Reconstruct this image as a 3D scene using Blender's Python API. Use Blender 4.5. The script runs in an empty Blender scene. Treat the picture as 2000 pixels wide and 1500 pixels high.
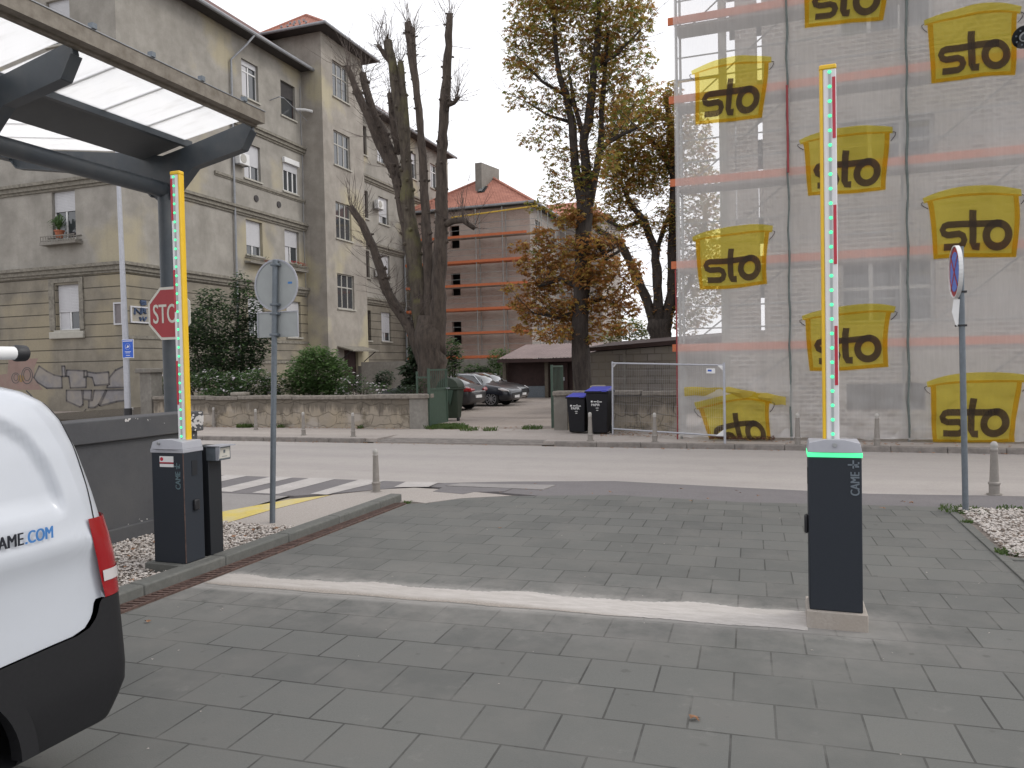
import bpy, bmesh, math, random
from mathutils import Vector, Matrix
random.seed(7)
C = bpy.context.scene
COL = C.collection
R = math.radians
# ------------------------------------------------------------------ camera
F, CX, CY, H = 1500.0, 1000.0, 750.0, 1.9
YAW, PITCH, ROLL = R(19.5), math.atan(38/1500), 0.02
cy_, sy_, cp_, sp_, cr_, sr_ = math.cos(YAW), math.sin(YAW), math.cos(PITCH), math.sin(PITCH), math.cos(ROLL), math.sin(ROLL)
_R = Vector((cy_, sy_, 0)); _T = Vector((-sy_*sp_, cy_*sp_, cp_)); _F = Vector((-sy_*cp_, cy_*cp_, -sp_))
cam_x = _R*cr_ - _T*sr_; cam_y = _R*sr_ + _T*cr_
cam = bpy.data.objects.new('camera', bpy.data.cameras.new('camera'))
COL.objects.link(cam)
m3 = Matrix((cam_x, cam_y, -_F)).transposed()
cam.matrix_world = Matrix.Translation((0, 0, H)) @ m3.to_4x4()
cam.data.sensor_width = 36; cam.data.lens = 27.0; cam.data.clip_end = 2000; cam.data.clip_start = 0.05
C.camera = cam
# ------------------------------------------------------------------ sky, sun, exposure
SUN_EL, SUN_AZ = R(42), R(68)          # azimuth measured from +Y towards +X
w = bpy.data.worlds.new("World"); C.world = w; w.use_nodes = True
nt = w.node_tree; nt.nodes.clear()
sky = nt.nodes.new('ShaderNodeTexSky'); sky.sky_type = 'NISHITA'; sky.sun_disc = False
sky.sun_elevation = SUN_EL; sky.sun_rotation = SUN_AZ; sky.dust_density = 4; sky.air_density = 1.0
hs = nt.nodes.new('ShaderNodeHueSaturation'); hs.inputs['Saturation'].default_value = 0.12
mx = nt.nodes.new('ShaderNodeMixRGB'); mx.inputs[0].default_value = 0.72; mx.inputs[2].default_value = (11.2, 11.2, 11.6, 1)
bg = nt.nodes.new('ShaderNodeBackground'); bg.inputs[1].default_value = 0.13
out = nt.nodes.new('ShaderNodeOutputWorld')
nt.links.new(sky.outputs[0], hs.inputs['Color']); nt.links.new(hs.outputs[0], mx.inputs[1])
nt.links.new(mx.outputs[0], bg.inputs[0]); nt.links.new(bg.outputs[0], out.inputs[0])
sun = bpy.data.objects.new('sun', bpy.data.lights.new('sun', 'SUN')); COL.objects.link(sun)
sun.data.energy = 0.7; sun.data.angle = R(18); sun.data.color = (1, 0.95, 0.86)
sd = Vector((math.sin(SUN_AZ)*math.cos(SUN_EL), math.cos(SUN_AZ)*math.cos(SUN_EL), math.sin(SUN_EL)))
sun.rotation_euler = sd.to_track_quat('Z', 'Y').to_euler()
C.view_settings.view_transform = 'Standard'; C.view_settings.look = 'None'
C.view_settings.gamma = 1; C.view_settings.exposure = 0.15
C.cycles.transparent_max_bounces = 24
C.cycles.max_bounces = 6

# ------------------------------------------------------------------ pixel rays (photo is 2000x1500)
def ray(px, py):
    u = (px-CX)/F; v = -(py-CY)/F
    return cam_x*u + cam_y*v + _F
def G(px, py, z=0.0):
    d = ray(px, py); k = (z-H)/d.z
    return Vector((d.x*k, d.y*k, z))
def atx(px, py, X):
    d = ray(px, py); k = X/d.x
    return Vector((X, d.y*k, H+d.z*k))
def aty(px, py, Y):
    d = ray(px, py); k = Y/d.y
    return Vector((d.x*k, Y, H+d.z*k))

# ------------------------------------------------------------------ materials
def newmat(name):
    m = bpy.data.materials.new(name); m.use_nodes = True
    return m, m.node_tree, m.node_tree.nodes['Principled BSDF']
def N(nt, t, **kw):
    n = nt.nodes.new(t)
    for k, v in kw.items(): setattr(n, k, v)
    return n
def mathn(nt, op, a, b=None, clamp=False):
    n = N(nt, 'ShaderNodeMath', operation=op, use_clamp=clamp)
    for i, s in enumerate((a, b)):
        if s is None: continue
        if isinstance(s, (int, float)): n.inputs[i].default_value = s
        else: nt.links.new(s, n.inputs[i])
    return n.outputs[0]
def mixc(nt, fac, a, b, mode='MIX'):
    n = N(nt, 'ShaderNodeMixRGB', blend_type=mode)
    for i, s in zip((0, 1, 2), (fac, a, b)):
        if isinstance(s, (int, float)): n.inputs[i].default_value = s
        elif isinstance(s, tuple): n.inputs[i].default_value = (*s[:3], 1)
        else: nt.links.new(s, n.inputs[i])
    return n.outputs[0]
def noise(nt, vec, scale, detail=4, rough=0.6, scl=None):
    n = N(nt, 'ShaderNodeTexNoise'); n.inputs['Scale'].default_value = scale
    n.inputs['Detail'].default_value = detail; n.inputs['Roughness'].default_value = rough
    if scl:
        mp = N(nt, 'ShaderNodeMapping'); mp.inputs['Scale'].default_value = scl
        nt.links.new(vec, mp.inputs[0]); vec = mp.outputs[0]
    nt.links.new(vec, n.inputs['Vector'])
    return n.outputs['Fac']
def ramp(nt, fac, a, b):
    n = N(nt, 'ShaderNodeMapRange'); n.inputs['From Min'].default_value = a; n.inputs['From Max'].default_value = b
    nt.links.new(fac, n.inputs['Value']); return n.outputs[0]
def bump(nt, bs, h, dist=0.01, strength=0.6, prev=None):
    n = N(nt, 'ShaderNodeBump'); n.inputs['Distance'].default_value = dist; n.inputs['Strength'].default_value = strength
    nt.links.new(h, n.inputs['Height'])
    if prev is not None: nt.links.new(prev, n.inputs['Normal'])
    nt.links.new(n.outputs[0], bs.inputs['Normal']); return n.outputs[0]
def mat(name, col, rough=0.7, var=0.15, scale=8, metal=0.0, bmp=0.0, col2=None, big=None, bigscale=0.7, spec=None, fine=60):
    """procedural surface: fine speckle + larger blotches"""
    m, nt, bs = newmat(name)
    tc = N(nt, 'ShaderNodeTexCoord').outputs['Object']
    c2 = col2 or tuple(max(0, c*(1-2.2*var)) for c in col)
    f = ramp(nt, noise(nt, tc, scale, 6, 0.65), 0.3, 0.7)
    c = mixc(nt, f, c2, col)
    if big:
        g = ramp(nt, noise(nt, tc, bigscale, 5, 0.6), 0.42, 0.66)
        c = mixc(nt, g, c, big)
    nt.links.new(c, bs.inputs['Base Color'])
    bs.inputs['Roughness'].default_value = rough; bs.inputs['Metallic'].default_value = metal
    if spec is not None: bs.inputs['Specular IOR Level'].default_value = spec
    if bmp: bump(nt, bs, noise(nt, tc, fine, 4), bmp, 0.7)
    return m
M = {}
# M['asphalt'] = mat('asphalt', (0.37, 0.345, 0.33), 0.9, 0.08, 90, bmp=0.004, big=(0.32, 0.30, 0.285), bigscale=0.5, fine=180)
# M['asphalt_dark'] = mat('asphalt_dark', (0.165, 0.155, 0.158), 0.9, 0.1, 90, bmp=0.004, big=(0.2, 0.19, 0.185), bigscale=0.8, fine=180)
# M['asphalt_side'] = mat('asphalt_side', (0.27, 0.255, 0.25), 0.9, 0.1, 90, bmp=0.004, fine=180)
def asphalt2(name, a, b, c3):
    m, nt, bs = newmat(name); tc = N(nt, 'ShaderNodeTexCoord').outputs['Object']
    c = mixc(nt, ramp(nt, noise(nt, tc, 0.8, 5, 0.6, (0.12, 1.6, 1)), 0.38, 0.66), a, b)
    c = mixc(nt, mathn(nt, 'MULTIPLY', ramp(nt, noise(nt, tc, 26, 5, 0.85), 0.42, 0.62), 0.5), c, c3)
    c = mixc(nt, mathn(nt, 'MULTIPLY', ramp(nt, noise(nt, tc, 2.2, 6, 0.7), 0.5, 0.7), 0.35), c, c3)
    nt.links.new(c, bs.inputs['Base Color']); bs.inputs['Roughness'].default_value = 0.9
    bump(nt, bs, noise(nt, tc, 150, 4), 0.004, 0.7); M[name] = m
asphalt2('asphalt', (0.40, 0.368, 0.345), (0.35, 0.322, 0.305), (0.275, 0.25, 0.235))
asphalt2('asphalt_dark', (0.175, 0.163, 0.166), (0.15, 0.142, 0.146), (0.115, 0.105, 0.108))
asphalt2('asphalt_side', (0.285, 0.268, 0.26), (0.25, 0.236, 0.232), (0.19, 0.178, 0.17))
asphalt2('walk_far', (0.39, 0.35, 0.32), (0.33, 0.295, 0.27), (0.235, 0.2, 0.175))
asphalt2('yard', (0.34, 0.295, 0.262), (0.26, 0.222, 0.195), (0.15, 0.12, 0.1))
M['ground'] = mat('ground', (0.26, 0.23, 0.19), 0.95, 0.2, 3, bmp=0.01)
M['aggregate'] = mat('aggregate', (0.42, 0.38, 0.35), 0.9, 0.16, 55, bmp=0.006, fine=120)
M['kerbstone'] = mat('kerbstone', (0.15, 0.15, 0.138), 0.85, 0.15, 20, bmp=0.004, big=(0.105, 0.108, 0.1), bigscale=2, fine=150)
M['kerb_far'] = mat('kerb_far', (0.25, 0.225, 0.205), 0.9, 0.2, 6, bmp=0.01, fine=60)
# M['walk_far'] = mat('walk_far', (0.38, 0.345, 0.32), 0.9, 0.1, 12, bmp=0.006, big=(0.31, 0.28, 0.255), bigscale=0.9)
# M['yard'] = mat('yard', (0.33, 0.285, 0.25), 0.95, 0.14, 12, bmp=0.02, big=(0.25, 0.215, 0.185), bigscale=0.5, fine=30)
M['soil'] = mat('soil', (0.07, 0.055, 0.038), 0.95, 0.3, 8, bmp=0.02)
M['paint_white'] = mat('paint_white', (0.50, 0.47, 0.45), 0.8, 0.12, 30, big=(0.38, 0.355, 0.34), bigscale=3)
M['paint_yellow'] = mat('paint_yellow', (0.62, 0.49, 0.12), 0.8, 0.12, 25, big=(0.5, 0.43, 0.25), bigscale=2.5)
M['rust_grate'] = mat('rust_grate', (0.10, 0.055, 0.042), 0.8, 0.3, 30, big=(0.15, 0.11, 0.095), bigscale=4)
M['rust_frame'] = mat('rust_frame', (0.14, 0.085, 0.07), 0.8, 0.3, 20)
M['slot_dark'] = mat('slot_dark', (0.012, 0.011, 0.011), 0.95, 0.1)
M['concrete_new'] = mat('concrete_new', (0.42, 0.38, 0.34), 0.9, 0.12, 30, bmp=0.004, big=(0.34, 0.30, 0.26), bigscale=3)
M['anthracite'] = mat('anthracite', (0.026, 0.031, 0.040), 0.6, 0.05, 80, bmp=0.0006, fine=400, spec=0.3)
M['black_post'] = mat('black_post', (0.011, 0.013, 0.017), 0.55, 0.05, 60)
M['grey_plastic'] = mat('grey_plastic', (0.36, 0.365, 0.40), 0.5, 0.03, 20)
M['boom_white'] = mat('boom_white', (0.74, 0.73, 0.74), 0.35, 0.03, 10)
M['boom_yellow'] = mat('boom_yellow', (0.80, 0.50, 0.02), 0.4, 0.04, 10)
M['boom_groove'] = mat('boom_groove', (0.40, 0.43, 0.43), 0.4, 0.04, 10)
M['reflector_red'] = mat('reflector_red', (0.50, 0.02, 0.045), 0.35, 0.05, 20)
M['letter_grey'] = mat('letter_grey', (0.15, 0.18, 0.21), 0.6, 0.05)
M['letter_teal'] = mat('letter_teal', (0.12, 0.18, 0.20), 0.6, 0.05)
M['black_plastic'] = mat('black_plastic', (0.015, 0.015, 0.018), 0.5, 0.1)
M['steel'] = mat('steel', (0.42, 0.43, 0.44), 0.4, 0.06, 10, metal=0.7)
M['galv'] = mat('galv', (0.165, 0.19, 0.215), 0.5, 0.12, 14, metal=0.35)
M['galv_light'] = mat('galv_light', (0.42, 0.43, 0.47), 0.45, 0.08, 10, metal=0.35)
M['sign_back'] = mat('sign_back', (0.36, 0.38, 0.38), 0.55, 0.06, 5, metal=0.3)
M['sign_red'] = mat('sign_red', (0.33, 0.022, 0.03), 0.5, 0.06)
M['sign_white'] = mat('sign_white', (0.58, 0.56, 0.50), 0.5, 0.05)
M['sign_blue'] = mat('sign_blue', (0.015, 0.095, 0.50), 0.5, 0.05)
M['sign_blue2'] = mat('sign_blue2', (0.10, 0.18, 0.56), 0.5, 0.05)
M['canopy_steel'] = mat('canopy_steel', (0.044, 0.055, 0.067), 0.5, 0.08, 6, big=(0.065, 0.072, 0.078), bigscale=2)
M['canopy_panel'] = mat('canopy_panel', (0.10, 0.105, 0.108), 0.7, 0.06, 4)
M['gutter_metal'] = mat('gutter_metal', (0.24, 0.215, 0.18), 0.6, 0.2, 9, col2=(0.13, 0.11, 0.085), metal=0.2)
M['wallpaint'] = mat('wallpaint', (0.066, 0.067, 0.073), 0.7, 0.06, 20, bmp=0.002, big=(0.077, 0.077, 0.08), bigscale=1.4)
M['bollard'] = mat('bollard', (0.27, 0.25, 0.228), 0.65, 0.12, 20, col2=(0.22, 0.2, 0.18), metal=0.2)
M['bollard_band'] = mat('bollard_band', (0.40, 0.385, 0.36), 0.6, 0.06)
M['stonewall_cap'] = mat('stonewall_cap', (0.27, 0.24, 0.205), 0.9, 0.2, 9, col2=(0.12, 0.105, 0.09), bmp=0.02, fine=30)
M['conc_pier'] = mat('conc_pier', (0.25, 0.235, 0.21), 0.9, 0.15, 9, bmp=0.008, big=(0.17, 0.155, 0.135), bigscale=1.5)
M['green_metal'] = mat('green_metal', (0.042, 0.075, 0.052), 0.6, 0.12, 8)
M['green_plastic'] = mat('green_plastic', (0.022, 0.036, 0.02), 0.55, 0.12, 6)
M['bin_black'] = mat('bin_black', (0.011, 0.011, 0.014), 0.6, 0.1, 6, spec=0.25)
M['bin_blue'] = mat('bin_blue', (0.055, 0.065, 0.42), 0.5, 0.08, 6)
M['cream_plaster'] = mat('cream_plaster', (0.40, 0.385, 0.34), 0.85, 0.08, 5)
M['cornice'] = mat('cornice', (0.26, 0.24, 0.20), 0.9, 0.2, 6, col2=(0.115, 0.105, 0.088))
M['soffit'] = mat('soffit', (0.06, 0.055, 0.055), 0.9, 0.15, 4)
M['zinc'] = mat('zinc', (0.30, 0.31, 0.33), 0.5, 0.12, 6, metal=0.4)
M['frame_white'] = mat('frame_white', (0.66, 0.66, 0.66), 0.5, 0.04)
M['frame_old'] = mat('frame_old', (0.40, 0.385, 0.35), 0.7, 0.1, 10)
M['shutter'] = mat('shutter', (0.50, 0.50, 0.52), 0.6, 0.04, 3)
M['pot'] = mat('pot', (0.36, 0.12, 0.06), 0.8, 0.1)
M['wood_dark'] = mat('wood_dark', (0.045, 0.022, 0.02), 0.8, 0.2, 6)
M['wood_post'] = mat('wood_post', (0.13, 0.11, 0.085), 0.85, 0.2, 6)
M['board_orange'] = mat('board_orange', (0.56, 0.16, 0.065), 0.75, 0.12, 6)
M['plank'] = mat('plank', (0.34, 0.32, 0.29), 0.8, 0.15, 5)
M['pole_grey'] = mat('pole_grey', (0.30, 0.31, 0.30), 0.5, 0.15, 6, metal=0.4)
M['pole_red'] = mat('pole_red', (0.28, 0.04, 0.045), 0.7, 0.12, 6)
M['yellow_tube'] = mat('yellow_tube', (0.65, 0.42, 0.05), 0.6, 0.1, 6)
M['tyre'] = mat('tyre', (0.02, 0.02, 0.021), 0.85, 0.1)
M['rim'] = mat('rim', (0.48, 0.48, 0.50), 0.35, 0.05, metal=0.7)
M['chrome'] = mat('chrome', (0.65, 0.66, 0.68), 0.2, 0.03, metal=0.9)
M['plate_white'] = mat('plate_white', (0.7, 0.7, 0.7), 0.5, 0.03)
M['grille'] = mat('grille', (0.012, 0.012, 0.013), 0.5, 0.1)
M['stone'] = mat('stone', (0.30, 0.27, 0.23), 0.9, 0.2, 20)
M['brown_leaf'] = mat('brown_leaf', (0.33, 0.17, 0.09), 0.8, 0.2, 8)
M['sticker_blue'] = mat('sticker_blue', (0.05, 0.2, 0.5), 0.5, 0.05)
M['white_scuff'] = mat('white_scuff', (0.6, 0.58, 0.56), 0.85, 0.1, 30)
def paint(name, col, rough=0.25, coat=1.0, metal=0.0):
    m = mat(name, col, rough, 0.02, 4, metal=metal)
    b = m.node_tree.nodes['Principled BSDF']; b.inputs['Coat Weight'].default_value = coat; b.inputs['Coat Roughness'].default_value = 0.06
    return m
M['van_white'] = paint('van_white', (0.50, 0.525, 0.57), 0.34, 0.6)
M['van_black'] = mat('van_black', (0.014, 0.014, 0.016), 0.6, 0.1, 60, bmp=0.0005, fine=300, spec=0.35)
M['lamp_red'] = paint('lamp_red', (0.27, 0.006, 0.010), 0.22, 0.35)
M['lamp_clear'] = paint('lamp_clear', (0.55, 0.52, 0.52), 0.3, 1.0)
M['car_grey'] = paint('car_grey', (0.024, 0.023, 0.026), 0.35, 0.25, 0.0)
M['car_navy'] = paint('car_navy', (0.010, 0.012, 0.02), 0.3, 0.4, 0.0)
M['car_black'] = paint('car_black', (0.010, 0.010, 0.013), 0.28, 0.4, 0.0)
M['car_glass'] = paint('car_glass', (0.03, 0.035, 0.04), 0.05, 1.0)
M['glass'] = paint('glass', (0.045, 0.05, 0.055), 0.06, 0.6)
M['glass_pale'] = paint('glass_pale', (0.16, 0.18, 0.19), 0.08, 0.6)
def emis(name, col, st, base=(0.1, 0.5, 0.3)):
    m, nt, bs = newmat(name); bs.inputs['Base Color'].default_value = (*base, 1)
    bs.inputs['Emission Color'].default_value = (*col, 1); bs.inputs['Emission Strength'].default_value = st
    bs.inputs['Roughness'].default_value = 0.4
    return m
M['led_dot'] = emis('led_dot', (0.05, 1.0, 0.32), 1.15)
M['led_band'] = emis('led_band', (0.07, 1.0, 0.33), 0.85)

def brickvec(nt, tc, mode, loc=(0, 0, 0), rot=0.0):
    if mode == 'xy': v = tc
    else:
        s = N(nt, 'ShaderNodeSeparateXYZ'); nt.links.new(tc, s.inputs[0])
        cb = N(nt, 'ShaderNodeCombineXYZ')
        if mode == 'xz': nt.links.new(s.outputs[0], cb.inputs[0])
        elif mode == 'yz': nt.links.new(s.outputs[1], cb.inputs[0])
        else: nt.links.new(mathn(nt, 'ADD', s.outputs[0], s.outputs[1]), cb.inputs[0])
        nt.links.new(s.outputs[2], cb.inputs[1]); v = cb.outputs[0]
    mp = N(nt, 'ShaderNodeMapping', vector_type='TEXTURE')
    mp.inputs['Location'].default_value = loc; mp.inputs['Rotation'].default_value = (0, 0, rot)
    nt.links.new(v, mp.inputs[0]); return mp.outputs[0]
def brickmat(name, mode, bw, bh, mortar, c1, c2, cm, rough=0.9, loc=(0, 0, 0), rot=0.0, offset=0.5, blotch=None, bmp=0.008, smooth=0.1, extra=None, bs_scale=0.8, warp=0.0):
    m, nt, bs = newmat(name)
    tc = N(nt, 'ShaderNodeTexCoord').outputs['Object']
    v = brickvec(nt, tc, mode, loc, rot)
    if warp:
        n = N(nt, 'ShaderNodeTexNoise'); n.inputs['Scale'].default_value = 1.7; nt.links.new(v, n.inputs['Vector'])
        va = N(nt, 'ShaderNodeVectorMath', operation='SCALE'); va.inputs['Scale'].default_value = warp
        nt.links.new(n.outputs['Color'], va.inputs[0])
        vb = N(nt, 'ShaderNodeVectorMath', operation='ADD'); nt.links.new(v, vb.inputs[0]); nt.links.new(va.outputs[0], vb.inputs[1]); v = vb.outputs[0]
    b = N(nt, 'ShaderNodeTexBrick'); b.offset = offset
    b.inputs['Scale'].default_value = 1; b.inputs['Brick Width'].default_value = bw; b.inputs['Row Height'].default_value = bh
    b.inputs['Mortar Size'].default_value = mortar; b.inputs['Mortar Smooth'].default_value = smooth; b.inputs['Bias'].default_value = 0
    b.inputs['Color1'].default_value = (*c1, 1); b.inputs['Color2'].default_value = (*c2, 1); b.inputs['Mortar'].default_value = (*cm, 1)
    nt.links.new(v, b.inputs['Vector'])
    c = b.outputs['Color']
    fine = noise(nt, tc, 120, 3, 0.7)
    c = mixc(nt, mathn(nt, 'MULTIPLY', ramp(nt, fine, 0.35, 0.75), 0.45), c, (0.5*c2[0]+0.02, 0.5*c2[1]+0.02, 0.5*c2[2]+0.02))
    if blotch:
        c = mixc(nt, ramp(nt, noise(nt, tc, bs_scale, 5, 0.65), 0.45, 0.68), c, blotch)
    if extra: c = extra(nt, tc, c)
    nt.links.new(c, bs.inputs['Base Color']); bs.inputs['Roughness'].default_value = rough
    h = mathn(nt, 'ADD', mathn(nt, 'MULTIPLY', b.outputs['Fac'], -1.0), mathn(nt, 'MULTIPLY', fine, 0.25))
    bump(nt, bs, h, bmp, 0.8)
    return m
def dust(nt, tc, c):
    # pale drilling dust blown over the pavers along the cut strip (a real stain lying on the stone)
    s = N(nt, 'ShaderNodeSeparateXYZ'); nt.links.new(tc, s.inputs[0])
    yy = mathn(nt, 'SUBTRACT', s.outputs[1], mathn(nt, 'ADD', mathn(nt, 'MULTIPLY', s.outputs[0], 0.055), 5.83))
    d = mathn(nt, 'ABSOLUTE', yy)
    g = N(nt, 'ShaderNodeMapRange'); g.inputs['From Min'].default_value = 1.1; g.inputs['From Max'].default_value = 0.15
    nt.links.new(d, g.inputs['Value'])
    xm = N(nt, 'ShaderNodeMapRange'); xm.inputs['From Min'].default_value = 1.5; xm.inputs['From Max'].default_value = 0.3
    nt.links.new(s.outputs[0], xm.inputs['Value'])
    f = mathn(nt, 'MULTIPLY', mathn(nt, 'MULTIPLY', g.outputs[0], xm.outputs[0]), ramp(nt, noise(nt, tc, 2.2, 6, 0.7), 0.38, 0.75))
    c = mixc(nt, mathn(nt, 'MULTIPLY', f, 0.6, True), c, (0.34, 0.32, 0.30))
    g3 = N(nt, 'ShaderNodeMapRange'); g3.inputs['From Min'].default_value = 0.36; g3.inputs['From Max'].default_value = 0.24
    wob = mathn(nt, 'ADD', d, mathn(nt, 'MULTIPLY', mathn(nt, 'SUBTRACT', noise(nt, tc, 6, 5, 0.75), 0.5), 0.35)); nt.links.new(wob, g3.inputs['Value'])
    x3 = N(nt, 'ShaderNodeMapRange'); x3.inputs['From Min'].default_value = 0.85; x3.inputs['From Max'].default_value = 0.45
    nt.links.new(s.outputs[0], x3.inputs['Value'])
    up3 = N(nt, 'ShaderNodeMapRange'); up3.inputs['From Min'].default_value = -0.27; up3.inputs['From Max'].default_value = -0.2; nt.links.new(yy, up3.inputs['Value'])
    x4 = N(nt, 'ShaderNodeMapRange'); x4.inputs['From Min'].default_value = 0.0; x4.inputs['From Max'].default_value = 0.3; nt.links.new(s.outputs[0], x4.inputs['Value'])
    up4 = mathn(nt, 'MAXIMUM', up3.outputs[0], x4.outputs[0])
    c = mixc(nt, mathn(nt, 'MULTIPLY', mathn(nt, 'MULTIPLY', mathn(nt, 'MULTIPLY', g3.outputs[0], up4), x3.outputs[0]), 0.38, True), c, (0.42, 0.40, 0.38))
    sp = ramp(nt, noise(nt, tc, 9, 3, 0.4), 0.70, 0.76)
    c = mixc(nt, mathn(nt, 'MULTIPLY', sp, 0.5), c, (0.055, 0.053, 0.05))
    pale = ramp(nt, noise(nt, tc, 3.1, 6, 0.75), 0.60, 0.74)
    c = mixc(nt, mathn(nt, 'MULTIPLY', pale, 0.3), c, (0.24, 0.23, 0.215))
    f2 = ramp(nt, noise(nt, tc, 0.35, 4, 0.5), 0.35, 0.7)
    return mixc(nt, mathn(nt, 'MULTIPLY', f2, 0.35), c, (0.15, 0.15, 0.135))
M['pavers'] = brickmat('pavers', 'xy', 0.437, 0.402, 0.006, (0.128, 0.130, 0.123), (0.090, 0.092, 0.088), (0.022, 0.021, 0.020), 0.8,
                       loc=(-2.86, 3.07, 0), rot=R(2.2), blotch=(0.122, 0.120, 0.113), bmp=0.006, extra=dust, bs_scale=1.6)
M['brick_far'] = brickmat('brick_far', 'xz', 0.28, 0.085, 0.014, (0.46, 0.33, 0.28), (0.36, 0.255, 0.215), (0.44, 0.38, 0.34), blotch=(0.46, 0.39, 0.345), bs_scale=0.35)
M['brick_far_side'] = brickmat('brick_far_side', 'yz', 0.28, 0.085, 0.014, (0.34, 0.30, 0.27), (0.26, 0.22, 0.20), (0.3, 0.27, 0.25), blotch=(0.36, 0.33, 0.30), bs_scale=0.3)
M['brick_net'] = brickmat('brick_net', 'xz', 0.30, 0.105, 0.022, (0.58, 0.50, 0.45), (0.26, 0.21, 0.185), (0.72, 0.68, 0.64), blotch=(0.62, 0.58, 0.54), bs_scale=0.6)
M['blocks'] = brickmat('blocks', 'xz', 0.5, 0.26, 0.02, (0.235, 0.215, 0.195), (0.18, 0.165, 0.148), (0.115, 0.1, 0.088), blotch=(0.19, 0.17, 0.14), bs_scale=0.7)
M['tiles'] = brickmat('tiles', 'sum', 0.22, 0.17, 0.02, (0.46, 0.20, 0.14), (0.38, 0.16, 0.115), (0.28, 0.105, 0.075), blotch=(0.47, 0.21, 0.15), bmp=0.03, bs_scale=0.8)
M['tiles_old'] = brickmat('tiles_old', 'sum', 0.25, 0.2, 0.03, (0.22, 0.08, 0.055), (0.12, 0.06, 0.05), (0.05, 0.03, 0.03), blotch=(0.14, 0.09, 0.08), bmp=0.03)
def lichen(nt, tc, c):
    g = ramp(nt, noise(nt, tc, 2.6, 6, 0.7), 0.52, 0.62)
    c = mixc(nt, g, c, (0.165, 0.14, 0.105))
    g = ramp(nt, noise(nt, tc, 1.1, 5, 0.6, (1, 1, 1.6)), 0.55, 0.66)
    c = mixc(nt, mathn(nt, 'MULTIPLY', g, 0.85), c, (0.37, 0.33, 0.29))
    s = N(nt, 'ShaderNodeSeparateXYZ'); nt.links.new(tc, s.inputs[0])      # dark run-off stains hanging from the coping
    dr = mathn(nt, 'ADD', s.outputs[2], mathn(nt, 'MULTIPLY', noise(nt, tc, 2.2, 5, 0.7, (2.2, 1, .25)), 1.15))
    return mixc(nt, mathn(nt, 'MULTIPLY', ramp(nt, dr, 1.02, 1.22), 0.8), c, (0.10, 0.085, 0.068))
M['stonewall'] = brickmat('stonewall', 'xz', 0.62, 0.33, 0.018, (0.33, 0.285, 0.228), (0.30, 0.258, 0.205), (0.255, 0.218, 0.172), blotch=(0.33, 0.275, 0.20), bmp=0.03, extra=lichen, smooth=1.0, warp=0.5, bs_scale=1.4)

def plaster(name, base, dark, sun_ochre, grooves=None):
    m, nt, bs = newmat(name)
    tc = N(nt, 'ShaderNodeTexCoord').outputs['Object']
    c = mixc(nt, ramp(nt, noise(nt, tc, 0.9, 7, 0.62), 0.36, 0.66), dark, base)
    c = mixc(nt, mathn(nt, 'MULTIPLY', ramp(nt, noise(nt, tc, 0.22, 4, 0.5), 0.54, 0.62), 0.8), c, sun_ochre)  # ochre blotches, painting in patches of sunlight reflected onto the walls
    st = ramp(nt, noise(nt, tc, 1.0, 6, 0.7, (2.2, 2.2, 0.16)), 0.54, 0.76)       # rain streaks
    c = mixc(nt, mathn(nt, 'MULTIPLY', st, 0.3), c, tuple(0.6*x for x in dark))
    c = mixc(nt, mathn(nt, 'MULTIPLY', ramp(nt, noise(nt, tc, 14, 5, 0.7), 0.4, 0.7), 0.22), c, tuple(0.75*x for x in dark))
    h = noise(nt, tc, 40, 4)
    if grooves:
        s = N(nt, 'ShaderNodeSeparateXYZ'); nt.links.new(tc, s.inputs[0])
        fr = mathn(nt, 'FRACT', mathn(nt, 'DIVIDE', mathn(nt, 'SUBTRACT', s.outputs[2], grooves[0]), grooves[1]))
        gm = mathn(nt, 'LESS_THAN', fr, 0.075)
        up = mathn(nt, 'GREATER_THAN', s.outputs[2], grooves[0]-0.05)
        gm = mathn(nt, 'MULTIPLY', gm, up)
        c = mixc(nt, mathn(nt, 'MULTIPLY', gm, 0.85), c, (0.035, 0.03, 0.024))
        h = mathn(nt, 'SUBTRACT', mathn(nt, 'MULTIPLY', h, 0.2), gm)
    nt.links.new(c, bs.inputs['Base Color']); bs.inputs['Roughness'].default_value = 0.95
    bump(nt, bs, h, 0.05 if grooves else 0.01, 0.8)
    return m
M['plaster'] = plaster('plaster', (0.335, 0.315, 0.282), (0.235, 0.22, 0.195), (0.37, 0.325, 0.22))
M['plaster_tower'] = plaster('plaster_tower', (0.345, 0.318, 0.28), (0.245, 0.222, 0.195), (0.41, 0.365, 0.245))
M['plaster_rust'] = plaster('plaster_rust', (0.255, 0.23, 0.185), (0.165, 0.148, 0.12), (0.30, 0.26, 0.18), (2.42, 0.57))
def bark(name, base, dark, moss=None):
    m, nt, bs = newmat(name)
    tc = N(nt, 'ShaderNodeTexCoord').outputs['Object']
    n1 = noise(nt, tc, 9, 7, 0.75, (1, 1, 0.22))
    c = mixc(nt, ramp(nt, n1, 0.35, 0.65), dark, base)
    if moss: c = mixc(nt, mathn(nt, 'MULTIPLY', ramp(nt, noise(nt, tc, 0.9, 4, 0.6), 0.5, 0.62), 0.75), c, moss)
    nt.links.new(c, bs.inputs['Base Color']); bs.inputs['Roughness'].default_value = 0.95
    bump(nt, bs, n1, 0.06, 1.0); return m
M['bark'] = bark('bark', (0.10, 0.078, 0.062), (0.036, 0.027, 0.023))
M['bark_moss'] = bark('bark_moss', (0.115, 0.095, 0.07), (0.045, 0.035, 0.028), (0.125, 0.115, 0.05))
M['bark_chestnut'] = bark('bark_chestnut', (0.065, 0.052, 0.045), (0.022, 0.017, 0.015))
M['twig'] = mat('twig', (0.115, 0.09, 0.078), 0.9, 0.1)
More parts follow.
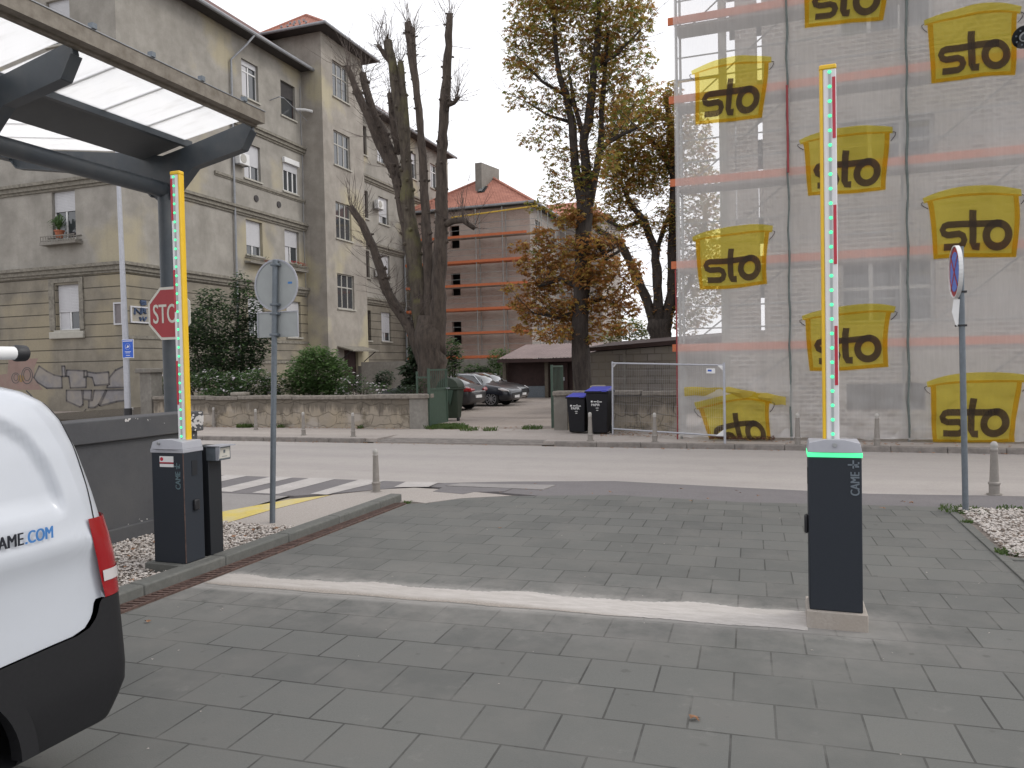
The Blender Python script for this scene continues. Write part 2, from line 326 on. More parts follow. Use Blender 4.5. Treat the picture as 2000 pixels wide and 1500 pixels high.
def leaf(name, a, b):
    m, nt, bs = newmat(name)
    tc = N(nt, 'ShaderNodeTexCoord').outputs['Object']
    c = mixc(nt, ramp(nt, noise(nt, tc, 1.3, 4, 0.7), 0.35, 0.65), a, b)
    nt.links.new(c, bs.inputs['Base Color']); bs.inputs['Roughness'].default_value = 0.6
    tr = N(nt, 'ShaderNodeBsdfTranslucent'); nt.links.new(c, tr.inputs[0])
    ms = N(nt, 'ShaderNodeMixShader'); ms.inputs[0].default_value = 0.5
    o = nt.nodes['Material Output']
    nt.links.new(bs.outputs[0], ms.inputs[1]); nt.links.new(tr.outputs[0], ms.inputs[2]); nt.links.new(ms.outputs[0], o.inputs[0])
    return m
M['leaf_brown'] = leaf('leaf_brown', (0.27, 0.135, 0.045), (0.40, 0.21, 0.07))
M['leaf_rust'] = leaf('leaf_rust', (0.34, 0.155, 0.045), (0.47, 0.235, 0.07))
M['leaf_olive'] = leaf('leaf_olive', (0.27, 0.225, 0.055), (0.38, 0.31, 0.075))
M['leaf_gold'] = leaf('leaf_gold', (0.42, 0.28, 0.07), (0.55, 0.40, 0.11))
M['leaf_green'] = leaf('leaf_green', (0.17, 0.22, 0.05), (0.23, 0.29, 0.07))
M['shrub_dark'] = leaf('shrub_dark', (0.032, 0.056, 0.028), (0.058, 0.09, 0.045))
M['shrub_mid'] = leaf('shrub_mid', (0.07, 0.13, 0.042), (0.12, 0.20, 0.07))
M['shrub_bright'] = leaf('shrub_bright', (0.10, 0.18, 0.055), (0.15, 0.25, 0.08))
M['grass'] = leaf('grass', (0.06, 0.11, 0.025), (0.10, 0.15, 0.04))
M['petal_white'] = leaf('petal_white', (0.80, 0.70, 0.78), (0.85, 0.82, 0.84))
M['petal_red'] = leaf('petal_red', (0.5, 0.03, 0.04), (0.6, 0.06, 0.07))
M['pebble'] = mat('pebble', (0.52, 0.475, 0.44), 0.8, 0.2, 6, col2=(0.34, 0.30, 0.27))
M['bed_base'] = mat('bed_base', (0.24, 0.205, 0.18), 0.9, 0.2, 30)
M['pebble2'] = mat('pebble2', (0.56, 0.52, 0.485), 0.8, 0.1, 6)
M['pebble3'] = mat('pebble3', (0.20, 0.16, 0.13), 0.8, 0.1, 6)
def veil(name, col, alpha, trans_col=(1, 1, 1), fine=False):
    m, nt, bs = newmat(name)
    nt.nodes.remove(bs); o = nt.nodes['Material Output']
    tc = N(nt, 'ShaderNodeTexCoord').outputs['Object']
    d = N(nt, 'ShaderNodeBsdfDiffuse'); t = N(nt, 'ShaderNodeBsdfTranslucent')
    c = mixc(nt, ramp(nt, noise(nt, tc, 1.2, 5, 0.7, (1, 1, 0.35)), 0.3, 0.7), tuple(x*0.86 for x in col), col)
    nt.links.new(c, d.inputs[0]); nt.links.new(c, t.inputs[0])
    ms = N(nt, 'ShaderNodeMixShader'); ms.inputs[0].default_value = 0.4
    nt.links.new(d.outputs[0], ms.inputs[1]); nt.links.new(t.outputs[0], ms.inputs[2])
    tp = N(nt, 'ShaderNodeBsdfTransparent'); tp.inputs[0].default_value = (*trans_col, 1)
    # woven threads: slightly denser and looser bands of the weave
    a = mathn(nt, 'ADD', mathn(nt, 'MULTIPLY', noise(nt, tc, 3.0, 4, 0.8, (6, 1, 0.3)), 0.16), alpha-0.08)
    m2 = N(nt, 'ShaderNodeMixShader'); nt.links.new(a, m2.inputs[0])
    nt.links.new(tp.outputs[0], m2.inputs[1]); nt.links.new(ms.outputs[0], m2.inputs[2]); nt.links.new(m2.outputs[0], o.inputs[0])
    return m
M['net'] = veil('net', (0.90, 0.88, 0.87), 0.48)
M['net_yellow'] = veil('net_yellow', (0.66, 0.56, 0.09), 0.33, (1.0, 0.91, 0.36))
M['net_orange'] = veil('net_orange', (0.60, 0.36, 0.03), 0.28, (1.0, 0.82, 0.45))
M['net_black'] = veil('net_black', (0.10, 0.08, 0.065), 0.66, (0.48, 0.40, 0.34))
M['net_seam'] = veil('net_seam', (0.16, 0.19, 0.18), 0.75)
M['net_line'] = mat('net_line', (0.05, 0.04, 0.045), 0.8, 0.05)
def glazing():
    m, nt, bs = newmat('glazing'); nt.nodes.remove(bs); o = nt.nodes['Material Output']
    tc = N(nt, 'ShaderNodeTexCoord').outputs['Object']
    c = mixc(nt, ramp(nt, noise(nt, tc, 3.5, 6, 0.7, (0.35, 2.2, 1)), 0.52, 0.75), (1.0, 1.0, 1.0), (0.86, 0.85, 0.84))
    t = N(nt, 'ShaderNodeBsdfTranslucent'); nt.links.new(c, t.inputs[0])
    d = N(nt, 'ShaderNodeBsdfDiffuse'); d.inputs[0].default_value = (0.6, 0.6, 0.6, 1)
    tp = N(nt, 'ShaderNodeBsdfTransparent')
    a = N(nt, 'ShaderNodeMixShader'); a.inputs[0].default_value = 0.12
    nt.links.new(t.outputs[0], a.inputs[1]); nt.links.new(d.outputs[0], a.inputs[2])
    b = N(nt, 'ShaderNodeMixShader'); b.inputs[0].default_value = 0.5
    nt.links.new(a.outputs[0], b.inputs[1]); nt.links.new(tp.outputs[0], b.inputs[2]); nt.links.new(b.outputs[0], o.inputs[0])
    return m
M['glazing'] = glazing()

# ------------------------------------------------------------------ mesh helpers
def tagp(o, label=None, cat=None, group=None, kind=None):
    if label: o['label'] = label
    if cat: o['category'] = cat
    if group: o['group'] = group
    if kind: o['kind'] = kind
    return o
def thing(name, label, cat, loc=(0, 0, 0), rz=0.0, group=None):
    o = bpy.data.objects.new(name, None); COL.objects.link(o); o.empty_display_size = 0.2
    o.location = loc; o.rotation_euler = (0, 0, rz)
    return tagp(o, label, cat, group)
def world_of(o):
    mtx = Matrix.Identity(4); ch = []
    while o is not None: ch.append(o); o = o.parent
    for a in reversed(ch):
        mtx = mtx @ Matrix.Translation(a.location) @ a.rotation_euler.to_matrix().to_4x4()
    return mtx
class MB:
    def __init__(s): s.v = []; s.f = []; s.mi = []; s.cm = 0
    def add(s, vs, fs):
        b = len(s.v); s.v += [Vector(p) for p in vs]; s.f += [tuple(b+i for i in f) for f in fs]; s.mi += [s.cm]*len(fs); return s
    def box(s, x0, x1, y0, y1, z0, z1):
        return s.add([(x0,y0,z0),(x1,y0,z0),(x1,y1,z0),(x0,y1,z0),(x0,y0,z1),(x1,y0,z1),(x1,y1,z1),(x0,y1,z1)],
                     [(3,2,1,0),(4,5,6,7),(0,1,5,4),(1,2,6,5),(2,3,7,6),(3,0,4,7)])
    def hexa(s, p):
        return s.add(p, [(3,2,1,0),(4,5,6,7),(0,1,5,4),(1,2,6,5),(2,3,7,6),(3,0,4,7)])
    def bar(s, a, b, w, h, up=(0, 0, 1)):
        a = Vector(a); b = Vector(b); d = (b-a).normalized(); up = Vector(up)
        sd_ = d.cross(up)
        if sd_.length < 1e-4: sd_ = d.cross(Vector((1, 0, 0)))
        sd_.normalize(); u = sd_.cross(d)
        q = []
        for p in (a, b): q += [p-sd_*w/2-u*h/2, p+sd_*w/2-u*h/2, p+sd_*w/2+u*h/2, p-sd_*w/2+u*h/2]
        return s.add(q, [(0,1,2,3),(7,6,5,4),(0,4,5,1),(1,5,6,2),(2,6,7,3),(3,7,4,0)])
    def tube(s, pts, rad, n=8, cap=True, jit=0.0):
        pts = [Vector(p) for p in pts]
        if isinstance(rad, (int, float)): rad = [rad]*len(pts)
        rings = []; prev = None
        for i, p in enumerate(pts):
            d = (pts[min(i+1, len(pts)-1)]-pts[max(i-1, 0)])
            d = d.normalized() if d.length > 1e-9 else Vector((0, 0, 1))
            if prev is None:
                u = d.orthogonal().normalized()
            else:
                u = prev - d*prev.dot(d)
                u = u.normalized() if u.length > 1e-6 else d.orthogonal().normalized()
            prev = u; vv = d.cross(u)
            rings.append([p + (u*math.cos(2*math.pi*k/n)+vv*math.sin(2*math.pi*k/n))*rad[i]*(1+random.uniform(-jit, jit)) for k in range(n)])
        b = []; f = []
        for r in rings: b += r
        for i in range(len(rings)-1):
            for k in range(n):
                k2 = (k+1) % n
                f.append((i*n+k, i*n+k2, (i+1)*n+k2, (i+1)*n+k))
        if cap: f.append(tuple(range(n-1, -1, -1))); f.append(tuple(range((len(rings)-1)*n, len(rings)*n)))
        return s.add(b, f)
    def lathe(s, prof, n=24, c=(0, 0, 0)):
        c = Vector(c); vs = []; f = []
        for r, z in prof: vs += [c+Vector((r*math.cos(2*math.pi*k/n), r*math.sin(2*math.pi*k/n), z)) for k in range(n)]
        for i in range(len(prof)-1):
            for k in range(n):
                k2 = (k+1) % n; f.append((i*n+k, i*n+k2, (i+1)*n+k2, (i+1)*n+k))
        f.append(tuple(range(n-1, -1, -1))); f.append(tuple(range((len(prof)-1)*n, len(prof)*n)))
        return s.add(vs, f)
    def prism(s, poly, off):
        """poly: list of 3-D points (planar), extruded by vector off"""
        n = len(poly); poly = [Vector(p) for p in poly]; off = Vector(off)
        return s.add(poly+[p+off for p in poly], [tuple(range(n-1, -1, -1)), tuple(range(n, 2*n))] + [(i, (i+1) % n, (i+1) % n+n, i+n) for i in range(n)])
    def quad(s, *p): return s.add(p, [tuple(range(len(p)))])
    def build(s, name, m, parent=None, label=None, cat=None, group=None, kind=None, smooth=False, bevel=0.0, recalc=True, auto=35):
        vs = s.v; loc = None
        if parent is not None:
            inv = world_of(parent).inverted(); vs = [inv @ p for p in vs]
        elif kind is None and vs:
            xs = [p.x for p in vs]; ys = [p.y for p in vs]; zs = [p.z for p in vs]
            loc = Vector(((min(xs)+max(xs))/2, (min(ys)+max(ys))/2, min(zs))); vs = [p-loc for p in vs]
        me = bpy.data.meshes.new(name); me.from_pydata([tuple(p) for p in vs], [], s.f)
        ms = m if isinstance(m, (list, tuple)) else [m]
        for k in ms: me.materials.append(M[k])
        if len(ms) > 1: me.polygons.foreach_set('material_index', s.mi)
        if recalc:
            bm = bmesh.new(); bm.from_mesh(me); bmesh.ops.recalc_face_normals(bm, faces=bm.faces); bm.to_mesh(me); bm.free()
        o = bpy.data.objects.new(name, me); COL.objects.link(o)
        if loc is not None: o.location = loc
        if parent is not None: o.parent = parent
        if bevel:
            md = o.modifiers.new('bevel', 'BEVEL'); md.width = bevel; md.segments = 2; md.limit_method = 'ANGLE'; md.angle_limit = R(40)
            smooth = True
        if smooth:
            me.polygons.foreach_set('use_smooth', [True]*len(me.polygons))
            try: me.set_sharp_from_angle(angle=R(auto))
            except Exception: pass
        me.update()
        return tagp(o, label, cat, group, kind)
def text(s, m, parent, p0, udir, vdir, width, height, name='lettering', bold=0.02, label=None):
    cu = bpy.data.curves.new('t', 'FONT'); cu.body = s; cu.size = 1; cu.resolution_u = 4
    o = bpy.data.objects.new('t', cu); COL.objects.link(o)
    dg = bpy.context.evaluated_depsgraph_get()
    me = bpy.data.meshes.new_from_object(o.evaluated_get(dg))
    vs = [v.co.copy() for v in me.vertices]; fs = [tuple(p.vertices) for p in me.polygons]
    bpy.data.objects.remove(o); bpy.data.curves.remove(cu); bpy.data.meshes.remove(me)
    x0 = min(v.x for v in vs); x1 = max(v.x for v in vs); y0 = min(v.y for v in vs); y1 = max(v.y for v in vs)
    u = Vector(udir).normalized(); vv = Vector(vdir).normalized(); p0 = Vector(p0)
    mb = MB(); nrm = u.cross(vv); bo = bold*height*1.3
    for k_, dx in enumerate((0, -bo, bo) if bold > 0 else (0,)):
        mb.add([p0+u*(bo+dx+(v.x-x0)/(x1-x0)*(width-2*bo))+vv*((v.y-y0)/(y1-y0)*height)+nrm*.0004*k_ for v in vs], fs)
    return mb.build(name, m, parent, recalc=False, label=label)
def copy_tree(o, parent=None):
    c = o.copy(); COL.objects.link(c); c.parent = parent
    for ch in [k for k in bpy.data.objects if k.parent == o]: copy_tree(ch, c)
    return c
# ================================================================== THE SETTING
SW = 0.10          # height of the far pavement
def flat(name, pts, z, m, kind='structure', sub=0):
    mb = MB()
    if name == 'ground': mb.quad(*[(p[0], p[1], z) for p in pts])
    else: mb.prism([(p[0], p[1], -.04) for p in pts], (0, 0, z+.04))
    return mb.build(name, m, kind=kind, recalc=name != 'ground')
flat('ground', [(-400, -200), (400, -200), (400, 500), (-400, 500)], -0.025, 'ground')
YK = 16.92         # far kerb line
edge = [G(430, 931), G(850, 944), G(1000, 941), G(1200, 940), G(1450, 953), G(1700, 965), G(2000, 970)]
# street: pale old asphalt
flat('street', [(-60, 9.0)] + [(-7.0, 9.0), (-7.0, 11.2)] + [(p.x, p.y) for p in edge[1:]] + [(9, 11.8), (60, 11.8), (60, YK), (-60, YK)], 0.0, 'asphalt')
# side street and patches of darker asphalt
flat('side_road', [(-26, -20), (-7.0, -20), (-7.0, 9.4), (-7.0, 11.2), (-9.5, 11.15), (-26, 11.1)], 0.004, 'asphalt_side')
paveredge = [G(800, 985), G(830, 984.5), G(900, 975), G(1000, 970), G(1200, 968), G(1450, 982), G(1700, 988), G(1830, 991)]
flat('asphalt_apron', [(p.x, p.y+0.0) for p in edge[1:]] + [(9, 11.8), (60, 11.8), (60, 10.6), (1.8, 10.6), (-2.0, 10.2), (-5.4, 10.95)], 0.005, 'asphalt_dark')
flat('driveway_pavers', [(-4.9, -14), (1.86, -14)] + [(1.86, paveredge[-1].y)] + [(p.x, p.y) for p in reversed(paveredge)] + [(-4.9, 9.4)], 0.010, 'pavers')
flat('side_paving', [(1.95, -14), (30, -14), (30, 8.12), (1.95, 8.12)], 0.008, 'pavers')
# edging stones between driveway and the right-hand beds
mb = MB(); y = -6.0
while y < 10.7:
    mb.box(1.86, 1.95, y+0.004, y+0.996, -0.05, 0.026); y += 1.0
mb.box(1.95, 8, 8.12, 8.2, -0.05, 0.022)
mb.build('edging_kerb', 'kerbstone', kind='structure', bevel=0.006)
# near pavement of exposed aggregate beyond the left gravel bed
ag = [(-5.25, 7.62), (-5.25, 9.5), (-4.9, 9.6)] + [(p.x, p.y+0.005) for p in paveredge[1:4]] + [(-4.6, 10.62), (-5.45, 10.72), (-5.9, 10.42), (-6.36, 9.86), (-6.5, 8.6), (-6.5, 7.62)]
flat('near_pavement', ag, 0.014, 'aggregate')
mb = MB(); ex = [(-6.5, 7.62), (-6.5, 8.6), (-6.36, 9.86), (-5.9, 10.42)]
for a, b in zip(ex[:-1], ex[1:]): mb.bar((a[0], a[1], 0.008), (b[0], b[1], 0.008), 0.014, 0.016)
mb.build('pavement_joint', 'rust_frame', kind='structure')
pq = [G(846, 962), (G(905, 967)), G(925, 963), G(985, 962), G(1000, 956), G(868, 953)]
flat('patch_asphalt', [(p.x, p.y) for p in pq], 0.018, 'asphalt_dark')
pq = [G(870, 950), G(1060, 958), G(1085, 949), G(900, 946)]
flat('worn_patch', [(p.x, p.y) for p in pq], 0.017, 'asphalt_side')
# yellow kerb paint and zebra crossing
flat('yellow_marking', [(-6.52, 6.2), (-6.52, 8.6), (-6.38, 9.84), (-6.75, 9.4), (-7.12, 8.3), (-7.2, 6.2)], 0.012, 'paint_yellow')
zb = [[(530, 932), (566, 933), (429, 962), (400, 955)], [(609, 934), (659, 936), (534, 966), (479, 966)], [(699, 939), (753, 940), (635, 967), (586, 967)],
      [(792, 943), (858, 944), (834, 953), (774, 954)], [(440, 930), (478, 931), (405, 944), (380, 940)]]
flat('crossing_asphalt', [(-11, 9.66), (-6.9, 9.66), (-6.3, 10.1), (-5.55, 10.85), (-5.2, 11.28), (-11, 11.28)], 0.009, 'asphalt_dark')
mb = MB()
xs = [(-10.45, -9.98), (-9.5, -9.03), (-8.53, -8.07), (-7.73, -7.22), (-6.76, -6.27)]
for x0, x1 in xs:
    y0 = 9.72 if x0 < -7 else 9.84
    mb.quad((x0+0.02, y0, 0.014), (x1-0.02 + (0.0 if x0 < -7 else -0.16), y0, 0.014), (x1, 11.3, 0.014), (x0, 11.3, 0.014))
mb.quad((-5.78, 10.68, 0.018), (-5.25, 10.82, 0.018), (-5.28, 11.28, 0.018), (-5.85, 11.22, 0.018))
mb.build('zebra_crossing', 'paint_white', kind='structure', recalc=False)
# concrete strip cut across the driveway
pts = []
NN = 260
rs_ = random.Random(77); jt = [[rs_.uniform(-1, 1) for _ in range(NN+1)] for _ in range(2)]
mb = MB()
for i in range(NN):
    t0, t1 = i/NN, (i+1)/NN
    def pr(t, s):
        x = -4.88 + t*(5.02)
        k = int(round(t*NN))
        if s: return (x, 5.76+0.34*t + 0.018*math.sin(t*47)+0.03*math.sin(t*23+1)+.012*jt[0][k], 0.013)
        return (x, 5.46+0.2*t + 0.008*math.sin(t*39+2)+.007*jt[1][k], 0.013)
    mb.quad(pr(t0, 0), pr(t1, 0), pr(t1, 1), pr(t0, 1))
def stripmat():
    m, nt, bs = newmat('strip_concrete')
    tc = N(nt, 'ShaderNodeTexCoord').outputs['Object']
    s = N(nt, 'ShaderNodeSeparateXYZ'); nt.links.new(tc, s.inputs[0])
    yy = mathn(nt, 'SUBTRACT', s.outputs[1], mathn(nt, 'ADD', mathn(nt, 'MULTIPLY', s.outputs[0], 0.05), 5.92))
    yy = mathn(nt, 'ADD', yy, mathn(nt, 'MULTIPLY', mathn(nt, 'SUBTRACT', noise(nt, tc, 1.5, 3), 0.5), 0.12))
    g = N(nt, 'ShaderNodeMapRange'); g.inputs['From Min'].default_value = -0.20; g.inputs['From Max'].default_value = -0.10
    xo = N(nt, 'ShaderNodeMapRange'); xo.inputs['From Min'].default_value = -2.2; xo.inputs['From Max'].default_value = 0.0; xo.inputs['To Min'].default_value = 0.0; xo.inputs['To Max'].default_value = 0.22; nt.links.new(s.outputs[0], xo.inputs['Value'])
    nt.links.new(mathn(nt, 'ADD', yy, xo.outputs[0]), g.inputs['Value'])
    xr = N(nt, 'ShaderNodeMapRange'); xr.inputs['From Min'].default_value = -5.5; xr.inputs['From Max'].default_value = -1.5; xr.inputs['To Min'].default_value = 0.6
    nt.links.new(s.outputs[0], xr.inputs['Value'])
    n = ramp(nt, noise(nt, tc, 60, 4, 0.7), 0.3, 0.7)
    dark = mixc(nt, n, (0.22, 0.195, 0.17), (0.36, 0.325, 0.29))
    lite = mixc(nt, ramp(nt, noise(nt, tc, 7, 6, 0.8, (0.5, 2.2, 1)), 0.3, 0.7), (0.36, 0.335, 0.31), (0.53, 0.50, 0.48))
    c = mixc(nt, mathn(nt, 'MULTIPLY', g.outputs[0], xr.outputs[0]), dark, lite)
    nt.links.new(c, bs.inputs['Base Color']); bs.inputs['Roughness'].default_value = 0.9
    bump(nt, bs, noise(nt, tc, 90, 4), 0.004, 0.8); M['strip_concrete'] = m
stripmat()
mb.build('concrete_strip', 'strip_concrete', kind='structure', recalc=False)
# left kerb, one stone per metre
mb = MB(); y = -6.0
while y < 9.55:
    y2 = min(y+1.0, 9.62)
    mb.box(-5.26, -5.08, y+0.003, y2-0.003, -0.1, 0.115); y += 1.0
mb.build('driveway_kerb', 'kerbstone', kind='structure', bevel=0.018)
mb = MB(); mb.box(-5.08, -4.9, -6, 9.45, -0.12, 0.006); mb.build('drain_bed', 'conc_pier', kind='structure')
t = thing('drain_channel', 'rusty slotted drain channel running along the foot of the left driveway kerb', 'drain', (-4.98, 3, 0))
mb = MB(); y = 0.5
while y < 9.4:
    mb.hexa([(-5.052, y, 0), (-4.935, y+.03, 0), (-4.935, y+.062, 0), (-5.052, y+.032, 0), (-5.052, y, .024), (-4.935, y+.03, .024), (-4.935, y+.062, .024), (-5.052, y+.032, .024)]); y += 0.064
mb.build('grate', 'rust_frame', t)
MB().box(-5.055, -4.932, 0.5, 9.4, 0.0, 0.009).build('slot_shade', 'slot_dark', t)  # near-black sheet under the bars, painted as the shade inside the slots
mb = MB(); mb.box(-5.072, -5.056, 0.5, 9.4, 0.0, 0.026); mb.box(-4.93, -4.914, 0.5, 9.4, 0.0, 0.026)
mb.build('frame_rail', 'rust_frame', t)
# far kerb + pavement, lowered at the yard entrance
mb = MB()
x = -60.0
while x < 40:
    if x+1 <= -9.7 or x >= -5.3: mb.box(x+0.004, x+0.996, YK, YK+0.16, -0.1, SW+0.012)
    x += 1.0
mb.build('street_kerb', 'kerb_far', kind='structure', bevel=0.02)
mb = MB()
for xa, xb in ((-60, -9.7), (-5.3, 40)): mb.box(xa, xb, YK+0.16, 21.0, -0.1, SW)
mb.box(-9.7, -5.3, 18.3, 21.0, -0.1, SW+0.002)
mb.hexa([(-9.7, YK, -0.1), (-5.3, YK, -0.1), (-5.3, 18.3, -0.1), (-9.7, 18.3, -0.1), (-9.7, YK, 0.02), (-5.3, YK, 0.02), (-5.3, 18.3, SW+0.002), (-9.7, 18.3, SW+0.002)])
mb.build('far_pavement', 'walk_far', kind='structure', recalc=True)
mb = MB()
for i, yy in enumerate((16.98, 17.22, 17.46)):
    zz = 0.02+(yy-YK)*0.058+0.004
    mb.hexa([(-10.4, yy, -.05), (-5.0, yy, -.05), (-5.0, yy+0.17, -.05), (-10.4, yy+0.17, -.05), (-10.4, yy, zz+.012), (-5.0, yy, zz+.012), (-5.0, yy+0.17, zz+0.024), (-10.4, yy+0.17, zz+0.024)])
mb.build('ramp_stones', 'kerb_far', kind='structure', bevel=.02)
mb = MB(); mb.hexa([(-10.4, 16.94, -.05), (-5.0, 16.94, -.05), (-5.0, 17.64, -.05), (-10.4, 17.64, -.05), (-10.4, 16.94, .022), (-5.0, 16.94, .022), (-5.0, 17.64, .066), (-10.4, 17.64, .066)]); mb.build('ramp_bed', 'soil', kind='structure')
WY = 19.95         # face of the garden walls
flat('yard_ground', [(-40, WY+0.2), (-5, WY+0.2), (14, WY+1.5), (14, 140), (-40, 140)], SW+0.006, 'yard')
flat('garden_soil', [(-28.4, WY+0.5), (-10.6, WY+0.5), (-10.6, WY+1.4), (-13.8, 24.4), (-15.5, 28), (-18, 36), (-28.4, 36)], 0.26, 'soil')

# ================================================================== GRAVEL BEDS
def pebbles(name, poly, n, size, label=None, z=0.02, seed=3, mound=0.05):
    rnd = random.Random(seed); mb = MB()
    xs = [p[0] for p in poly]; ys = [p[1] for p in poly]
    def inside(x, y):
        c = False; j = len(poly)-1
        for i in range(len(poly)):
            if (poly[i][1] > y) != (poly[j][1] > y) and x < (poly[j][0]-poly[i][0])*(y-poly[i][1])/(poly[j][1]-poly[i][1])+poly[i][0]: c = not c
            j = i
        return c
    k = 0
    while k < n:
        x = rnd.uniform(min(xs), max(xs)); y = rnd.uniform(min(ys), max(ys))
        if not inside(x, y): continue
        k += 1
        a = size*rnd.uniform(0.6, 1.35); b = a*rnd.uniform(0.6, 0.95); c = a*rnd.uniform(0.4, 0.7); th = rnd.uniform(0, 6.28)
        q = rnd.random(); mb.cm = 0 if q < 0.5 else (1 if q < 0.86 else 2)
        cx, cz = x, z+rnd.uniform(0, mound)
        vs = []
        for (i, j, kk) in ((1,0,0),(0.3,0.9,0.1),(-0.9,0.3,0),(-0.4,-0.85,0.1),(0.5,-0.7,-0.1),(0,0,1),(0,0,-1)):
            i += rnd.uniform(-.15, .15); j += rnd.uniform(-.15, .15)
            X, Y, Z = i*a, j*b, kk*c
            vs.append((cx+X*math.cos(th)-Y*math.sin(th), y+X*math.sin(th)+Y*math.cos(th), cz+Z+rnd.uniform(-.2, .2)*c))
        mb.add(vs, [(0,1,5),(1,2,5),(2,3,5),(3,4,5),(4,0,5),(1,0,6),(2,1,6),(3,2,6),(4,3,6),(0,4,6)])
    return mb.build(name, ['pebble', 'pebble2', 'pebble3'], kind='stuff', recalc=False)
gl = [(-6.82, 2.2), (-5.26, 2.2), (-5.26, 7.6), (-6.45, 7.6), (-6.82, 6.9)]
gr = [(1.97, 8.22), (6.5, 8.22), (6.5, 10.75), (1.99, 10.6)]
flat('gravel_base_left', [(-6.9, -6), (-5.26, -6), (-5.26, 7.6), (-6.9, 7.6)], 0.03, 'bed_base')
flat('gravel_base_right', [(1.95, 8.2), (8, 8.2), (8, 10.8), (1.95, 10.65)], 0.02, 'bed_base')
pebbles('gravel_left', gl, 13000, 0.019, z=.035, mound=.03)
pebbles('gravel_right', gr, 17000, 0.020, z=.03, mound=.03, seed=5)

def tufts(name, spots, n, h, m='grass', spread=0.2, seed=1, width=0.008, **kw):
    rnd = random.Random(seed); mb = MB()
    for (x, y, z, r, nn) in spots:
        for i in range(nn):
            a = rnd.uniform(0, 6.28); d = r*math.sqrt(rnd.random()); bx, by = x+d*math.cos(a), y+d*math.sin(a)
            hh = h*rnd.uniform(.4, 1.2); la = rnd.uniform(0, 6.28); lx, ly = math.cos(la)*hh*.6, math.sin(la)*hh*.6
            wd = width; px_, py_ = -math.sin(la)*wd, math.cos(la)*wd
            mb.add([(bx-px_, by-py_, z), (bx+px_, by+py_, z), (bx+lx*.5+px_*.7, by+ly*.5+py_*.7, z+hh*.7), (bx+lx, by+ly, z+hh*.9)], [(0,1,2),(0,2,3)])
    return mb.build(name, m, kind='stuff', recalc=False)
tufts('grass', [(2.05, 10.55, .02, .28, 260), (2.6, 10.7, .02, .2, 160), (3.2, 10.7, .02, .15, 90), (1.99, 8.35, .02, .12, 160), (-4.95, 9.5, 0.0, .06, 60), (1.92, 9.8, .02, .06, 40)], 0, .045)
tufts('weeds', [(-10.0+i*.17, WY+.42+.35*math.sin(i*1.7), SW, .30, 260) for i in range(8)] +
      [(-16.0, WY-.1, SW, .2, 200), (-15.8, WY-.1, SW, .2, 160), (-6.6, WY+.3, SW, .3, 120), (-8.2, WY-.4, SW, .25, 80), (-7.6, WY-.35, SW, .2, 60), (-14.6, WY-.1, SW, .12, 50), (-11.8, WY-.1, SW, .1, 40)], 0, .12, seed=4, width=.014)
rnd = random.Random(11); mb = MB()
def fallen(mb, x, y, z, s, rnd):
    th = rnd.uniform(0, 6.28); q = []
    for i, rr in enumerate((1, .45, .8, .4, .9, .4, .75, .35)):
        a = th+i*math.pi/4; q.append((x+s*rr*math.cos(a), y+s*rr*math.sin(a)*.7, z+rnd.uniform(0, s*.5)))
    mb.add([(x, y, z+s*.25)]+q, [(0, 1+i, 1+(i+1) % 8) for i in range(8)])
for (x0, x1, y0, y1, n) in ((-19, -10.4, WY-.35, WY-.05, 150), (-4.3, -2.4, 18.3, 19.6, 110), (-9.6, -6.3, WY-.5, WY+.8, 60), (-14, -6.5, YK-.3, YK+.1, 50), (-5.2, 4, YK-.3, YK-.02, 45), (-2.3, 5, 17.2, 17.8, 70),
                             (2.2, 3.4, 8.4, 9.0, 45), (-4, 1.5, 10.2, 11.2, 16), (-6.6, -5.4, 4.0, 7.5, 30)):
    for i in range(n): fallen(mb, rnd.uniform(x0, x1), rnd.uniform(y0, y1), (SW if y0 > 16.9 else (0.0 if y0 > 11 else .05))+.012, rnd.uniform(.025, .05), rnd)
mb.build('fallen_leaves', 'brown_leaf', kind='stuff', recalc=False)
mb = MB()
for i in range(70): fallen(mb, rnd.uniform(-4.7, 1.7), rnd.uniform(1.8, 10.2), .011, rnd.uniform(.006, .014), rnd)
mb.build('grit', 'pebble', kind='stuff', recalc=False)
for (px, py, s, lab) in ((1356, 1406, .05, 'curled brown leaf lying on the pavers at the bottom, nearest to the viewer'), (288, 1216, .04, 'pale pinkish leaf lying on the pavers beside the white van'),
                     (976, 1032, .035, 'small pale leaf lying in the middle of the far driveway pavers')):
    p = G(px, py, .012); mb = MB(); fallen(mb, p.x, p.y, .014, s, rnd); mb.build('leaf', 'brown_leaf', label=lab, cat='leaf', recalc=False)

# ================================================================== BARRIERS
def came_mark(parent, m, P, s):
    """vertical wordmark with the small arrow sign above it; P(u, v) -> point, u right, v up"""
    o = P(0.062, 0.0); u = (P(0.062, 0.0)-P(0.062, 0.1)).normalized()*-1; 
    text('CAME', m, parent, P(0.062, 0.0), P(0, 1)-P(0, 0), P(0, 0)-P(1, 0), 0.165*s, 0.058*s, 'lettering', 0.03)
    mb = MB()
    def q(u0, u1, v0, v1): mb.quad(P(u0*s, v0*s), P(u1*s, v0*s), P(u1*s, v1*s), P(u0*s, v1*s))
    q(-0.012, 0.062, 0.208, 0.218); q(0.018, 0.028, 0.188, 0.245); q(0.034, 0.060, 0.196, 0.205); q(0.052, 0.062, 0.205, 0.232)
    mb.build('emblem', m, parent, recalc=False)

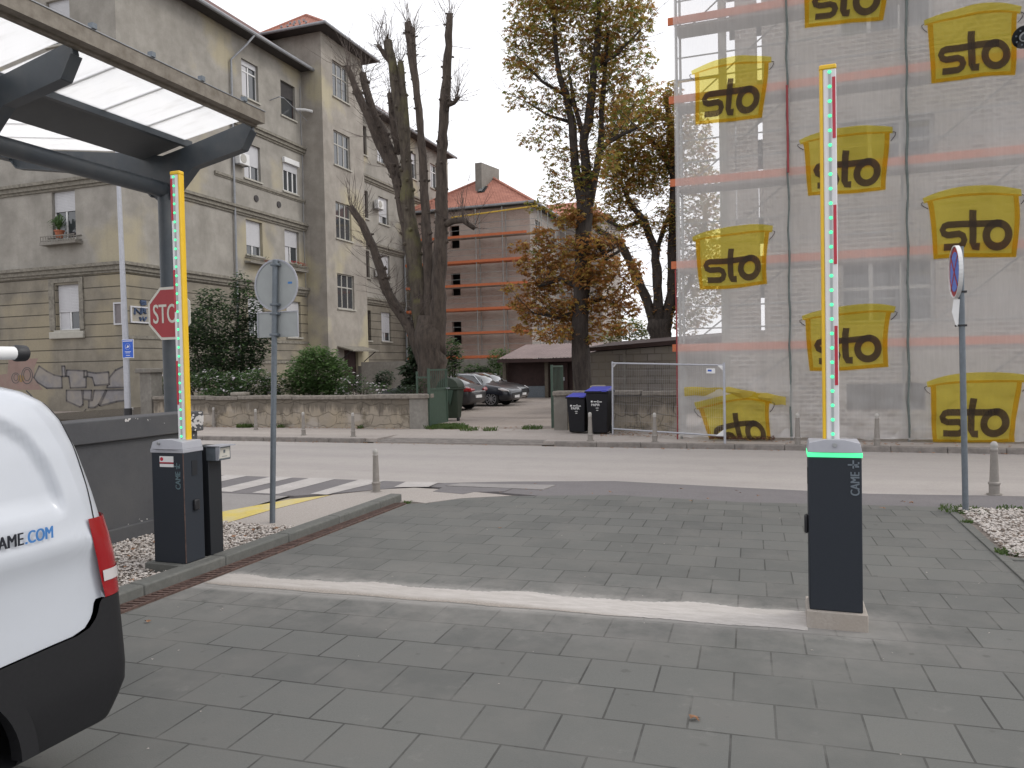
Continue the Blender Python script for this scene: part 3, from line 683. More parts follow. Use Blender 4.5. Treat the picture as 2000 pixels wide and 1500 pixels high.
def barrier(name, label, x0, x1, y0, y1, zb, zt, mirror, plinth, lit, group):
    t = thing('barrier_gate', label, 'barrier', ((x0+x1)/2, (y0+y1)/2, 0.0), group=group)
    hc = zt-0.125
    mb = MB(); mb.box(x0, x1, y0, y1, zb, hc); mb.build('cabinet', 'anthracite', t, bevel=0.008)
    mb = MB()
    if plinth: mb.box(x0-0.02, x1+0.03, y0-0.03, y1+0.05, -0.05, zb)
    else: mb.box(x0-0.06, x1+0.02, y0-0.06, y1+0.05, -0.05, zb)
    mb.build('plinth', 'concrete_new' if plinth else 'kerbstone', t, bevel=0.006)
    # light band under the lid
    mb = MB(); mb.box(x0-0.006, x1+0.006, y0-0.006, y1+0.006, hc, hc+0.034); mb.build('light_band', 'led_band' if lit else 'grey_plastic', t, bevel=0.004)
    # faceted lid: front face bows outwards, top slopes
    mb = MB(); z0 = hc+0.034; dz = zt-z0
    fr = [(x0-.004, y0-.004), (x0+.10, y0-.022), (x1-.10, y0-.022), (x1+.004, y0-.004), (x1+.004, y1+.004), (x0-.004, y1+.004)]
    hh = [dz*.72, dz, dz, dz*.72, dz*.8, dz*.8]
    mb.add([(p[0], p[1], z0) for p in fr]+[(p[0]+(.012 if p[0] < (x0+x1)/2 else -.012), p[1]+(0.014 if p[1] < (y0+y1)/2 else -.01), z0+h) for p, h in zip(fr, hh)],
           [(5,4,3,2,1,0), (6,7,11), (7,8,10,11), (8,9,10)]+[(i, (i+1) % 6, (i+1) % 6+6, i+6) for i in range(6)])
    mb.build('lid', 'grey_plastic', t, bevel=0.004)
    mb = MB(); xc = (x0+x1)/2+(-.075 if not lit else 0)
    mb.tube([(xc, y0-.018, zt-.036), (xc, y0-.03, zt-.036)], .014, 14); mb.build('lock', 'steel', t)
    s_ = 1 if not mirror else 1
    if mirror: # side clip on right face
        ym = (y0+y1)/2
        mb = MB(); mb.box(x1, x1+.03, ym-.02, ym+.045, .60, .70); mb.build('photocell', 'black_plastic', t, bevel=.01)
        mb = MB(); mb.box(x1-.004, x1+.003, y0-.002, y0+.004, zb+.01, hc-.01); mb.build('edge_seal', 'rust_frame', t)
        mb = MB(); mb.box(x1, x1+.004, ym-.02, ym+.05, hc-.22, hc-.08); mb.build('service_cover', 'black_post', t)
        mb = MB(); mb.box(x0+.10, x0+.26, y0-.004, y0-.001, hc-.085, hc-.03); mb.box(x0+.10, x0+.26, y0-.004, y0-.001, hc-.13, hc-.102)
        st = mb.build('sticker', 'plate_white', t)
        mb = MB(); mb.tube([(x0+.125, y0-.0045, hc-.057), (x0+.125, y0-.006, hc-.057)], .018, 14); mb.box(x0+.10, x0+.26, y0-.006, y0-.002, hc-.096, hc-.088)
        mb.build('sticker_print', 'reflector_red', st)
        P = lambda u, v: Vector((x1-.095+u, y0-.004, hc-.335+v))
        came_mark(t, 'letter_teal', P, 1.0)
    else:
        mb = MB(); mb.box(x0-.028, x0, y0+.04, y0+.11, .66, .79); mb.build('photocell', 'black_plastic', t, bevel=.012)
        mb = MB(); mb.box(x0-.005, x0, y0+.05, y0+.12, hc-.2, hc-.08); mb.build('service_cover', 'black_post', t)
        P = lambda u, v: Vector((x1-.078+u, y0-.004, hc-.262+v))
        came_mark(t, 'letter_grey', P, 1.0)
    return t, hc
def boom(label, xc, yc, zb, zt, flip, group, n_dots, red):
    """raised arm; front towards the drive, yellow rubber edge on one side"""
    root = group
    w_, d = 0.088, 0.05; s = -1 if flip else 1
    # profile: rounded flat oval
    def prof(x0, x1, y0, y1, r=.012, n=4):
        q = []
        for cx, cy, a0 in ((x1-r, y1-r, 0), (x0+r, y1-r, 90), (x0+r, y0+r, 180), (x1-r, y0+r, 270)):
            for i in range(n+1): a = R(a0+90*i/n); q.append((cx+r*math.cos(a), cy+r*math.sin(a)))
        return q
    mb = MB(); pf = prof(xc-w_/2, xc+w_/2, yc-d/2, yc+d/2); mb.prism([(x, y, zb) for x, y in pf], (0, 0, zt-zb)); t = mb.build('arm', 'boom_white', root, smooth=True)
    xe = xc-s*w_/2
    mb = MB(); pf = prof(min(xe, xe-s*.022), max(xe, xe-s*.022), yc-d/2-.003, yc+d/2+.01, .009); mb.prism([(x, y, zb) for x, y in pf], (0, 0, zt-zb+.0)); mb.build('edge_strip', 'boom_yellow', t, smooth=True)
    mb = MB(); pf = prof(xc-w_/2-.024*(1 if s > 0 else .1), xc+w_/2+.024*(.1 if s > 0 else 1), yc-d/2-.006, yc+d/2+.012, .014); mb.prism([(x, y, zt+.0) for x, y in pf], (0, 0, .035)); mb.build('end_cap', 'boom_yellow', t, bevel=.008)
    xg = xc+s*.0
    mb = MB(); mb.box(xg-.008, xg+.008, yc-d/2-.0045, yc-d/2-.001, zb, zt-.005); mb.build('light_groove', 'boom_groove', t)
    mb = MB()
    for i in range(n_dots):
        z = zb+.05+(zt-zb-.07)*i/(n_dots-1)
        mb.tube([(xg, yc-d/2-.0046, z), (xg, yc-d/2-.009, z)], [.0125, .010], 10)
    mb.build('led_lights', 'led_dot', t, kind='stuff')
    for (a, b) in red:
        xr = xc+s*.0275
        mb = MB(); mb.box(xr-.0105, xr+.0105, yc-d/2-.004, yc-d/2-.001, a, b); mb.build('reflector', 'reflector_red', t)
    return t
bl = 'pair of lift barriers'
BR, _h = barrier('barrier', 'lift barrier with glowing green band and raised arm, on concrete plinth in the driveway', 0.155, 0.50, 5.76, 6.04, 0.13, 1.335, False, True, True, bl)
BL, _h = barrier('barrier', 'lift barrier with white sticker on its cabinet and raised arm, beside the card reader post', -5.58, -5.21, 5.62, 5.87, 0.12, 1.27, True, False, False, bl)
bz = aty(1615, 140, 5.95)
boom('', 0.325, 5.93, 1.31, bz.z, False, BR, 26,
     [(aty(1622, b, 5.93).z, aty(1622, a, 5.93).z) for a, b in ((153, 272), (402, 517), (637, 752))])
bz2 = aty(345, 345, 5.80)
print('boomL top', bz2)
boom('', (aty(359, 858, 5.76).x), 5.76, 1.24, bz2.z, True, BL, 30,
     [(aty(340, b, 5.76).z, aty(340, a, 5.76).z) for a, b in ((350, 432), (528, 610), (705, 790))])
# card reader post
t = thing('reader_post', 'black square post carrying a small grey card reader, beside the left barrier cabinet', 'card reader', (-5.3, 6.1, 0))
mb = MB(); mb.box(-5.42, -5.24, 5.98, 6.16, .02, 1.17); mb.build('post', 'black_post', t, bevel=.006)
mb = MB(); mb.box(-5.26, -5.13, 5.97, 6.17, 1.03, 1.165); hd = mb.build('reader_head', 'galv', t, bevel=.008)
mb = MB(); mb.prism([(-5.26, 5.955, 1.172), (-5.08, 5.955, 1.172), (-5.10, 5.955, 1.04), (-5.13, 5.955, 1.04), (-5.13, 5.955, 1.165), (-5.26, 5.955, 1.165)], (0, .012, 0)); mb.box(-5.26, -5.08, 5.955, 6.185, 1.166, 1.176)
mb.build('hood', 'galv_light', t)
mb = MB(); mb.box(-5.13, -5.126, 5.99, 6.15, 1.05, 1.15); fp = mb.build('face_plate', 'sign_white', t)
mb = MB(); mb.box(-5.126, -5.124, 6.06, 6.085, 1.10, 1.13); mb.box(-5.126, -5.124, 6.04, 6.11, 1.065, 1.07); mb.build('icon', 'galv', fp)

# ================================================================== DARK LOW WALL on the left
t = thing('low_wall', 'dark grey rendered low wall with chipped cap edge behind the left barrier', 'wall', (-7.0, 5.5, 0))
DX = -6.86; yend = atx(386, 850, DX).y
mb = MB(); mb.box(DX-.28, DX, -2.0, yend, 0.0, 1.16); mb.box(DX-.30, DX-.28, -2, yend, 0, 1.1); mb.build('wall_body', 'wallpaint', t, bevel=.01)
mb = MB(); mb.box(DX-.33, DX+.055, -2.02, yend+.05, 1.16, 1.40); cp = mb.build('cap', 'wallpaint', t, bevel=.012)
mb = MB(); mb.box(DX-.02, DX+.045, -2.0, yend-.02, -.02, .21); mb.build('base_course', 'wallpaint', t, bevel=.01)
rnd = random.Random(4); mb = MB()
def scuff(px, py, X, r, n):
    c = atx(px, py, X)
    for i in range(n):
        a = rnd.uniform(0, 6.28); d = r*rnd.random(); s = r*rnd.uniform(.15, .45)
        q = [(X+.003+.0002*i, c.y+d*math.cos(a)+s*math.cos(k*.9)*rnd.uniform(.6, 1.4), c.z+d*math.sin(a)+s*.7*math.sin(k*.9)*rnd.uniform(.6, 1.4)) for k in range(7)]
        q = [(x, min(y, yend+.045), min(z, 1.392)) for x, y, z in q]
        mb.add(q, [tuple(range(7))])
for px, py, r, n in ((388, 816, .10, 16), (378, 830, .07, 9), (372, 812, .05, 4), (392, 828, .05, 5), (252, 818, .05, 4), (265, 817, .03, 3), (290, 822, .025, 3), (320, 826, .015, 2)): scuff(px, py, DX+.055, r, n)
mb.build('paint_chips', 'white_scuff', t, recalc=False)
mb = MB()
for px, py, r, n in ((275, 1016, .03, 4), (287, 1014, .03, 3), (250, 1024, .015, 2), (378, 850, .02, 3), (374, 845, .015, 2)): scuff(px, py, DX+.001, r, n)
mb.build('lower_paint_chips', 'white_scuff', t, recalc=False)

# ================================================================== BOLLARDS
def make_bollard(label):
    t = thing('bollard', label, 'bollard', group='grey street bollards')
    MB().lathe([(.085, 0), (.085, .018), (.058, .02), (.060, .13), (.068, .135), (.068, .155), (.052, .17), (.040, .54), (.044, .545), (.044, .565), (.040, .57)], 20).build('post', 'bollard', t, smooth=True)
    MB().lathe([(.039, .57), (.039, .60), (.042, .605), (.040, .635), (.026, .658), (.006, .665)], 20).build('cap', 'bollard_band', t, smooth=True)
    return t
bl0 = make_bollard('large grey bollard on the near pavement beyond the end of the driveway kerb')
spots = [(G(735, 962), 'large grey bollard on the near pavement beyond the end of the driveway kerb', 1.0),
         (G(1942, 967), 'large grey bollard at the right edge behind the no-stopping sign post', 1.1),
         (G(500, 840, SW), 'bollard by the far stone wall, just left of the pole of the round sign', .95), (G(593, 850, SW), 'bollard by the far stone wall, just right of the pole of the round sign', .95),
         (G(690, 853, SW), 'bollard by the far stone wall nearest to the green gate', .95), (G(1153, 861, SW), 'bollard standing in front of the two blue lidded bins', 1.0),
         (G(1279, 864, SW), 'bollard in front of the temporary wire fence panel', 1.0), (G(1558, 869, SW), 'bollard in front of the netting, just left of the lit barrier cabinet', 1.0),
         (G(1713, 872, SW), 'bollard in front of the netting, just right of the lit barrier cabinet', 1.0), (G(418, 834, SW), 'bollard by the far stone wall showing beside the reader post', .95),
         (G(260, 832, SW), 'bollard whose top shows above the dark wall beside the lamp post', .95)]
for i, (p, lab, s) in enumerate(spots):
    o = bl0 if i == 0 else copy_tree(bl0)
    o.location = p; o.scale = (s, s, s); o['label'] = lab

# ================================================================== SIGNS
def disc(mb, c, r, n, y0, y1, axis='y'):
    c = Vector(c); q = []
    for k in range(n):
        a = 2*math.pi*k/n
        q.append((c.x+r*math.cos(a), y0, c.z+r*math.sin(a)) if axis == 'y' else (y0, c.y+r*math.cos(a), c.z+r*math.sin(a)))
    mb.prism(q, (0, y1-y0, 0) if axis == 'y' else (y1-y0, 0, 0))
# back of round sign
p = G(532, 1021, .014); top = aty(536, 508, p.y).z
t = thing('traffic_sign', 'back of a round road sign with rectangular plate below on a grey pole', 'road sign', p)
ptx = aty(537.5, 508, p.y).x
MB().tube([(p.x, p.y, 0), (ptx, p.y, top)], .034, 16).build('pole', 'galv', t, smooth=True)
c = aty(540, 557, p.y+.04)
mb = MB(); disc(mb, c, .30, 40, p.y+.036, p.y+.046); pl = mb.build('round_plate', 'sign_back', t)
mb = MB()
for k in range(40):
    a, b = 2*math.pi*k/40, 2*math.pi*(k+1)/40
    mb.bar((c.x+.305*math.cos(a), p.y+.034, c.z+.305*math.sin(a)), (c.x+.305*math.cos(b), p.y+.034, c.z+.305*math.sin(b)), .022, .012, (0, 1, 0))
mb.build('rim', 'galv_light', pl)
mb = MB(); sc = aty(566, 552, p.y+.03); mb.box(sc.x-.03, sc.x+.03, p.y+.032, p.y+.034, sc.z-.012, sc.z+.012); mb.build('sticker', 'sticker_blue', pl)
a, b = aty(499, 610, p.y), aty(580, 657, p.y)
mb = MB(); mb.box(a.x, b.x, p.y+.036, p.y+.044, b.z, a.z); rp = mb.build('rectangular_plate', 'sign_back', t, bevel=.003)
mb = MB(); mb.box(a.x, b.x, p.y+.024, p.y+.036, a.z-.012, a.z); mb.box(a.x, a.x+.01, p.y+.026, p.y+.036, b.z, a.z-.012); mb.box(b.x-.01, b.x, p.y+.026, p.y+.036, b.z, a.z-.012); mb.build('plate_edge', 'galv_light', rp)
for z in (c.z+.24, c.z-.24, a.z-.03, b.z+.03):
    xk = p.x+(ptx-p.x)*z/top; MB().box(xk-.045, xk+.06, p.y-.04, p.y+.036, z-.014, z+.014).build('clamp', 'galv', t, bevel=.004)
# no stopping sign, seen almost edge-on
p = G(1886, 1000, .03); pt = aty(1872, 482, p.y)
t = thing('traffic_sign', 'blue and red no-stopping sign seen nearly edge-on, on a post in the gravel', 'road sign', p)
MB().tube([(p.x, p.y, 0), (pt.x+.02, p.y, pt.z)], .034, 16).build('pole', 'galv', t, smooth=True)
sx = pt.x-.035; c = Vector((sx, p.y-.0, aty(1868, 531, p.y).z))
mb = MB(); disc(mb, c, .30, 40, sx, sx+.012, 'x'); mb.build('back_plate', 'sign_back', t)
mb = MB()
for k in range(40):
    a, b = 2*math.pi*k/40, 2*math.pi*(k+1)/40
    mb.bar((sx+.004, c.y+.305*math.cos(a), c.z+.305*math.sin(a)), (sx+.004, c.y+.305*math.cos(b), c.z+.305*math.sin(b)), .012, .045, (1, 0, 0))
mb.build('rim', 'plate_white', t)
mb = MB(); disc(mb, c, .295, 40, sx-.006, sx-.001, 'x'); fr = mb.build('red_face', 'sign_red', t)
mb = MB(); disc(mb, c, .235, 40, sx-.010, sx-.0065, 'x'); mb.build('blue_face', 'sign_blue2', fr)
mb = MB(); d = .2
for sgn in (1, -1): mb.bar((sx-.0125-.002*(sgn > 0), c.y-d*.9, c.z-sgn*d*.9), (sx-.0125-.002*(sgn > 0), c.y+d*.9, c.z+sgn*d*.9), .004, .05, (1, 0, 0)) if False else mb.prism([(sx-.0125-.001*(sgn > 0), c.y-d-.02*sgn*0, c.z-sgn*d-.025), (sx-.0125-.001*(sgn > 0), c.y-d, c.z-sgn*d+.025), (sx-.0125-.001*(sgn > 0), c.y+d, c.z+sgn*d+.025), (sx-.0125-.001*(sgn > 0), c.y+d, c.z+sgn*d-.025)], (.0015, 0, 0))
mb.build('red_cross', 'sign_red', fr)
q = aty(1870, 590, p.y)
mb = MB(); mb.add([(q.x-.05, p.y-.05, q.z+.03), (q.x+.02, p.y-.03, q.z+.03), (q.x+.0, p.y-.03, q.z-.3), (q.x-.03, p.y-.05, q.z-.27), (q.x-.07, p.y-.06, q.z-.12)], [(0,1,2,3,4)])
mb.add([(q.x-.06, p.y-.05, q.z-.06), (q.x-.01, p.y-.035, q.z-.02), (q.x-.01, p.y-.04, q.z-.22)], [(0,1,2)])
mb.build('paper_scrap', 'plate_white', t, recalc=False)
for z in (c.z-.24, q.z-.28): MB().box(sx, p.x+.02, p.y-.035, p.y+.035, z-.012, z+.012).build('clamp', 'black_plastic', t)

# ================================================================== CANOPY
YC = 9.5; COLX = -8.99
t = thing('canopy', 'dark steel butterfly canopy with milky translucent panels over the left side', 'canopy', (COLX, YC, 0))
zt_ = 4.70
for yc in (YC, YC-6.0):
    MB().tube([(COLX, yc, 0), (COLX, yc, zt_)], .112, 24).build('column', 'canopy_steel', t, smooth=True)
MB().tube([(COLX, -3, zt_), (COLX, YC+.02, zt_)], .118, 24).build('spine_tube', 'canopy_steel', t, smooth=True)
GX, GZ = -7.27, 5.56
for yc in (YC, YC-3.0, YC-6.0, YC-9):
    mb = MB()
    for s in (1, -1):
        if s > 0: prof = [(-8.99, 4.45), (-8.78, 4.62), (-8.38, 5.0), (-7.49, 5.17), (-7.33, 5.42), (-7.36, 5.56), (-8.58, 5.30), (-8.99, 5.22)]
        else: prof = [(-8.99, 4.45), (-9.2, 4.62), (-9.6, 5.0), (-12.05, 5.36), (-12.25, 5.58), (-12.2, 5.68), (-9.4, 5.30), (-8.99, 5.22)]
        if s < 0: prof = prof[::-1]
        web = [(x, yc-.04, z) for x, z in prof]
        mb.prism(web, (0, .08, 0))
        fl = [(-8.78, 4.62), (-8.38, 5.0), (-7.49, 5.17), (-7.33, 5.42)] if s > 0 else [(-9.2, 4.62), (-9.6, 5.0), (-12.05, 5.36), (-12.25, 5.58)]
        for (xa, za), (xb, zb_) in zip(fl[:-1], fl[1:]): mb.bar((xa, yc, za-.012), (xb, yc, zb_-.012), .15, .02)
    mb.build('arm', 'canopy_steel', t)
# sloping soffit of the valley gutter + inner purlins
mb = MB(); mb.hexa([(-8.62, -3, 5.36), (-8.62, YC, 5.36), (-9.38, YC, 5.20), (-9.38, -3, 5.20), (-8.62, -3, 5.42), (-8.62, YC, 5.42), (-9.38, YC, 5.42), (-9.38, -3, 5.42)])
mb.build('valley_soffit', 'canopy_panel', t)
MB().box(-8.63, -8.55, -3, YC+.12, 5.33, 5.43).build('inner_purlin', 'canopy_steel', t)
MB().box(-12.32, -12.16, -3, YC+.12, 5.50, 5.70).build('left_purlin', 'canopy_steel', t)
# outer gutter
mb = MB(); y1 = YC+.02
mb.box(-7.34, -7.27, -3, y1, 5.47, 5.56); mb.box(-7.27, -7.13, -3, y1, 5.50, 5.512); mb.box(-7.142, -7.13, -3, y1, 5.512, 5.67); mb.box(-7.34, -7.27, -3, y1, 5.56, 5.66)
mb.box(-7.27, -7.142, y1-.01, y1, 5.512, 5.66)
g = mb.build('gutter', 'gutter_metal', t)
mb = MB(); mb.box(-7.36, -7.12, -3, y1+.01, 5.672, 5.684); mb.build('drip_edge', 'zinc', g)
for k in range(8):
    y = YC-.46-.84*k
    MB().box(-7.17, -7.10, y, y+.06, 5.684, 5.745).build('bracket', 'galv', t)
# glazing panels and glazing bars
for i in range(4):
    ya, yb = YC-3*i-.04, YC-3*(i+1)+.04
    mb = MB(); mb.hexa([(-8.6, yb, 5.405), (-8.6, ya, 5.405), (-7.34, ya, 5.60), (-7.34, yb, 5.60), (-8.6, yb, 5.413), (-8.6, ya, 5.413), (-7.34, ya, 5.608), (-7.34, yb, 5.608)]); gp = mb.build('glass_panel', 'glazing', t)
    mb = MB(); mb.hexa([(-12.14, yb, 5.69), (-12.14, ya, 5.69), (-9.36, ya, 5.32), (-9.36, yb, 5.32), (-12.14, yb, 5.698), (-12.14, ya, 5.698), (-9.36, ya, 5.328), (-9.36, yb, 5.328)]); gq = mb.build('glass_panel', 'glazing', t)
    for k in range(1, 4):
        y = YC-3*i-.755*k
        MB().bar((-8.6, y, 5.435), (-7.34, y, 5.63), .035, .03).build('glazing_bar', 'frame_white', gp)
        MB().bar((-12.14, y, 5.72), (-9.36, y, 5.35), .035, .03).build('glazing_bar', 'frame_white', gq)
# stop sign hanging on the column
c = aty(330, 612, YC-.2); sy = YC-.2; r_ = .40/math.cos(R(22.5))
t = thing('stop_sign', 'red octagonal stop sign mounted on the canopy column, half hidden by the barrier arm', 'stop sign', c)
def octo(mb, r, ya, yb):
    mb.prism([(c.x+r*math.cos(R(22.5+45*k)), ya, c.z+r*math.sin(R(22.5+45*k))) for k in range(8)], (0, yb-ya, 0))
mb = MB(); octo(mb, r_, sy, sy+.012); mb.build('plate', 'sign_white', t, bevel=.002)
mb = MB(); octo(mb, r_*.90, sy-.004, sy-.001); mb.build('red_face', 'sign_red', t)
text('STOP', 'sign_white', t, (c.x-.30, sy-.007, c.z-.148), (1, 0, 0), (0, 0, 1), .60, .29, bold=.012)
for z in (.26, -.26): MB().box(c.x-.1, c.x+.1, sy+.012, YC-.12, c.z+z-.02, c.z+z+.02).build('bracket', 'galv', t)

# ================================================================== SECURITY CAMERA at the right edge
p = aty(2001, 72, 3.0)
t = thing('security_camera', 'black round security camera poking in at the top right edge', 'camera', p)
tube_dir = (Vector((0, 0, H))-p).normalized()
MB().tube([p+tube_dir*.0, p+tube_dir*.02, p-tube_dir*.14], [.030, .036, .036], 24).build('housing', 'black_plastic', t, smooth=True)
f0 = p+tube_dir*.022
MB().tube([f0, f0+tube_dir*.004], [.0155, .014], 20).build('lens_ring', 'steel', t, smooth=True)
MB().tube([f0+tube_dir*.004, f0+tube_dir*.006], [.011, .009], 16).build('lens', 'glass', t, smooth=True)
mb = MB(); rr = tube_dir.cross(Vector((0, 0, 1))).normalized(); uu = rr.cross(tube_dir)
for k in range(8):
    a = k*math.pi/4+.3; q = f0+rr*.024*math.cos(a)+uu*.024*math.sin(a); mb.tube([q-tube_dir*.004, q+tube_dir*.001], .003, 8)
mb.build('infrared_lights', 'galv', t)
MB().tube([p-tube_dir*.05, p-tube_dir*.05+Vector((.15, .02, .06)), p-tube_dir*.05+Vector((1.2, .1, .08))], .014, 12).build('arm', 'black_plastic', t, smooth=True)
MB().tube([(p.x+1.2, p.y+.1, 0), (p.x+1.2, p.y+.1, 3.3)], .05, 14).build('pole', 'black_plastic', t, smooth=True)
# ================================================================== VAN
VX = -2.95
t = thing('parked_van', 'white delivery van with dark lower cladding at the left edge', 'van', (VX-.96, 0.2, 0))
VT = t
def vpt(px, py, X=VX): q = atx(px, py, X); return q.y, q.z
prof_px = [(215, 1396), (237, 1330), (230, 1250), (222, 1172), (212, 1080), (196, 1010), (180, 935), (165, 872), (148, 822), (130, 788), (105, 765), (82, 756)]
rear = []
for px, py in prof_px:
    y, z = vpt(px, py, VX-.045); rear.append((z, y+.045))
rear.sort()
def yrear(z):
    if z <= rear[0][0]: return rear[0][1]
    for (a, ya), (b, yb) in zip(rear[:-1], rear[1:]):
        if z <= b: return ya+(yb-ya)*(z-a)/(b-a)
    return rear[-1][1]-(z-rear[-1][0])*2.0
def inset(z):
    T = [(.2, .06), (.33, .03), (.5, .0), (.9, .0), (1.15, .008), (1.35, .03), (1.55, .062), (1.7, .10), (1.78, .135), (1.83, .185), (1.86, .25), (1.875, .33), (1.89, .5), (1.90, .9)]
    if z <= T[0][0]: return T[0][1]
    for (a, ia), (b, ib) in zip(T[:-1], T[1:]):
        if z <= b: return ia+(ib-ia)*(z-a)/(b-a)
    return T[-1][1]
W2 = .96; XC = VX-W2; YF = -2.45
def yfront(z): return YF + max(0, z-.9)*1.25 + max(0, z-1.1)*.4
# recessed blind-window pressing on the side, outline in (y, z)
press = [vpt(*q) for q in [(-200, 1060), (0, 1026), (128, 1003), (142, 990), (140, 968), (122, 908), (92, 852), (45, 815), (0, 803), (-200, 800)]]
def seg_d(p, a, b):
    ax, ay = a; bx, by = b; px, py = p; dx, dy = bx-ax, by-ay
    tt = max(0, min(1, ((px-ax)*dx+(py-ay)*dy)/(dx*dx+dy*dy+1e-12)))
    return math.hypot(px-ax-tt*dx, py-ay-tt*dy)
def in_poly(x, y, poly):
    c = False; j = len(poly)-1
    for i in range(len(poly)):
        if (poly[i][1] > y) != (poly[j][1] > y) and x < (poly[j][0]-poly[i][0])*(y-poly[i][1])/(poly[j][1]-poly[i][1])+poly[i][0]: c = not c
        j = i
    return c
def press_d(y, z):
    if not in_poly(y, z, press): return 0
    d = min(seg_d((y, z), a, b) for a, b in zip(press[:-1], press[1:]))
    u = min(1, d/.055); return -.034*u*u*(3-2*u)
split_px = [(-300, 1440), (0, 1306), (100, 1262), (140, 1245), (165, 1228), (180, 1205), (186, 1185), (188, 1172)]
split = sorted(vpt(*q) for q in split_px)
def zsplit(y):
    if y <= split[0][0]: return split[0][1]
    for (a, za), (b, zb_) in zip(split[:-1], split[1:]):
        if y <= b: return za+(zb_-za)*(y-a)/(b-a)
    return split[-1][1]
# perimeter parameter list: (kind, value)
RC = .13
def perim(z, out=0.0):
    ins = inset(z); w2 = W2-ins+out; yr = yrear(z)+out; yf = yfront(z)-out; rc = RC+ins*.25
    q = []
    # front centre -> right side (x+) -> rear -> back along far side
    for k in range(7): a = R(-90+90*k/6); q.append((XC+w2-.3+.3*math.cos(a), yf+.3+.3*math.sin(a)))
    ys0, ys1 = yf+.3, yr-rc
    n = 90
    for k in range(1, n): q.append((XC+w2, ys0+(ys1-ys0)*(1-(1-k/n)**1.7)))
    for k in range(9): a = R(90*k/8); q.append((XC+w2-rc+rc*math.cos(a), yr-rc+rc*math.sin(a)))
    for k in range(1, 6): q.append((XC+w2-rc-(2*(w2-rc))*k/6, yr+.012*math.sin(math.pi*k/6)))
    for k in range(9): a = R(90+90*k/8); q.append((XC-w2+rc+rc*math.cos(a), yr-rc+rc*math.sin(a)))
    for k in range(1, 12): q.append((XC-w2, ys1+(ys0-ys1)*k/12))
    for k in range(7): a = R(180+90*k/6); q.append((XC-w2+.3+.3*math.cos(a), yf+.3+.3*math.sin(a)))
    return q
NP = len(perim(1.0))
def vsurf(levels_fn, nlev, out, pressing):
    vs = []; fs = []
    for j in range(nlev):
        for i in range(NP):
            base = perim(1.0)[i] if False else PB[i]
            z = levels_fn(base[1] if base[0] > XC else base[1], j)
            x, y = perim(z, out)[i]
            if pressing and x > XC and 0 < abs(base[0]-(XC+W2)) < .02 or (pressing and x > XC+W2-.2 and y < yrear(z)-RC):
                x += press_d(y, z)
                zc_ = CREASE[0]+(y-CREASE[1])*CREASE[2]; u_ = (z-zc_)/.05
                x += .010*math.exp(-u_*u_) - (.020*min(1, max(0, (zc_-z)/.12)))*(1-min(1, max(0, (zc_-.25-z)/.2))*.8)
            vs.append((x, y, z))
    for j in range(nlev-1):
        for i in range(NP):
            k = (i+1) % NP; fs.append((j*NP+i, j*NP+k, (j+1)*NP+k, (j+1)*NP+i))
    return vs, fs
PB = perim(.9)
_ca, _cb = vpt(0, 1104), vpt(170, 1058); CREASE = (_ca[1], _ca[0], (_cb[1]-_ca[1])/(_cb[0]-_ca[0]))
up = [0, .03, .06, .1, .14, .18, .22, .26, .29, .32, .35, .38, .41, .44, .47, .5, .53, .56, .59, .62, .65, .68, .71, .74, .77, .80, .83, .86, .885, .91, .93, .945, .96, .97, .98, .99, 1.0]
def lev_body(y, j): zs = zsplit(min(y, 2.7)); return zs+(1.895-zs)*up[j]
vs, fs = vsurf(lev_body, len(up), 0.0, True)
mb = MB(); mb.add(vs, fs); top = len(vs)-NP
mb.f.append(tuple(range(top, top+NP))); mb.mi.append(0)
mb.build('body', 'van_white', t, smooth=True, auto=50)
# cladding and bumper
def bout(z): return .012
dl = [0, .06, .14, .25, .4, .55, .7, .85, .95, 1.0]
def lev_clad(y, j): zs = zsplit(min(y, 2.7)); return .30+(zs-.30)*dl[j]
vs, fs = vsurf(lev_clad, len(dl), 0.010, False)
AY = vpt(-60, 1480)[0]; ARCH = (1.62, .30, .40)
ARCH = (vpt(40, 1490)[0]-.40, .32, .40)
keep = []
for f in fs:
    c = sum((Vector(vs[i]) for i in f), Vector())/4
    if c.x > XC+W2-.1 and math.hypot(c.y-ARCH[0], c.z-ARCH[1]) < ARCH[2]+.02: continue
    keep.append(f)
mb = MB(); mb.add(vs, keep); mb.f.append(tuple(range(NP-1, -1, -1))); mb.mi.append(0)
bm_ = mb.build('lower_cladding', 'van_black', t, smooth=True, auto=50)
mb = MB()
for k in range(28):
    a, b = R(180*k/28), R(180*(k+1)/28); r = ARCH[2]
    mb.hexa([(VX-.05, ARCH[0]+r*math.cos(a), ARCH[1]+r*math.sin(a)), (VX-.05, ARCH[0]+r*math.cos(b), ARCH[1]+r*math.sin(b)), (VX-.05, ARCH[0]+(r+.075)*math.cos(b), ARCH[1]+(r+.075)*math.sin(b)), (VX-.05, ARCH[0]+(r+.075)*math.cos(a), ARCH[1]+(r+.075)*math.sin(a)),
             (VX+.0115, ARCH[0]+r*math.cos(a), ARCH[1]+r*math.sin(a)), (VX+.0115, ARCH[0]+r*math.cos(b), ARCH[1]+r*math.sin(b)), (VX+.0112, ARCH[0]+(r+.075)*math.cos(b), ARCH[1]+(r+.075)*math.sin(b)), (VX+.0112, ARCH[0]+(r+.075)*math.cos(a), ARCH[1]+(r+.075)*math.sin(a))])
mb.build('wheel_arch', 'van_black', t)
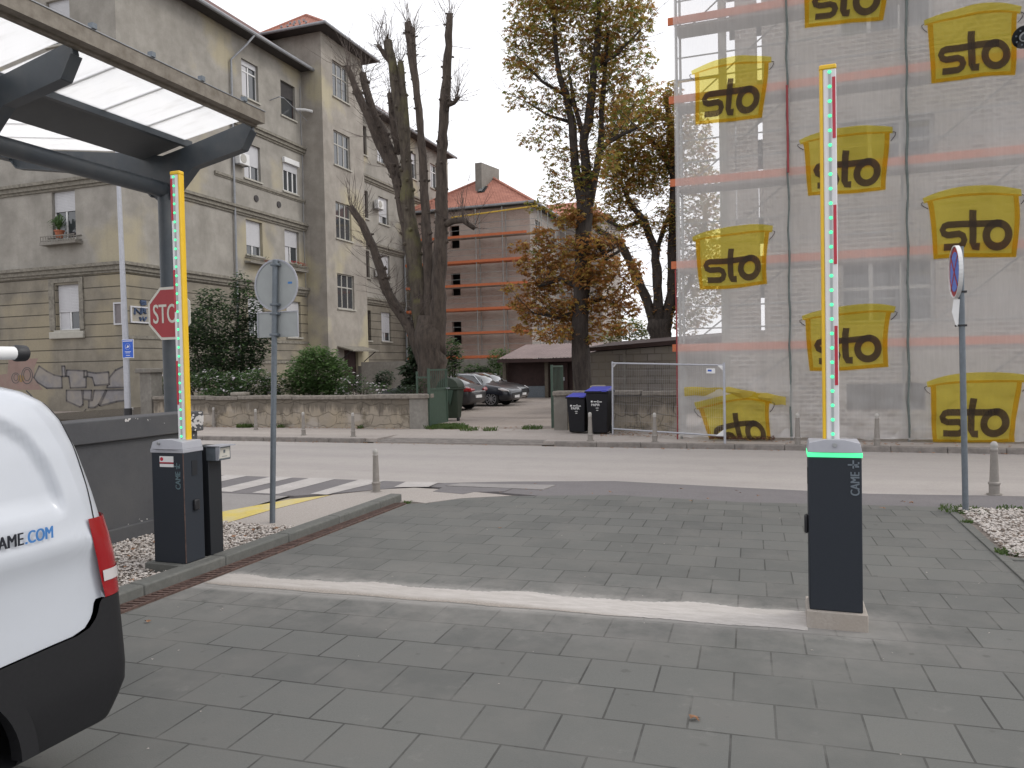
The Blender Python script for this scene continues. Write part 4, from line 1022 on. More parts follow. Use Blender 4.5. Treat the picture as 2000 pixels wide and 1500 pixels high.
for yw in (ARCH[0], -1.55):
    for s in (1, -1):
        xw = XC+s*(W2-.06)
        mb = MB(); mb.tube([(xw, yw, .33), (xw-s*.02, yw, .33), (xw-s*.2, yw, .33), (xw-s*.22, yw, .33)], [.30, .33, .33, .3], 28); wh = mb.build('wheel', 'tyre', t, smooth=True)
        MB().tube([(xw+s*.004, yw, .33), (xw-s*.02, yw, .33)], [.19, .205], 20).build('hub_cap', 'black_plastic', wh)
# tail lamp wrapping the rear corner
def corner(z, a, out):
    ins = inset(z); w2 = W2-ins+out; yr = yrear(z)+out; rc = RC+ins*.25
    if a < 0: return Vector((XC+w2, yr-rc+a, z))
    if a > 1: return Vector((XC+w2-rc-(a-1), yr, z))
    th = R(90*a); return Vector((XC+w2-rc+rc*math.cos(th), yr-rc+rc*math.sin(th), z))
def lamp(z0, z1, a0, a1, out, name, m, taper=0.0, parent=None):
    mb = MB(); nz, na = 12, 9; vs = []
    for j in range(nz+1):
        z = z0+(z1-z0)*j/nz
        for i in range(na+1):
            aa = a0(z) if callable(a0) else a0
            a = aa+(a1-aa)*i/na; vs.append(corner(z, a, out))
    b = [(j*(na+1)+i, j*(na+1)+i+1, (j+1)*(na+1)+i+1, (j+1)*(na+1)+i) for j in range(nz) for i in range(na)]
    mb.add(vs, b); return mb.build(name, m, parent or t, smooth=True, recalc=False)
zl0 = vpt(190, 1170)[1]; zl1 = vpt(184, 1012)[1]
a0 = lambda z: -.02-.015*math.sin((z-zl0)/(zl1-zl0)*3.1)
tl = lamp(zl0, zl1, a0, 1.06, .012, 'tail_lamp', 'lamp_red')
lamp(zl0+.075, zl0+.125, -.022, 1.05, .016, 'reversing_lamp', 'lamp_clear', parent=tl)
# rear shut line following the corner
mb = MB(); pts = []
seam_px = [(184, 1014), (180, 985), (172, 945), (160, 900), (147, 858), (132, 820), (115, 790), (100, 770), (90, 759)]
for (a_, b_) in zip(seam_px[:-1], seam_px[1:]):
    for k in range(3):
        px_, py_ = a_[0]+(b_[0]-a_[0])*k/3, a_[1]+(b_[1]-a_[1])*k/3; X_ = VX
        for _ in range(6): q_ = atx(px_, py_, X_); X_ = VX-inset(q_.z)+.0015
        yr_ = yrear(q_.z); rc_ = RC+inset(q_.z)*.25; ov_ = q_.y-(yr_-rc_)
        pts.append(Vector((X_-(0 if ov_ <= 0 else rc_-math.sqrt(max(1e-6, rc_*rc_-min(ov_, rc_*.97)**2))), q_.y, q_.z)))
mb.tube(pts, .0028, 6); mb.build('door_seam', 'grille', t)
# wordmark on the side
q0 = atx(102, 1026, VX); q1 = atx(102, 1050, VX); zc = (q0.z+q1.z)/2; hh_ = abs(q0.z-q1.z)
yE = vpt(102, 1045)[0]; yD = vpt(52, 1050)[0]
wcom = yE-yD
text('.COM', 'sticker_blue', t, (VX+.006, yD-.012, zc-hh_/2), (0, 1, 0), (0, 0, 1), wcom+.012, hh_, bold=.035)
text('CAME', 'car_navy', t, (VX+.006, yD-.012-wcom*1.32, zc-hh_/2), (0, 1, 0), (0, 0, 1), wcom*1.27, hh_, bold=.035)
# roof bar with black end
qb = aty(57, 691, 0) if False else None
rx = VX-.62
p1 = atx(50, 690, rx); 
mb = MB(); mb.tube([(rx, -2.2+1.0, p1.z), (rx, p1.y-.06, p1.z)], .033, 12); rk = mb.build('roof_bar', 'plate_white', t, smooth=True)
MB().tube([(rx, p1.y-.065, p1.z), (rx, p1.y-.05, p1.z), (rx, p1.y-.005, p1.z), (rx, p1.y+.004, p1.z)], [.034, .042, .04, .03], 14).build('end_cap', 'black_plastic', rk, smooth=True)
for yy in (p1.y-.42, -.9):
    MB().box(rx-.04, rx+.04, yy-.12, yy+.05, 1.84, p1.z-.01).build('bar_foot', 'black_plastic', t, bevel=.02)
# ================================================================== BUILDING HELPERS
def PX(X):   # facade facing +x : u = y, d = outwards
    return lambda u, z, d=0.0: Vector((X+d, u, z))
def PY(Y):   # facade facing -y : u = x, d = outwards
    return lambda u, z, d=0.0: Vector((u, Y-d, z))
def boxP(mb, P, u0, u1, z0, z1, d0, d1):
    return mb.hexa([P(u0, z0, d0), P(u1, z0, d0), P(u1, z0, d1), P(u0, z0, d1), P(u0, z1, d0), P(u1, z1, d0), P(u1, z1, d1), P(u0, z1, d1)])
def wallP(root, m, P, u0, u1, z0, z1, holes, name='wall', depth=.24):
    us = sorted({u0, u1} | {h[0] for h in holes} | {h[1] for h in holes}); zs = sorted({z0, z1} | {h[2] for h in holes} | {h[3] for h in holes})
    us = [u for u in us if u0 <= u <= u1]; zs = [z for z in zs if z0 <= z <= z1]
    mb = MB()
    for a, b in zip(us[:-1], us[1:]):
        for c, d in zip(zs[:-1], zs[1:]):
            mu, mz = (a+b)/2, (c+d)/2
            if any(h[0] < mu < h[1] and h[2] < mz < h[3] for h in holes): continue
            mb.quad(P(a, c), P(b, c), P(b, d), P(a, d))
    for h in holes:
        a, b, c, d = h
        if a < u0 or b > u1 or c < z0 or d > z1: continue
        for q in ((a, c, b, c), (b, c, b, d), (b, d, a, d), (a, d, a, c)):
            mb.quad(P(q[0], q[1]), P(q[2], q[3]), P(q[2], q[3], -depth), P(q[0], q[1], -depth))
    return mb.build(name, m, root, recalc=False)
def windowP(root, P, h, style='white', shut=0.0, sill=True, mull=1, transom=0.0, dep=.17, box=False, shutm='shutter', curtain=False, sillm='cream_plaster'):
    u0, u1, z0, z1 = h; fw = .07; fm = 'frame_white' if style == 'white' else ('frame_old' if style == 'old' else 'wood_dark')
    mb = MB(); d0, d1 = -dep-.05, -dep
    boxP(mb, P, u0, u0+fw, z0, z1, d0, d1); boxP(mb, P, u1-fw, u1, z0, z1, d0, d1)
    boxP(mb, P, u0+fw, u1-fw, z0, z0+fw, d0, d1); boxP(mb, P, u0+fw, u1-fw, z1-fw, z1, d0, d1)
    for k in range(1, mull+1):
        u = u0+(u1-u0)*k/(mull+1); boxP(mb, P, u-.045, u+.045, z0+fw, z1-fw, d0+.004, d1+.006)
    if transom:
        zt = z0+(z1-z0)*transom; boxP(mb, P, u0+fw, u1-fw, zt-.04, zt+.04, d0+.002, d1+.003)
    f = mb.build('window', fm, root)
    mb = MB(); mb.quad(P(u0+.01, z0+.01, -dep-.03), P(u1-.01, z0+.01, -dep-.03), P(u1-.01, z1-.01, -dep-.03), P(u0+.01, z1-.01, -dep-.03)); mb.build('pane', 'glass', f, recalc=False)
    if curtain:
        mb = MB(); n = 14; ww = (u1-u0)*.38
        for k in range(n):
            a, b = u0+fw+ww*k/n, u0+fw+ww*(k+1)/n
            mb.quad(P(a, z0+fw, -dep-.028+.006*(k % 2)), P(b, z0+fw, -dep-.028+.006*((k+1) % 2)), P(b, z1-fw, -dep-.028+.006*((k+1) % 2)), P(a, z1-fw, -dep-.028+.006*(k % 2)))
        mb.build('curtain', 'shutter', f, recalc=False)
    if shut > 0:
        zs = z1-(z1-z0)*shut; mb = MB(); n = max(4, int((z1-zs)/.07))
        for k in range(n):
            a = zs+(z1-zs)*k/n; b = zs+(z1-zs)*(k+1)/n
            boxP(mb, P, u0+.03, u1-.03, a+.004, b-.002, -dep+.012, -dep+.03)
        mb.build('roller_shutter', shutm, f)
    if box:
        mb = MB(); boxP(mb, P, u0-.03, u1+.03, z1-.3, z1+.02, -.02, .18); mb.build('shutter_box', 'frame_white', f, bevel=.02)
    if sill:
        mb = MB(); boxP(mb, P, u0-.09, u1+.09, z0-.09, z0, -dep, .10); mb.build('sill', sillm, f)
    return f
def corniceP(root, P, u0, u1, z, name='cornice', m='cornice'):
    mb = MB(); boxP(mb, P, u0, u1, z-.10, z+.05, 0.002, .26); boxP(mb, P, u0, u1, z-.30, z-.10, 0.002, .16); boxP(mb, P, u0, u1, z-.42, z-.30, 0.002, .08)
    return mb.build(name, m, root)

# ================================================================== APARTMENT BUILDING on the left
FX = -28.4; FY = 27.33
ab = thing('apartment_building', 'old grey-beige plastered apartment block with projecting stair tower', 'building', (FX-8, 45, 0))
P = PX(FX); ZE = 20.75
fl = [(3.85, 6.05), (8.42, 10.38), (12.70, 14.70), (17.25, 19.35)]
A = []
for i, (a, b) in enumerate(fl): A.append((35.95, 37.4, a+(.5 if i == 1 else 0)*0, b)); A.append((39.5, 40.95, a, b))
wallP(ab, 'plaster_rust', P, FY, 41.69, 0, 6.92, [h for h in A if h[3] < 7])
wallP(ab, 'plaster', P, FY, 41.69, 6.92, ZE, [h for h in A if h[3] > 7])
windowP(ab, P, A[0], shut=.45); windowP(ab, P, A[1], shut=.92, mull=0)
windowP(ab, P, A[2], shut=.72, dep=.2, style='white'); windowP(ab, P, A[3], shut=.5, curtain=True)
windowP(ab, P, A[4], shut=.6, curtain=True); windowP(ab, P, A[5], box=True, shut=.38, mull=2, dep=.02)
windowP(ab, P, A[6], shut=.14, transom=.72, curtain=True); windowP(ab, P, A[7], style='dark', shut=.42, shutm='soffit', mull=0, curtain=False)
corniceP(ab, P, FY, 41.69, 6.92)
for z in (10.95, 15.75): corniceP(ab, P, FY, 41.69, z)
mb = MB(); boxP(mb, P, 33.5, 41.69, 12.38, 12.52, .002, .10); boxP(mb, P, 33.5, 41.69, 12.30, 12.38, .002, .05); mb.build('string_course', 'cornice', ab)
mb = MB(); boxP(mb, P, FY, 41.69, 3.45, 3.6, .002, .05); boxP(mb, P, 34.8, 41.69, 2.25, 2.42, .002, .06); mb.build('plinth_band', 'cornice', ab)
# round vents
mb = MB()
for y, z in ((36.9, 11.7), (39.0, 11.75)): mb.tube([(FX+.0, y, z), (FX+.05, y, z)], .19, 16)
mb.build('vent', 'soffit', ab)
# front facing the street
P = PY(FY); XL = -44
B = [(-32.62, -31.16, 3.95, 6.10), (-32.66, -31.2, 8.25, 10.5), (-32.66, -31.2, 12.8, 14.9), (-32.6, -31.14, 17.3, 19.4), (-37.9, -36.5, 3.95, 6.1), (-37.9, -36.5, 8.25, 10.5), (-37.9, -36.5, 12.8, 14.9), (-37.9, -36.5, 17.3, 19.4)]
wallP(ab, 'plaster_rust', P, XL, FX, 0, 6.92, [h for h in B if h[3] < 7])
wallP(ab, 'plaster', P, XL, FX, 6.92, ZE, [h for h in B if h[3] > 7])
windowP(ab, P, B[0], shut=.6, curtain=True); windowP(ab, P, B[1], shut=.42); windowP(ab, P, B[2], shut=.3); windowP(ab, P, B[3], shut=.75)
for b in B[4:]: windowP(ab, P, b, shut=.4)
for z in (6.92, 10.95, 15.75):
    mb = MB(); boxP(mb, P, XL, FX+.26, z-.10, z+.05, .002, .26); boxP(mb, P, XL, FX+.16, z-.30, z-.10, .002, .16); boxP(mb, P, XL, FX+.08, z-.42, z-.30, .002, .08); mb.build('cornice', 'cornice', ab)
mb = MB(); boxP(mb, P, -33.0, -30.85, 3.55, 3.88, 0, .13); mb.build('sill_block', 'cream_plaster', ab, bevel=.03)
mb = MB(); boxP(mb, P, -33.0, -32.66, 3.95, 6.197, .003, .07); boxP(mb, P, -31.1, -30.85, 3.95, 6.197, .003, .07); boxP(mb, P, -33.0, -30.85, 6.2, 6.4, .003, .07); mb.build('window_surround', 'cornice', ab)
# tower
TX = -26.94; ty0, ty1 = 41.69, 46.62; TZ = 23.05
P = PY(ty0); wallP(ab, 'plaster_tower', P, FX-2.2, TX, 0, TZ, [], 'tower_wall')
P = PX(TX)
Tw = [(42.95, 44.85, 19.3, 21.6), (42.9, 44.85, 14.95, 17.15), (42.92, 44.8, 10.25, 12.6), (42.9, 44.95, 5.75, 8.0), (43.5, 45.25, 0.3, 3.05)]
wallP(ab, 'plaster_tower', P, ty0, ty1, 0, TZ, Tw, 'tower_wall')
for h in Tw[:4]: windowP(ab, P, h, style='old', mull=2, transom=.62, dep=.12, sillm='cream_plaster')
mb = MB(); boxP(mb, P, 43.5, 45.25, .3, 3.05, -.3, -.2); boxP(mb, P, 44.33, 44.4, .3, 3.05, -.2, -.18); dr = mb.build('door', 'wood_dark', ab)
mb = MB(); mb.hexa([P(42.7, 3.25, 0), P(46.0, 3.25, 0), P(46.0, 2.95, 1.15), P(42.7, 2.95, 1.15), P(42.7, 3.33, 0), P(46.0, 3.33, 0), P(46.0, 3.03, 1.15), P(42.7, 3.03, 1.15)]); mb.build('porch_roof', 'cornice', ab)
mb = MB(); mb.tube([P(42.8, 2.3, .05), P(42.8, 3.0, 1.0)], .03, 6); mb.tube([P(45.9, 2.3, .05), P(45.9, 3.0, 1.0)], .03, 6); mb.build('porch_bracket', 'grille', ab)
mb = MB(); boxP(mb, P, 45.2, 46.5, .3, 2.0, .003, 1.0); mb.build('porch_wall', 'conc_pier', ab)
P2 = PX(TX-9); mb = MB(); mb.box(FX-2.2, TX, ty1-.01, ty1, 0, TZ); mb.build('tower_wall', 'plaster_tower', ab)
# tower roof
ex0, ex1, ey0, ey1, ez = -31.0, TX+.80, ty0-.75, ty1+.8, TZ-.1
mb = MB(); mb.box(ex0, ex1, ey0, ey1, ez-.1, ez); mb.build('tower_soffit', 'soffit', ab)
ap1, ap2 = Vector((-29.2, 43.6, 25.0)), Vector((-29.6, 44.8, 25.0))
mb = MB(); c4 = [Vector((ex0, ey0, ez+.02)), Vector((ex1, ey0, ez+.02)), Vector((ex1, ey1, ez+.02)), Vector((ex0, ey1, ez+.02))]
mb.quad(c4[0], c4[1], ap1); mb.quad(c4[1], c4[2], ap2, ap1); mb.quad(c4[2], c4[3], ap2); mb.quad(c4[3], c4[0], ap1, ap2)
tr = mb.build('tower_roof', 'tiles', ab)
mb = MB(); mb.tube([c4[1], ap1], .11, 6); mb.tube([c4[0], ap1], .11, 6); mb.tube([ap1, ap2], .11, 6); mb.tube([c4[2], ap2], .11, 6); mb.build('ridge_tiles', 'tiles', tr)
mb = MB(); mb.tube([(ex0, ey0-.08, ez), (ex1+.08, ey0-.08, ez), (ex1+.08, ey1+.08, ez)], .10, 8); mb.build('tower_gutter', 'zinc', ab)
mb = MB(); rnd = random.Random(2)
for k in range(9):
    u = .25+.06*k; p = c4[0].lerp(c4[1], u).lerp(ap1, .22+.2*(k % 2)); mb.box(p.x-.06, p.x+.06, p.y-.06, p.y+.02, p.z+.02, p.z+.14)
mb.build('snow_guard', 'zinc', tr)
# main eaves and roof
for (ya, yb) in ((FY-.75, ty0-.02), (ty1+.02, 64)):
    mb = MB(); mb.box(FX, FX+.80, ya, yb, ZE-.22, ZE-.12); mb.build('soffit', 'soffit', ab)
    mb = MB(); mb.tube([(FX+.88, ya, ZE-.2), (FX+.88, yb, ZE-.2)], .11, 8); mb.build('gutter', 'zinc', ab)
mb = MB(); mb.box(XL, FX+.8, FY-.75, FY, ZE-.22, ZE-.12); mb.build('soffit', 'soffit', ab)
mb = MB(); rz = ZE+6.2
mb.quad((FX+.85, FY-.8, ZE-.1), (FX+.85, 64, ZE-.1), (FX-8, 58, rz), (FX-8, FY+7, rz)); mb.quad((FX+.85, FY-.8, ZE-.1), (FX-8, FY+7, rz), (XL, FY+7, rz), (XL, FY-.8, ZE-.1))
mb.quad((FX-8, FY+7, rz), (FX-8, 58, rz), (XL, 58, rz), (XL, FY+7, rz)); mb.build('roof', 'tiles_old', ab, recalc=False)
# beyond the tower
P = PX(FX)
D = []
for i, (a, b) in enumerate(fl):
    D += [(48.9, 49.6, a, b), (51.15, 52.65, a, b), (56.2, 57.6, a, b), (60.3, 61.7, a, b)]
wallP(ab, 'plaster_rust', P, ty1, 64, 0, 6.92, [h for h in D if h[3] < 7])
wallP(ab, 'plaster', P, ty1, 64, 6.92, ZE, [h for h in D if h[3] > 7])
for k, h in enumerate(D): windowP(ab, P, h, style='white' if k % 4 else 'dark', mull=1 if k % 4 else 0, shut=(0, .0, .4, .7)[(k*7) % 4] if k % 4 else 0, transom=.7 if k % 3 == 0 else 0, curtain=k % 2 == 1)
for z in (6.92, 10.95, 15.75): corniceP(ab, P, ty1, 64, z)
mb = MB(); mb.quad((FX, 64, 0), (XL, 64, 0), (XL, 64, ZE), (FX, 64, ZE)); mb.quad((XL, FY, 0), (XL, 64, 0), (XL, 64, ZE), (XL, FY, ZE)); mb.build('wall', 'plaster', ab, recalc=False)
# downpipes
for pts in ([(FX+.88, 36.0, ZE-.3), (FX+.7, 35.6, ZE-.9), (FX+.12, 34.95, ZE-1.9), (FX+.12, 34.9, 2.2)], [(FX+.85, 54.9, ZE-.3), (FX+.12, 54.9, ZE-1.1), (FX+.12, 54.9, .4)]):
    MB().tube(pts, .06, 8).build('downpipe', 'zinc', ab, smooth=True)
mb = MB(); pts = [P(41.45-.05*math.sin(k), ZE-1.2-k*1.1, .05) for k in range(13)]; mb.tube(pts, .018, 5); mb.build('cable', 'zinc', ab)
mb = MB(); mb.tube([P(41.0, 18.0, 0), P(41.3, 18.0, .5), P(41.45, 17.9, .9)], .09, 8); mb.build('flue_pipe', 'frame_white', ab, smooth=True)
mb = MB(); mb.tube([P(38.4, 17.75, .02), P(38.6, 17.95, .55), P(39.0, 18.0, .58)], .03, 6); mb.tube([P(39.0, 18.0, .58), P(41.3, 17.3, .6)], .02, 5); mb.build('washing_line', 'zinc', ab)
# graffiti on the plinth, as thin coats of paint
def gq(px, py, o): q = aty(px, py, FY-o); return q
def zo(x, y): return (x*.12, 670+y*.12)
fills = [[(635,375),(760,460),(880,520),(1000,545),(1010,730),(760,735),(610,640),(550,560)], [(1085,440),(1360,450),(1365,560),(1400,560),(1400,720),(1145,730),(1120,545),(1085,540)], [(1005,375),(1050,375),(1065,540),(1015,545)],
         [(1425,470),(1560,490),(1765,470),(1770,670),(1540,690),(1500,560),(1425,545)], [(1375,450),(1410,450),(1415,545),(1370,545)], [(1780,560),(1880,440),(2060,360),(2060,720),(1740,725),(1745,690),(1780,670)],
         [(1080,770),(1330,770),(1350,1000),(1300,1040),(1080,940)], [(1350,770),(1490,770),(1480,930),(1350,910)], [(1530,770),(1720,770),(1600,1000),(1545,1045),(1440,1050),(1445,940),(1500,930)], [(1735,770),(2060,760),(2060,930),(1900,950),(1620,1020)]]
mb = MB()
for poly in fills: mb.add([gq(*zo(*q), .006) for q in poly], [tuple(range(len(poly)))])
M['graffiti_grey'] = mat('graffiti_grey', (0.23, 0.22, 0.225), 0.9, 0.12, 4, big=(0.26, 0.235, 0.205), bigscale=1.2)
M['graffiti_dark'] = mat('graffiti_dark', (0.085, 0.08, 0.085), 0.9, 0.1, 6, big=(0.15, 0.135, 0.125), bigscale=1.2)
M['graffiti_pink'] = mat('graffiti_pink', (0.28, 0.19, 0.165), 0.9, 0.1, 2, big=(0.25, 0.2, 0.165), bigscale=1.5)
M['graffiti_ochre'] = mat('graffiti_ochre', (0.28, 0.18, 0.08), 0.9, 0.1, 6)
M['graffiti_blue'] = mat('graffiti_blue', (0.06, 0.09, 0.16), 0.9, 0.1, 6)
g = mb.build('graffiti_fill', 'graffiti_grey', ab, recalc=False)
mb = MB(); off = .010
for poly in fills:
    pts = [gq(*zo(*q), off) for q in poly+[poly[0]]]; off += .0008
    for a, b in zip(pts[:-1], pts[1:]):
        d = (b-a).normalized(); mb.bar(a-d*.02, b+d*.02, .004, .075, Vector((0, 1, 0)).cross(d))
mb.build('graffiti_outline', 'graffiti_dark', ab)
mb = MB(); poly = [(140,260),(620,250),(560,400),(560,560),(640,690),(700,760),(-60,760),(-40,520),(120,500)]
mb.add([gq(*zo(*q), .004) for q in poly], [tuple(range(len(poly)))]); mb.build('graffiti_patch', 'graffiti_pink', ab, recalc=False)
def ring(cx, cy, rx, ry, w_, o_):
    n = 22; mb = MB()
    for k in range(n):
        a, b = 2*math.pi*k/n, 2*math.pi*(k+1)/n
        q = [(cx+rx*math.cos(a), cy+ry*math.sin(a)), (cx+rx*math.cos(b), cy+ry*math.sin(b)), (cx+(rx-w_)*math.cos(b), cy+(ry-w_)*math.sin(b)), (cx+(rx-w_)*math.cos(a), cy+(ry-w_)*math.sin(a))]
        mb.add([gq(*zo(*p), o_) for p in q], [(0, 1, 2, 3)])
    mb.build('graffiti_ring', 'graffiti_dark', ab, recalc=False)
ring(440, 530, 95, 140, 14, .009); ring(440, 520, 62, 100, 12, .010); ring(255, 570, 70, 90, 12, .009); ring(258, 560, 38, 58, 10, .010)
mb = MB(); mb.add([gq(*zo(*q), .0075) for q in [(290,530),(340,520),(400,540),(390,620),(330,640),(285,600)]], [(0,1,2,3,4,5)]); mb.build('graffiti_spot', 'graffiti_ochre', ab, recalc=False)
# crack along the plinth
mb = MB(); pts = [gq(*zo(*q), .012) for q in [(1400,1070),(1370,1110),(1300,1135),(1275,1190),(1262,1215)]]; mb.tube(pts, .015, 4); mb.build('crack', 'graffiti_dark', ab)
for (pts, o_) in (([(545,180),(640,190),(648,240),(560,250),(548,215),(600,205),(640,215)], 0), ([(430,440),(430,320),(540,430),(545,310),(640,380)], 0), ([(560,430),(570,320),(640,330),(600,390),(650,420)], 0), ([(530,490),(540,560),(590,500),(610,570),(655,500)], 0)):
    mb = MB(); mb.tube([atx(220+x*.1, 570+y*.1, FX+.03) for x, y in pts], .06, 5); mb.build('graffiti_tag', 'graffiti_blue', ab)

# windows boxes, plant pots, air conditioners (things fixed to the building)
def foliage(name, root, mats, blobs, n, leaf, seed=0, flat_=0.0, kind=None, droop=0.3, parts=1, weights=None, leafw=.42, shell=0.0):
    """leaf clusters scattered through ellipsoid blobs (cx, cy, cz, rx, ry, rz)"""
    rnd = random.Random(seed); vol = [b[3]*b[4]*b[5] for b in blobs]; tot = sum(v**.8 for v in vol); mb = MB()
    for b, v in zip(blobs, vol):
        for i in range(int(n*v**.8/tot)):
            while True:
                x, y, z = rnd.uniform(-1, 1), rnd.uniform(-1, 1), rnd.uniform(-1, 1); r = math.sqrt(x*x+y*y+z*z)
                if r <= 1 and r >= shell*rnd.random(): break
            c = Vector((b[0]+x*b[3], b[1]+y*b[4], b[2]+z*b[5]))
            if mats: mb.cm = rnd.choices(range(len(mats)), weights)[0] if weights else rnd.randrange(len(mats))
            a0 = rnd.uniform(0, 6.28); tilt = rnd.uniform(-.5, .5)
            for k in range(parts):
                a = a0+(k-(parts-1)/2)*(.62 if parts > 1 else 0)+rnd.uniform(-.15, .15)
                L = leaf*rnd.uniform(.6, 1.25); W_ = L*leafw
                dirv = Vector((math.cos(a), math.sin(a), -droop+tilt+rnd.uniform(-.3, .3))).normalized()
                sdv = dirv.cross(Vector((rnd.uniform(-.4, .4), rnd.uniform(-.4, .4), 1))).normalized()
                e = c+dirv*L
                m1 = c+dirv*L*.6
                mb.add([c, m1-sdv*W_*.5, e, m1+sdv*W_*.5], [(0, 1, 2, 3)])
    return mb.build(name, mats, root, recalc=False, kind='stuff' if name in ('flowers', 'trunk_shoots', 'stem_leaves') else kind)
def flowerbox(y0, y1, z, X, label, red, cat='flower box'):
    t = thing('flower_box', label, cat, (X+.2, (y0+y1)/2, z), group='balcony boxes under the windows')
    mb = MB()
    for d in (.02, .40): mb.box(X+d, X+d+.03, y0, y1, z, z+.04); mb.box(X+d, X+d+.03, y0, y1, z+.2, z+.23)
    k = y0
    while k < y1: mb.box(X+.40, X+.42, k, k+.02, z+.02, z+.22); k += .12
    mb.box(X+.02, X+.43, y0, y0+.03, z+.2, z+.23); mb.box(X+.02, X+.43, y1-.03, y1, z+.2, z+.23); mb.box(X, X+.42, y0, y1, z-.1, z-.02)
    mb.build('rack', 'conc_pier', t)
    if red:
        foliage('leaves', t, ['shrub_mid'], [(X+.25, (y0+y1)/2, z+.33, .16, (y1-y0)/2-.1, .16)], 130, .1, 5)
        foliage('flowers', t, ['petal_red'], [(X+.3, y0+(y1-y0)*k, z+.42, .14, .22, .12) for k in (.3, .6, .85)], 110, .08, 6, leafw=.8)
    else:
        foliage('leaves', t, ['shrub_dark'], [(X+.25, y0+.4, z+.35, .15, .3, .12), (X+.25, y1-.35, z+.35, .15, .15, .16)], 80, .1, 7)
        MB().lathe([(.1, 0), (.14, .2)], 12, (X+.24, y1-.35, z+.05)).build('pot', 'pot', t)
flowerbox(35.75, 37.7, 8.0, FX, 'wire balcony box with small pot under the mostly shuttered upper floor window', False)
flowerbox(39.35, 41.3, 8.0, FX, 'wire balcony box full of red geraniums under a window beside the stair tower', True)
t = thing('potted_plant', 'green spiky plant in a terracotta pot on the sill of the street side window', 'plant', (-32.1, FY-.1, 8.3))
MB().lathe([(.14, 0), (.2, .3), (.23, .3), (.23, .36)], 16, (-32.1, FY-.12, 8.28)).build('pot', 'pot', t)
mb = MB(); rnd = random.Random(8)
for k in range(60):
    a = rnd.uniform(0, 6.28); L = rnd.uniform(.5, 1.0); hz = rnd.uniform(.15, 1.0); bx = Vector((-32.1, FY-.15, 8.6+rnd.uniform(0, .25)))
    mid = bx+Vector((math.cos(a)*L*.35, math.sin(a)*L*.25, hz*.55)); e = bx+Vector((math.cos(a)*L*.7, math.sin(a)*L*.35-.05, hz*.35)); s = Vector((-math.sin(a)*.035, math.cos(a)*.035, 0))
    mb.add([bx-s*.5, bx+s*.5, mid+s, e, mid-s], [(0, 1, 2, 4), (2, 3, 4)])
mb.build('leaves', 'shrub_mid', t, recalc=False)
mb = MB(); PP = PY(FY)
for d in (.02, .38): boxP(mb, PP, -33.0, -30.85, 8.13, 8.17, d, d+.04); boxP(mb, PP, -33.0, -30.85, 8.33, 8.37, d, d+.04)
boxP(mb, PP, -33.05, -30.8, 7.95, 8.08, 0, .42)
for k in range(14): boxP(mb, PP, -33.0+k*.16, -32.98+k*.16, 8.1, 8.35, .38, .40)
mb.build('balcony_box', 'conc_pier', label='low wire railing box under the window with the spiky potted plant', cat='window box')
def aircon(y, z, X, label):
    t = thing('air_conditioner', label, 'air conditioner', (X+.2, y, z), group='air conditioner units on the facade')
    mb = MB(); mb.box(X+.12, X+.45, y-.42, y+.42, z, z+.62); mb.build('casing', 'frame_white', t, bevel=.02)
    mb = MB(); mb.tube([(X+.45, y-.1, z+.31), (X+.465, y-.1, z+.31)], .25, 20); mb.tube([(X+.28, y-.43, z+.31), (X+.28, y-.42, z+.31)], .02, 4)
    mb.build('fan_grille', 'frame_old', t)
    mb = MB(); mb.box(X, X+.46, y-.4, y-.36, z-.05, z-.005); mb.box(X, X+.46, y+.3, y+.34, z-.05, z-.005); mb.build('bracket', 'zinc', t)
acp = atx(474, 322, FX+.3)
aircon(acp.y, acp.z, FX, 'white air conditioner just below the tip of the canopy, beside a shuttered window')
aircon(50.7, 13.6, FX, 'air conditioner beyond the stair tower on the upper floor, behind the bare tree')
aircon(50.6, 8.6, FX, 'air conditioner beyond the stair tower one floor lower, behind the bare tree')

# lamp post in front of the corner, with the blue notice
p = aty(250, 806, 19.5); top = aty(226, 230, 19.5)
t = thing('lamp_post', 'tall pale metal lamp post in front of the corner of the apartment block', 'lamp post', (p.x, p.y, SW))
MB().tube([(p.x, p.y, SW), (p.x, p.y, 3.0), (top.x+.0, p.y, top.z)], [.10, .095, .055], 14).build('pole', 'galv_light', t, smooth=True)
MB().tube([(p.x, p.y, SW), (p.x, p.y, .72)], .125, 14).build('base_sleeve', 'black_plastic', t, smooth=True)
a, b = aty(239, 663, p.y-.12), aty(262, 699, p.y-.12)
t = thing('notice_sign', 'small blue notice plate with white pictogram strapped to the lamp post', 'sign', (p.x, p.y-.12, b.z))
mb = MB(); mb.box(a.x, b.x, p.y-.135, p.y-.12, b.z, a.z); mb.build('plate', 'plate_white', t)
mb = MB(); mb.box(a.x+.015, b.x-.015, p.y-.138, p.y-.1355, b.z+.015, a.z-.015); bf = mb.build('blue_face', 'sign_blue', t)
mb = MB(); y_ = p.y-.141; w_ = b.x-a.x; cxm = (a.x+b.x)/2; zc = a.z-.24
mb.box(a.x+.04, b.x-.04, y_, y_+.002, a.z-.07, a.z-.045)
for k in range(18):
    q0, q1 = 2*math.pi*k/18, 2*math.pi*(k+1)/18; mb.bar((cxm+.1*math.cos(q0), y_, zc+.1*math.sin(q0)), (cxm+.1*math.cos(q1), y_, zc+.1*math.sin(q1)), .003, .012, (0, 1, 0)) 
mb.add([(cxm-.07, y_, zc-.04), (cxm+.03, y_, zc-.03), (cxm+.07, y_, zc+.03), (cxm+.02, y_, zc+.02), (cxm-.0, y_, zc+.07), (cxm-.02, y_, zc)], [(0,1,2,3,4,5)])
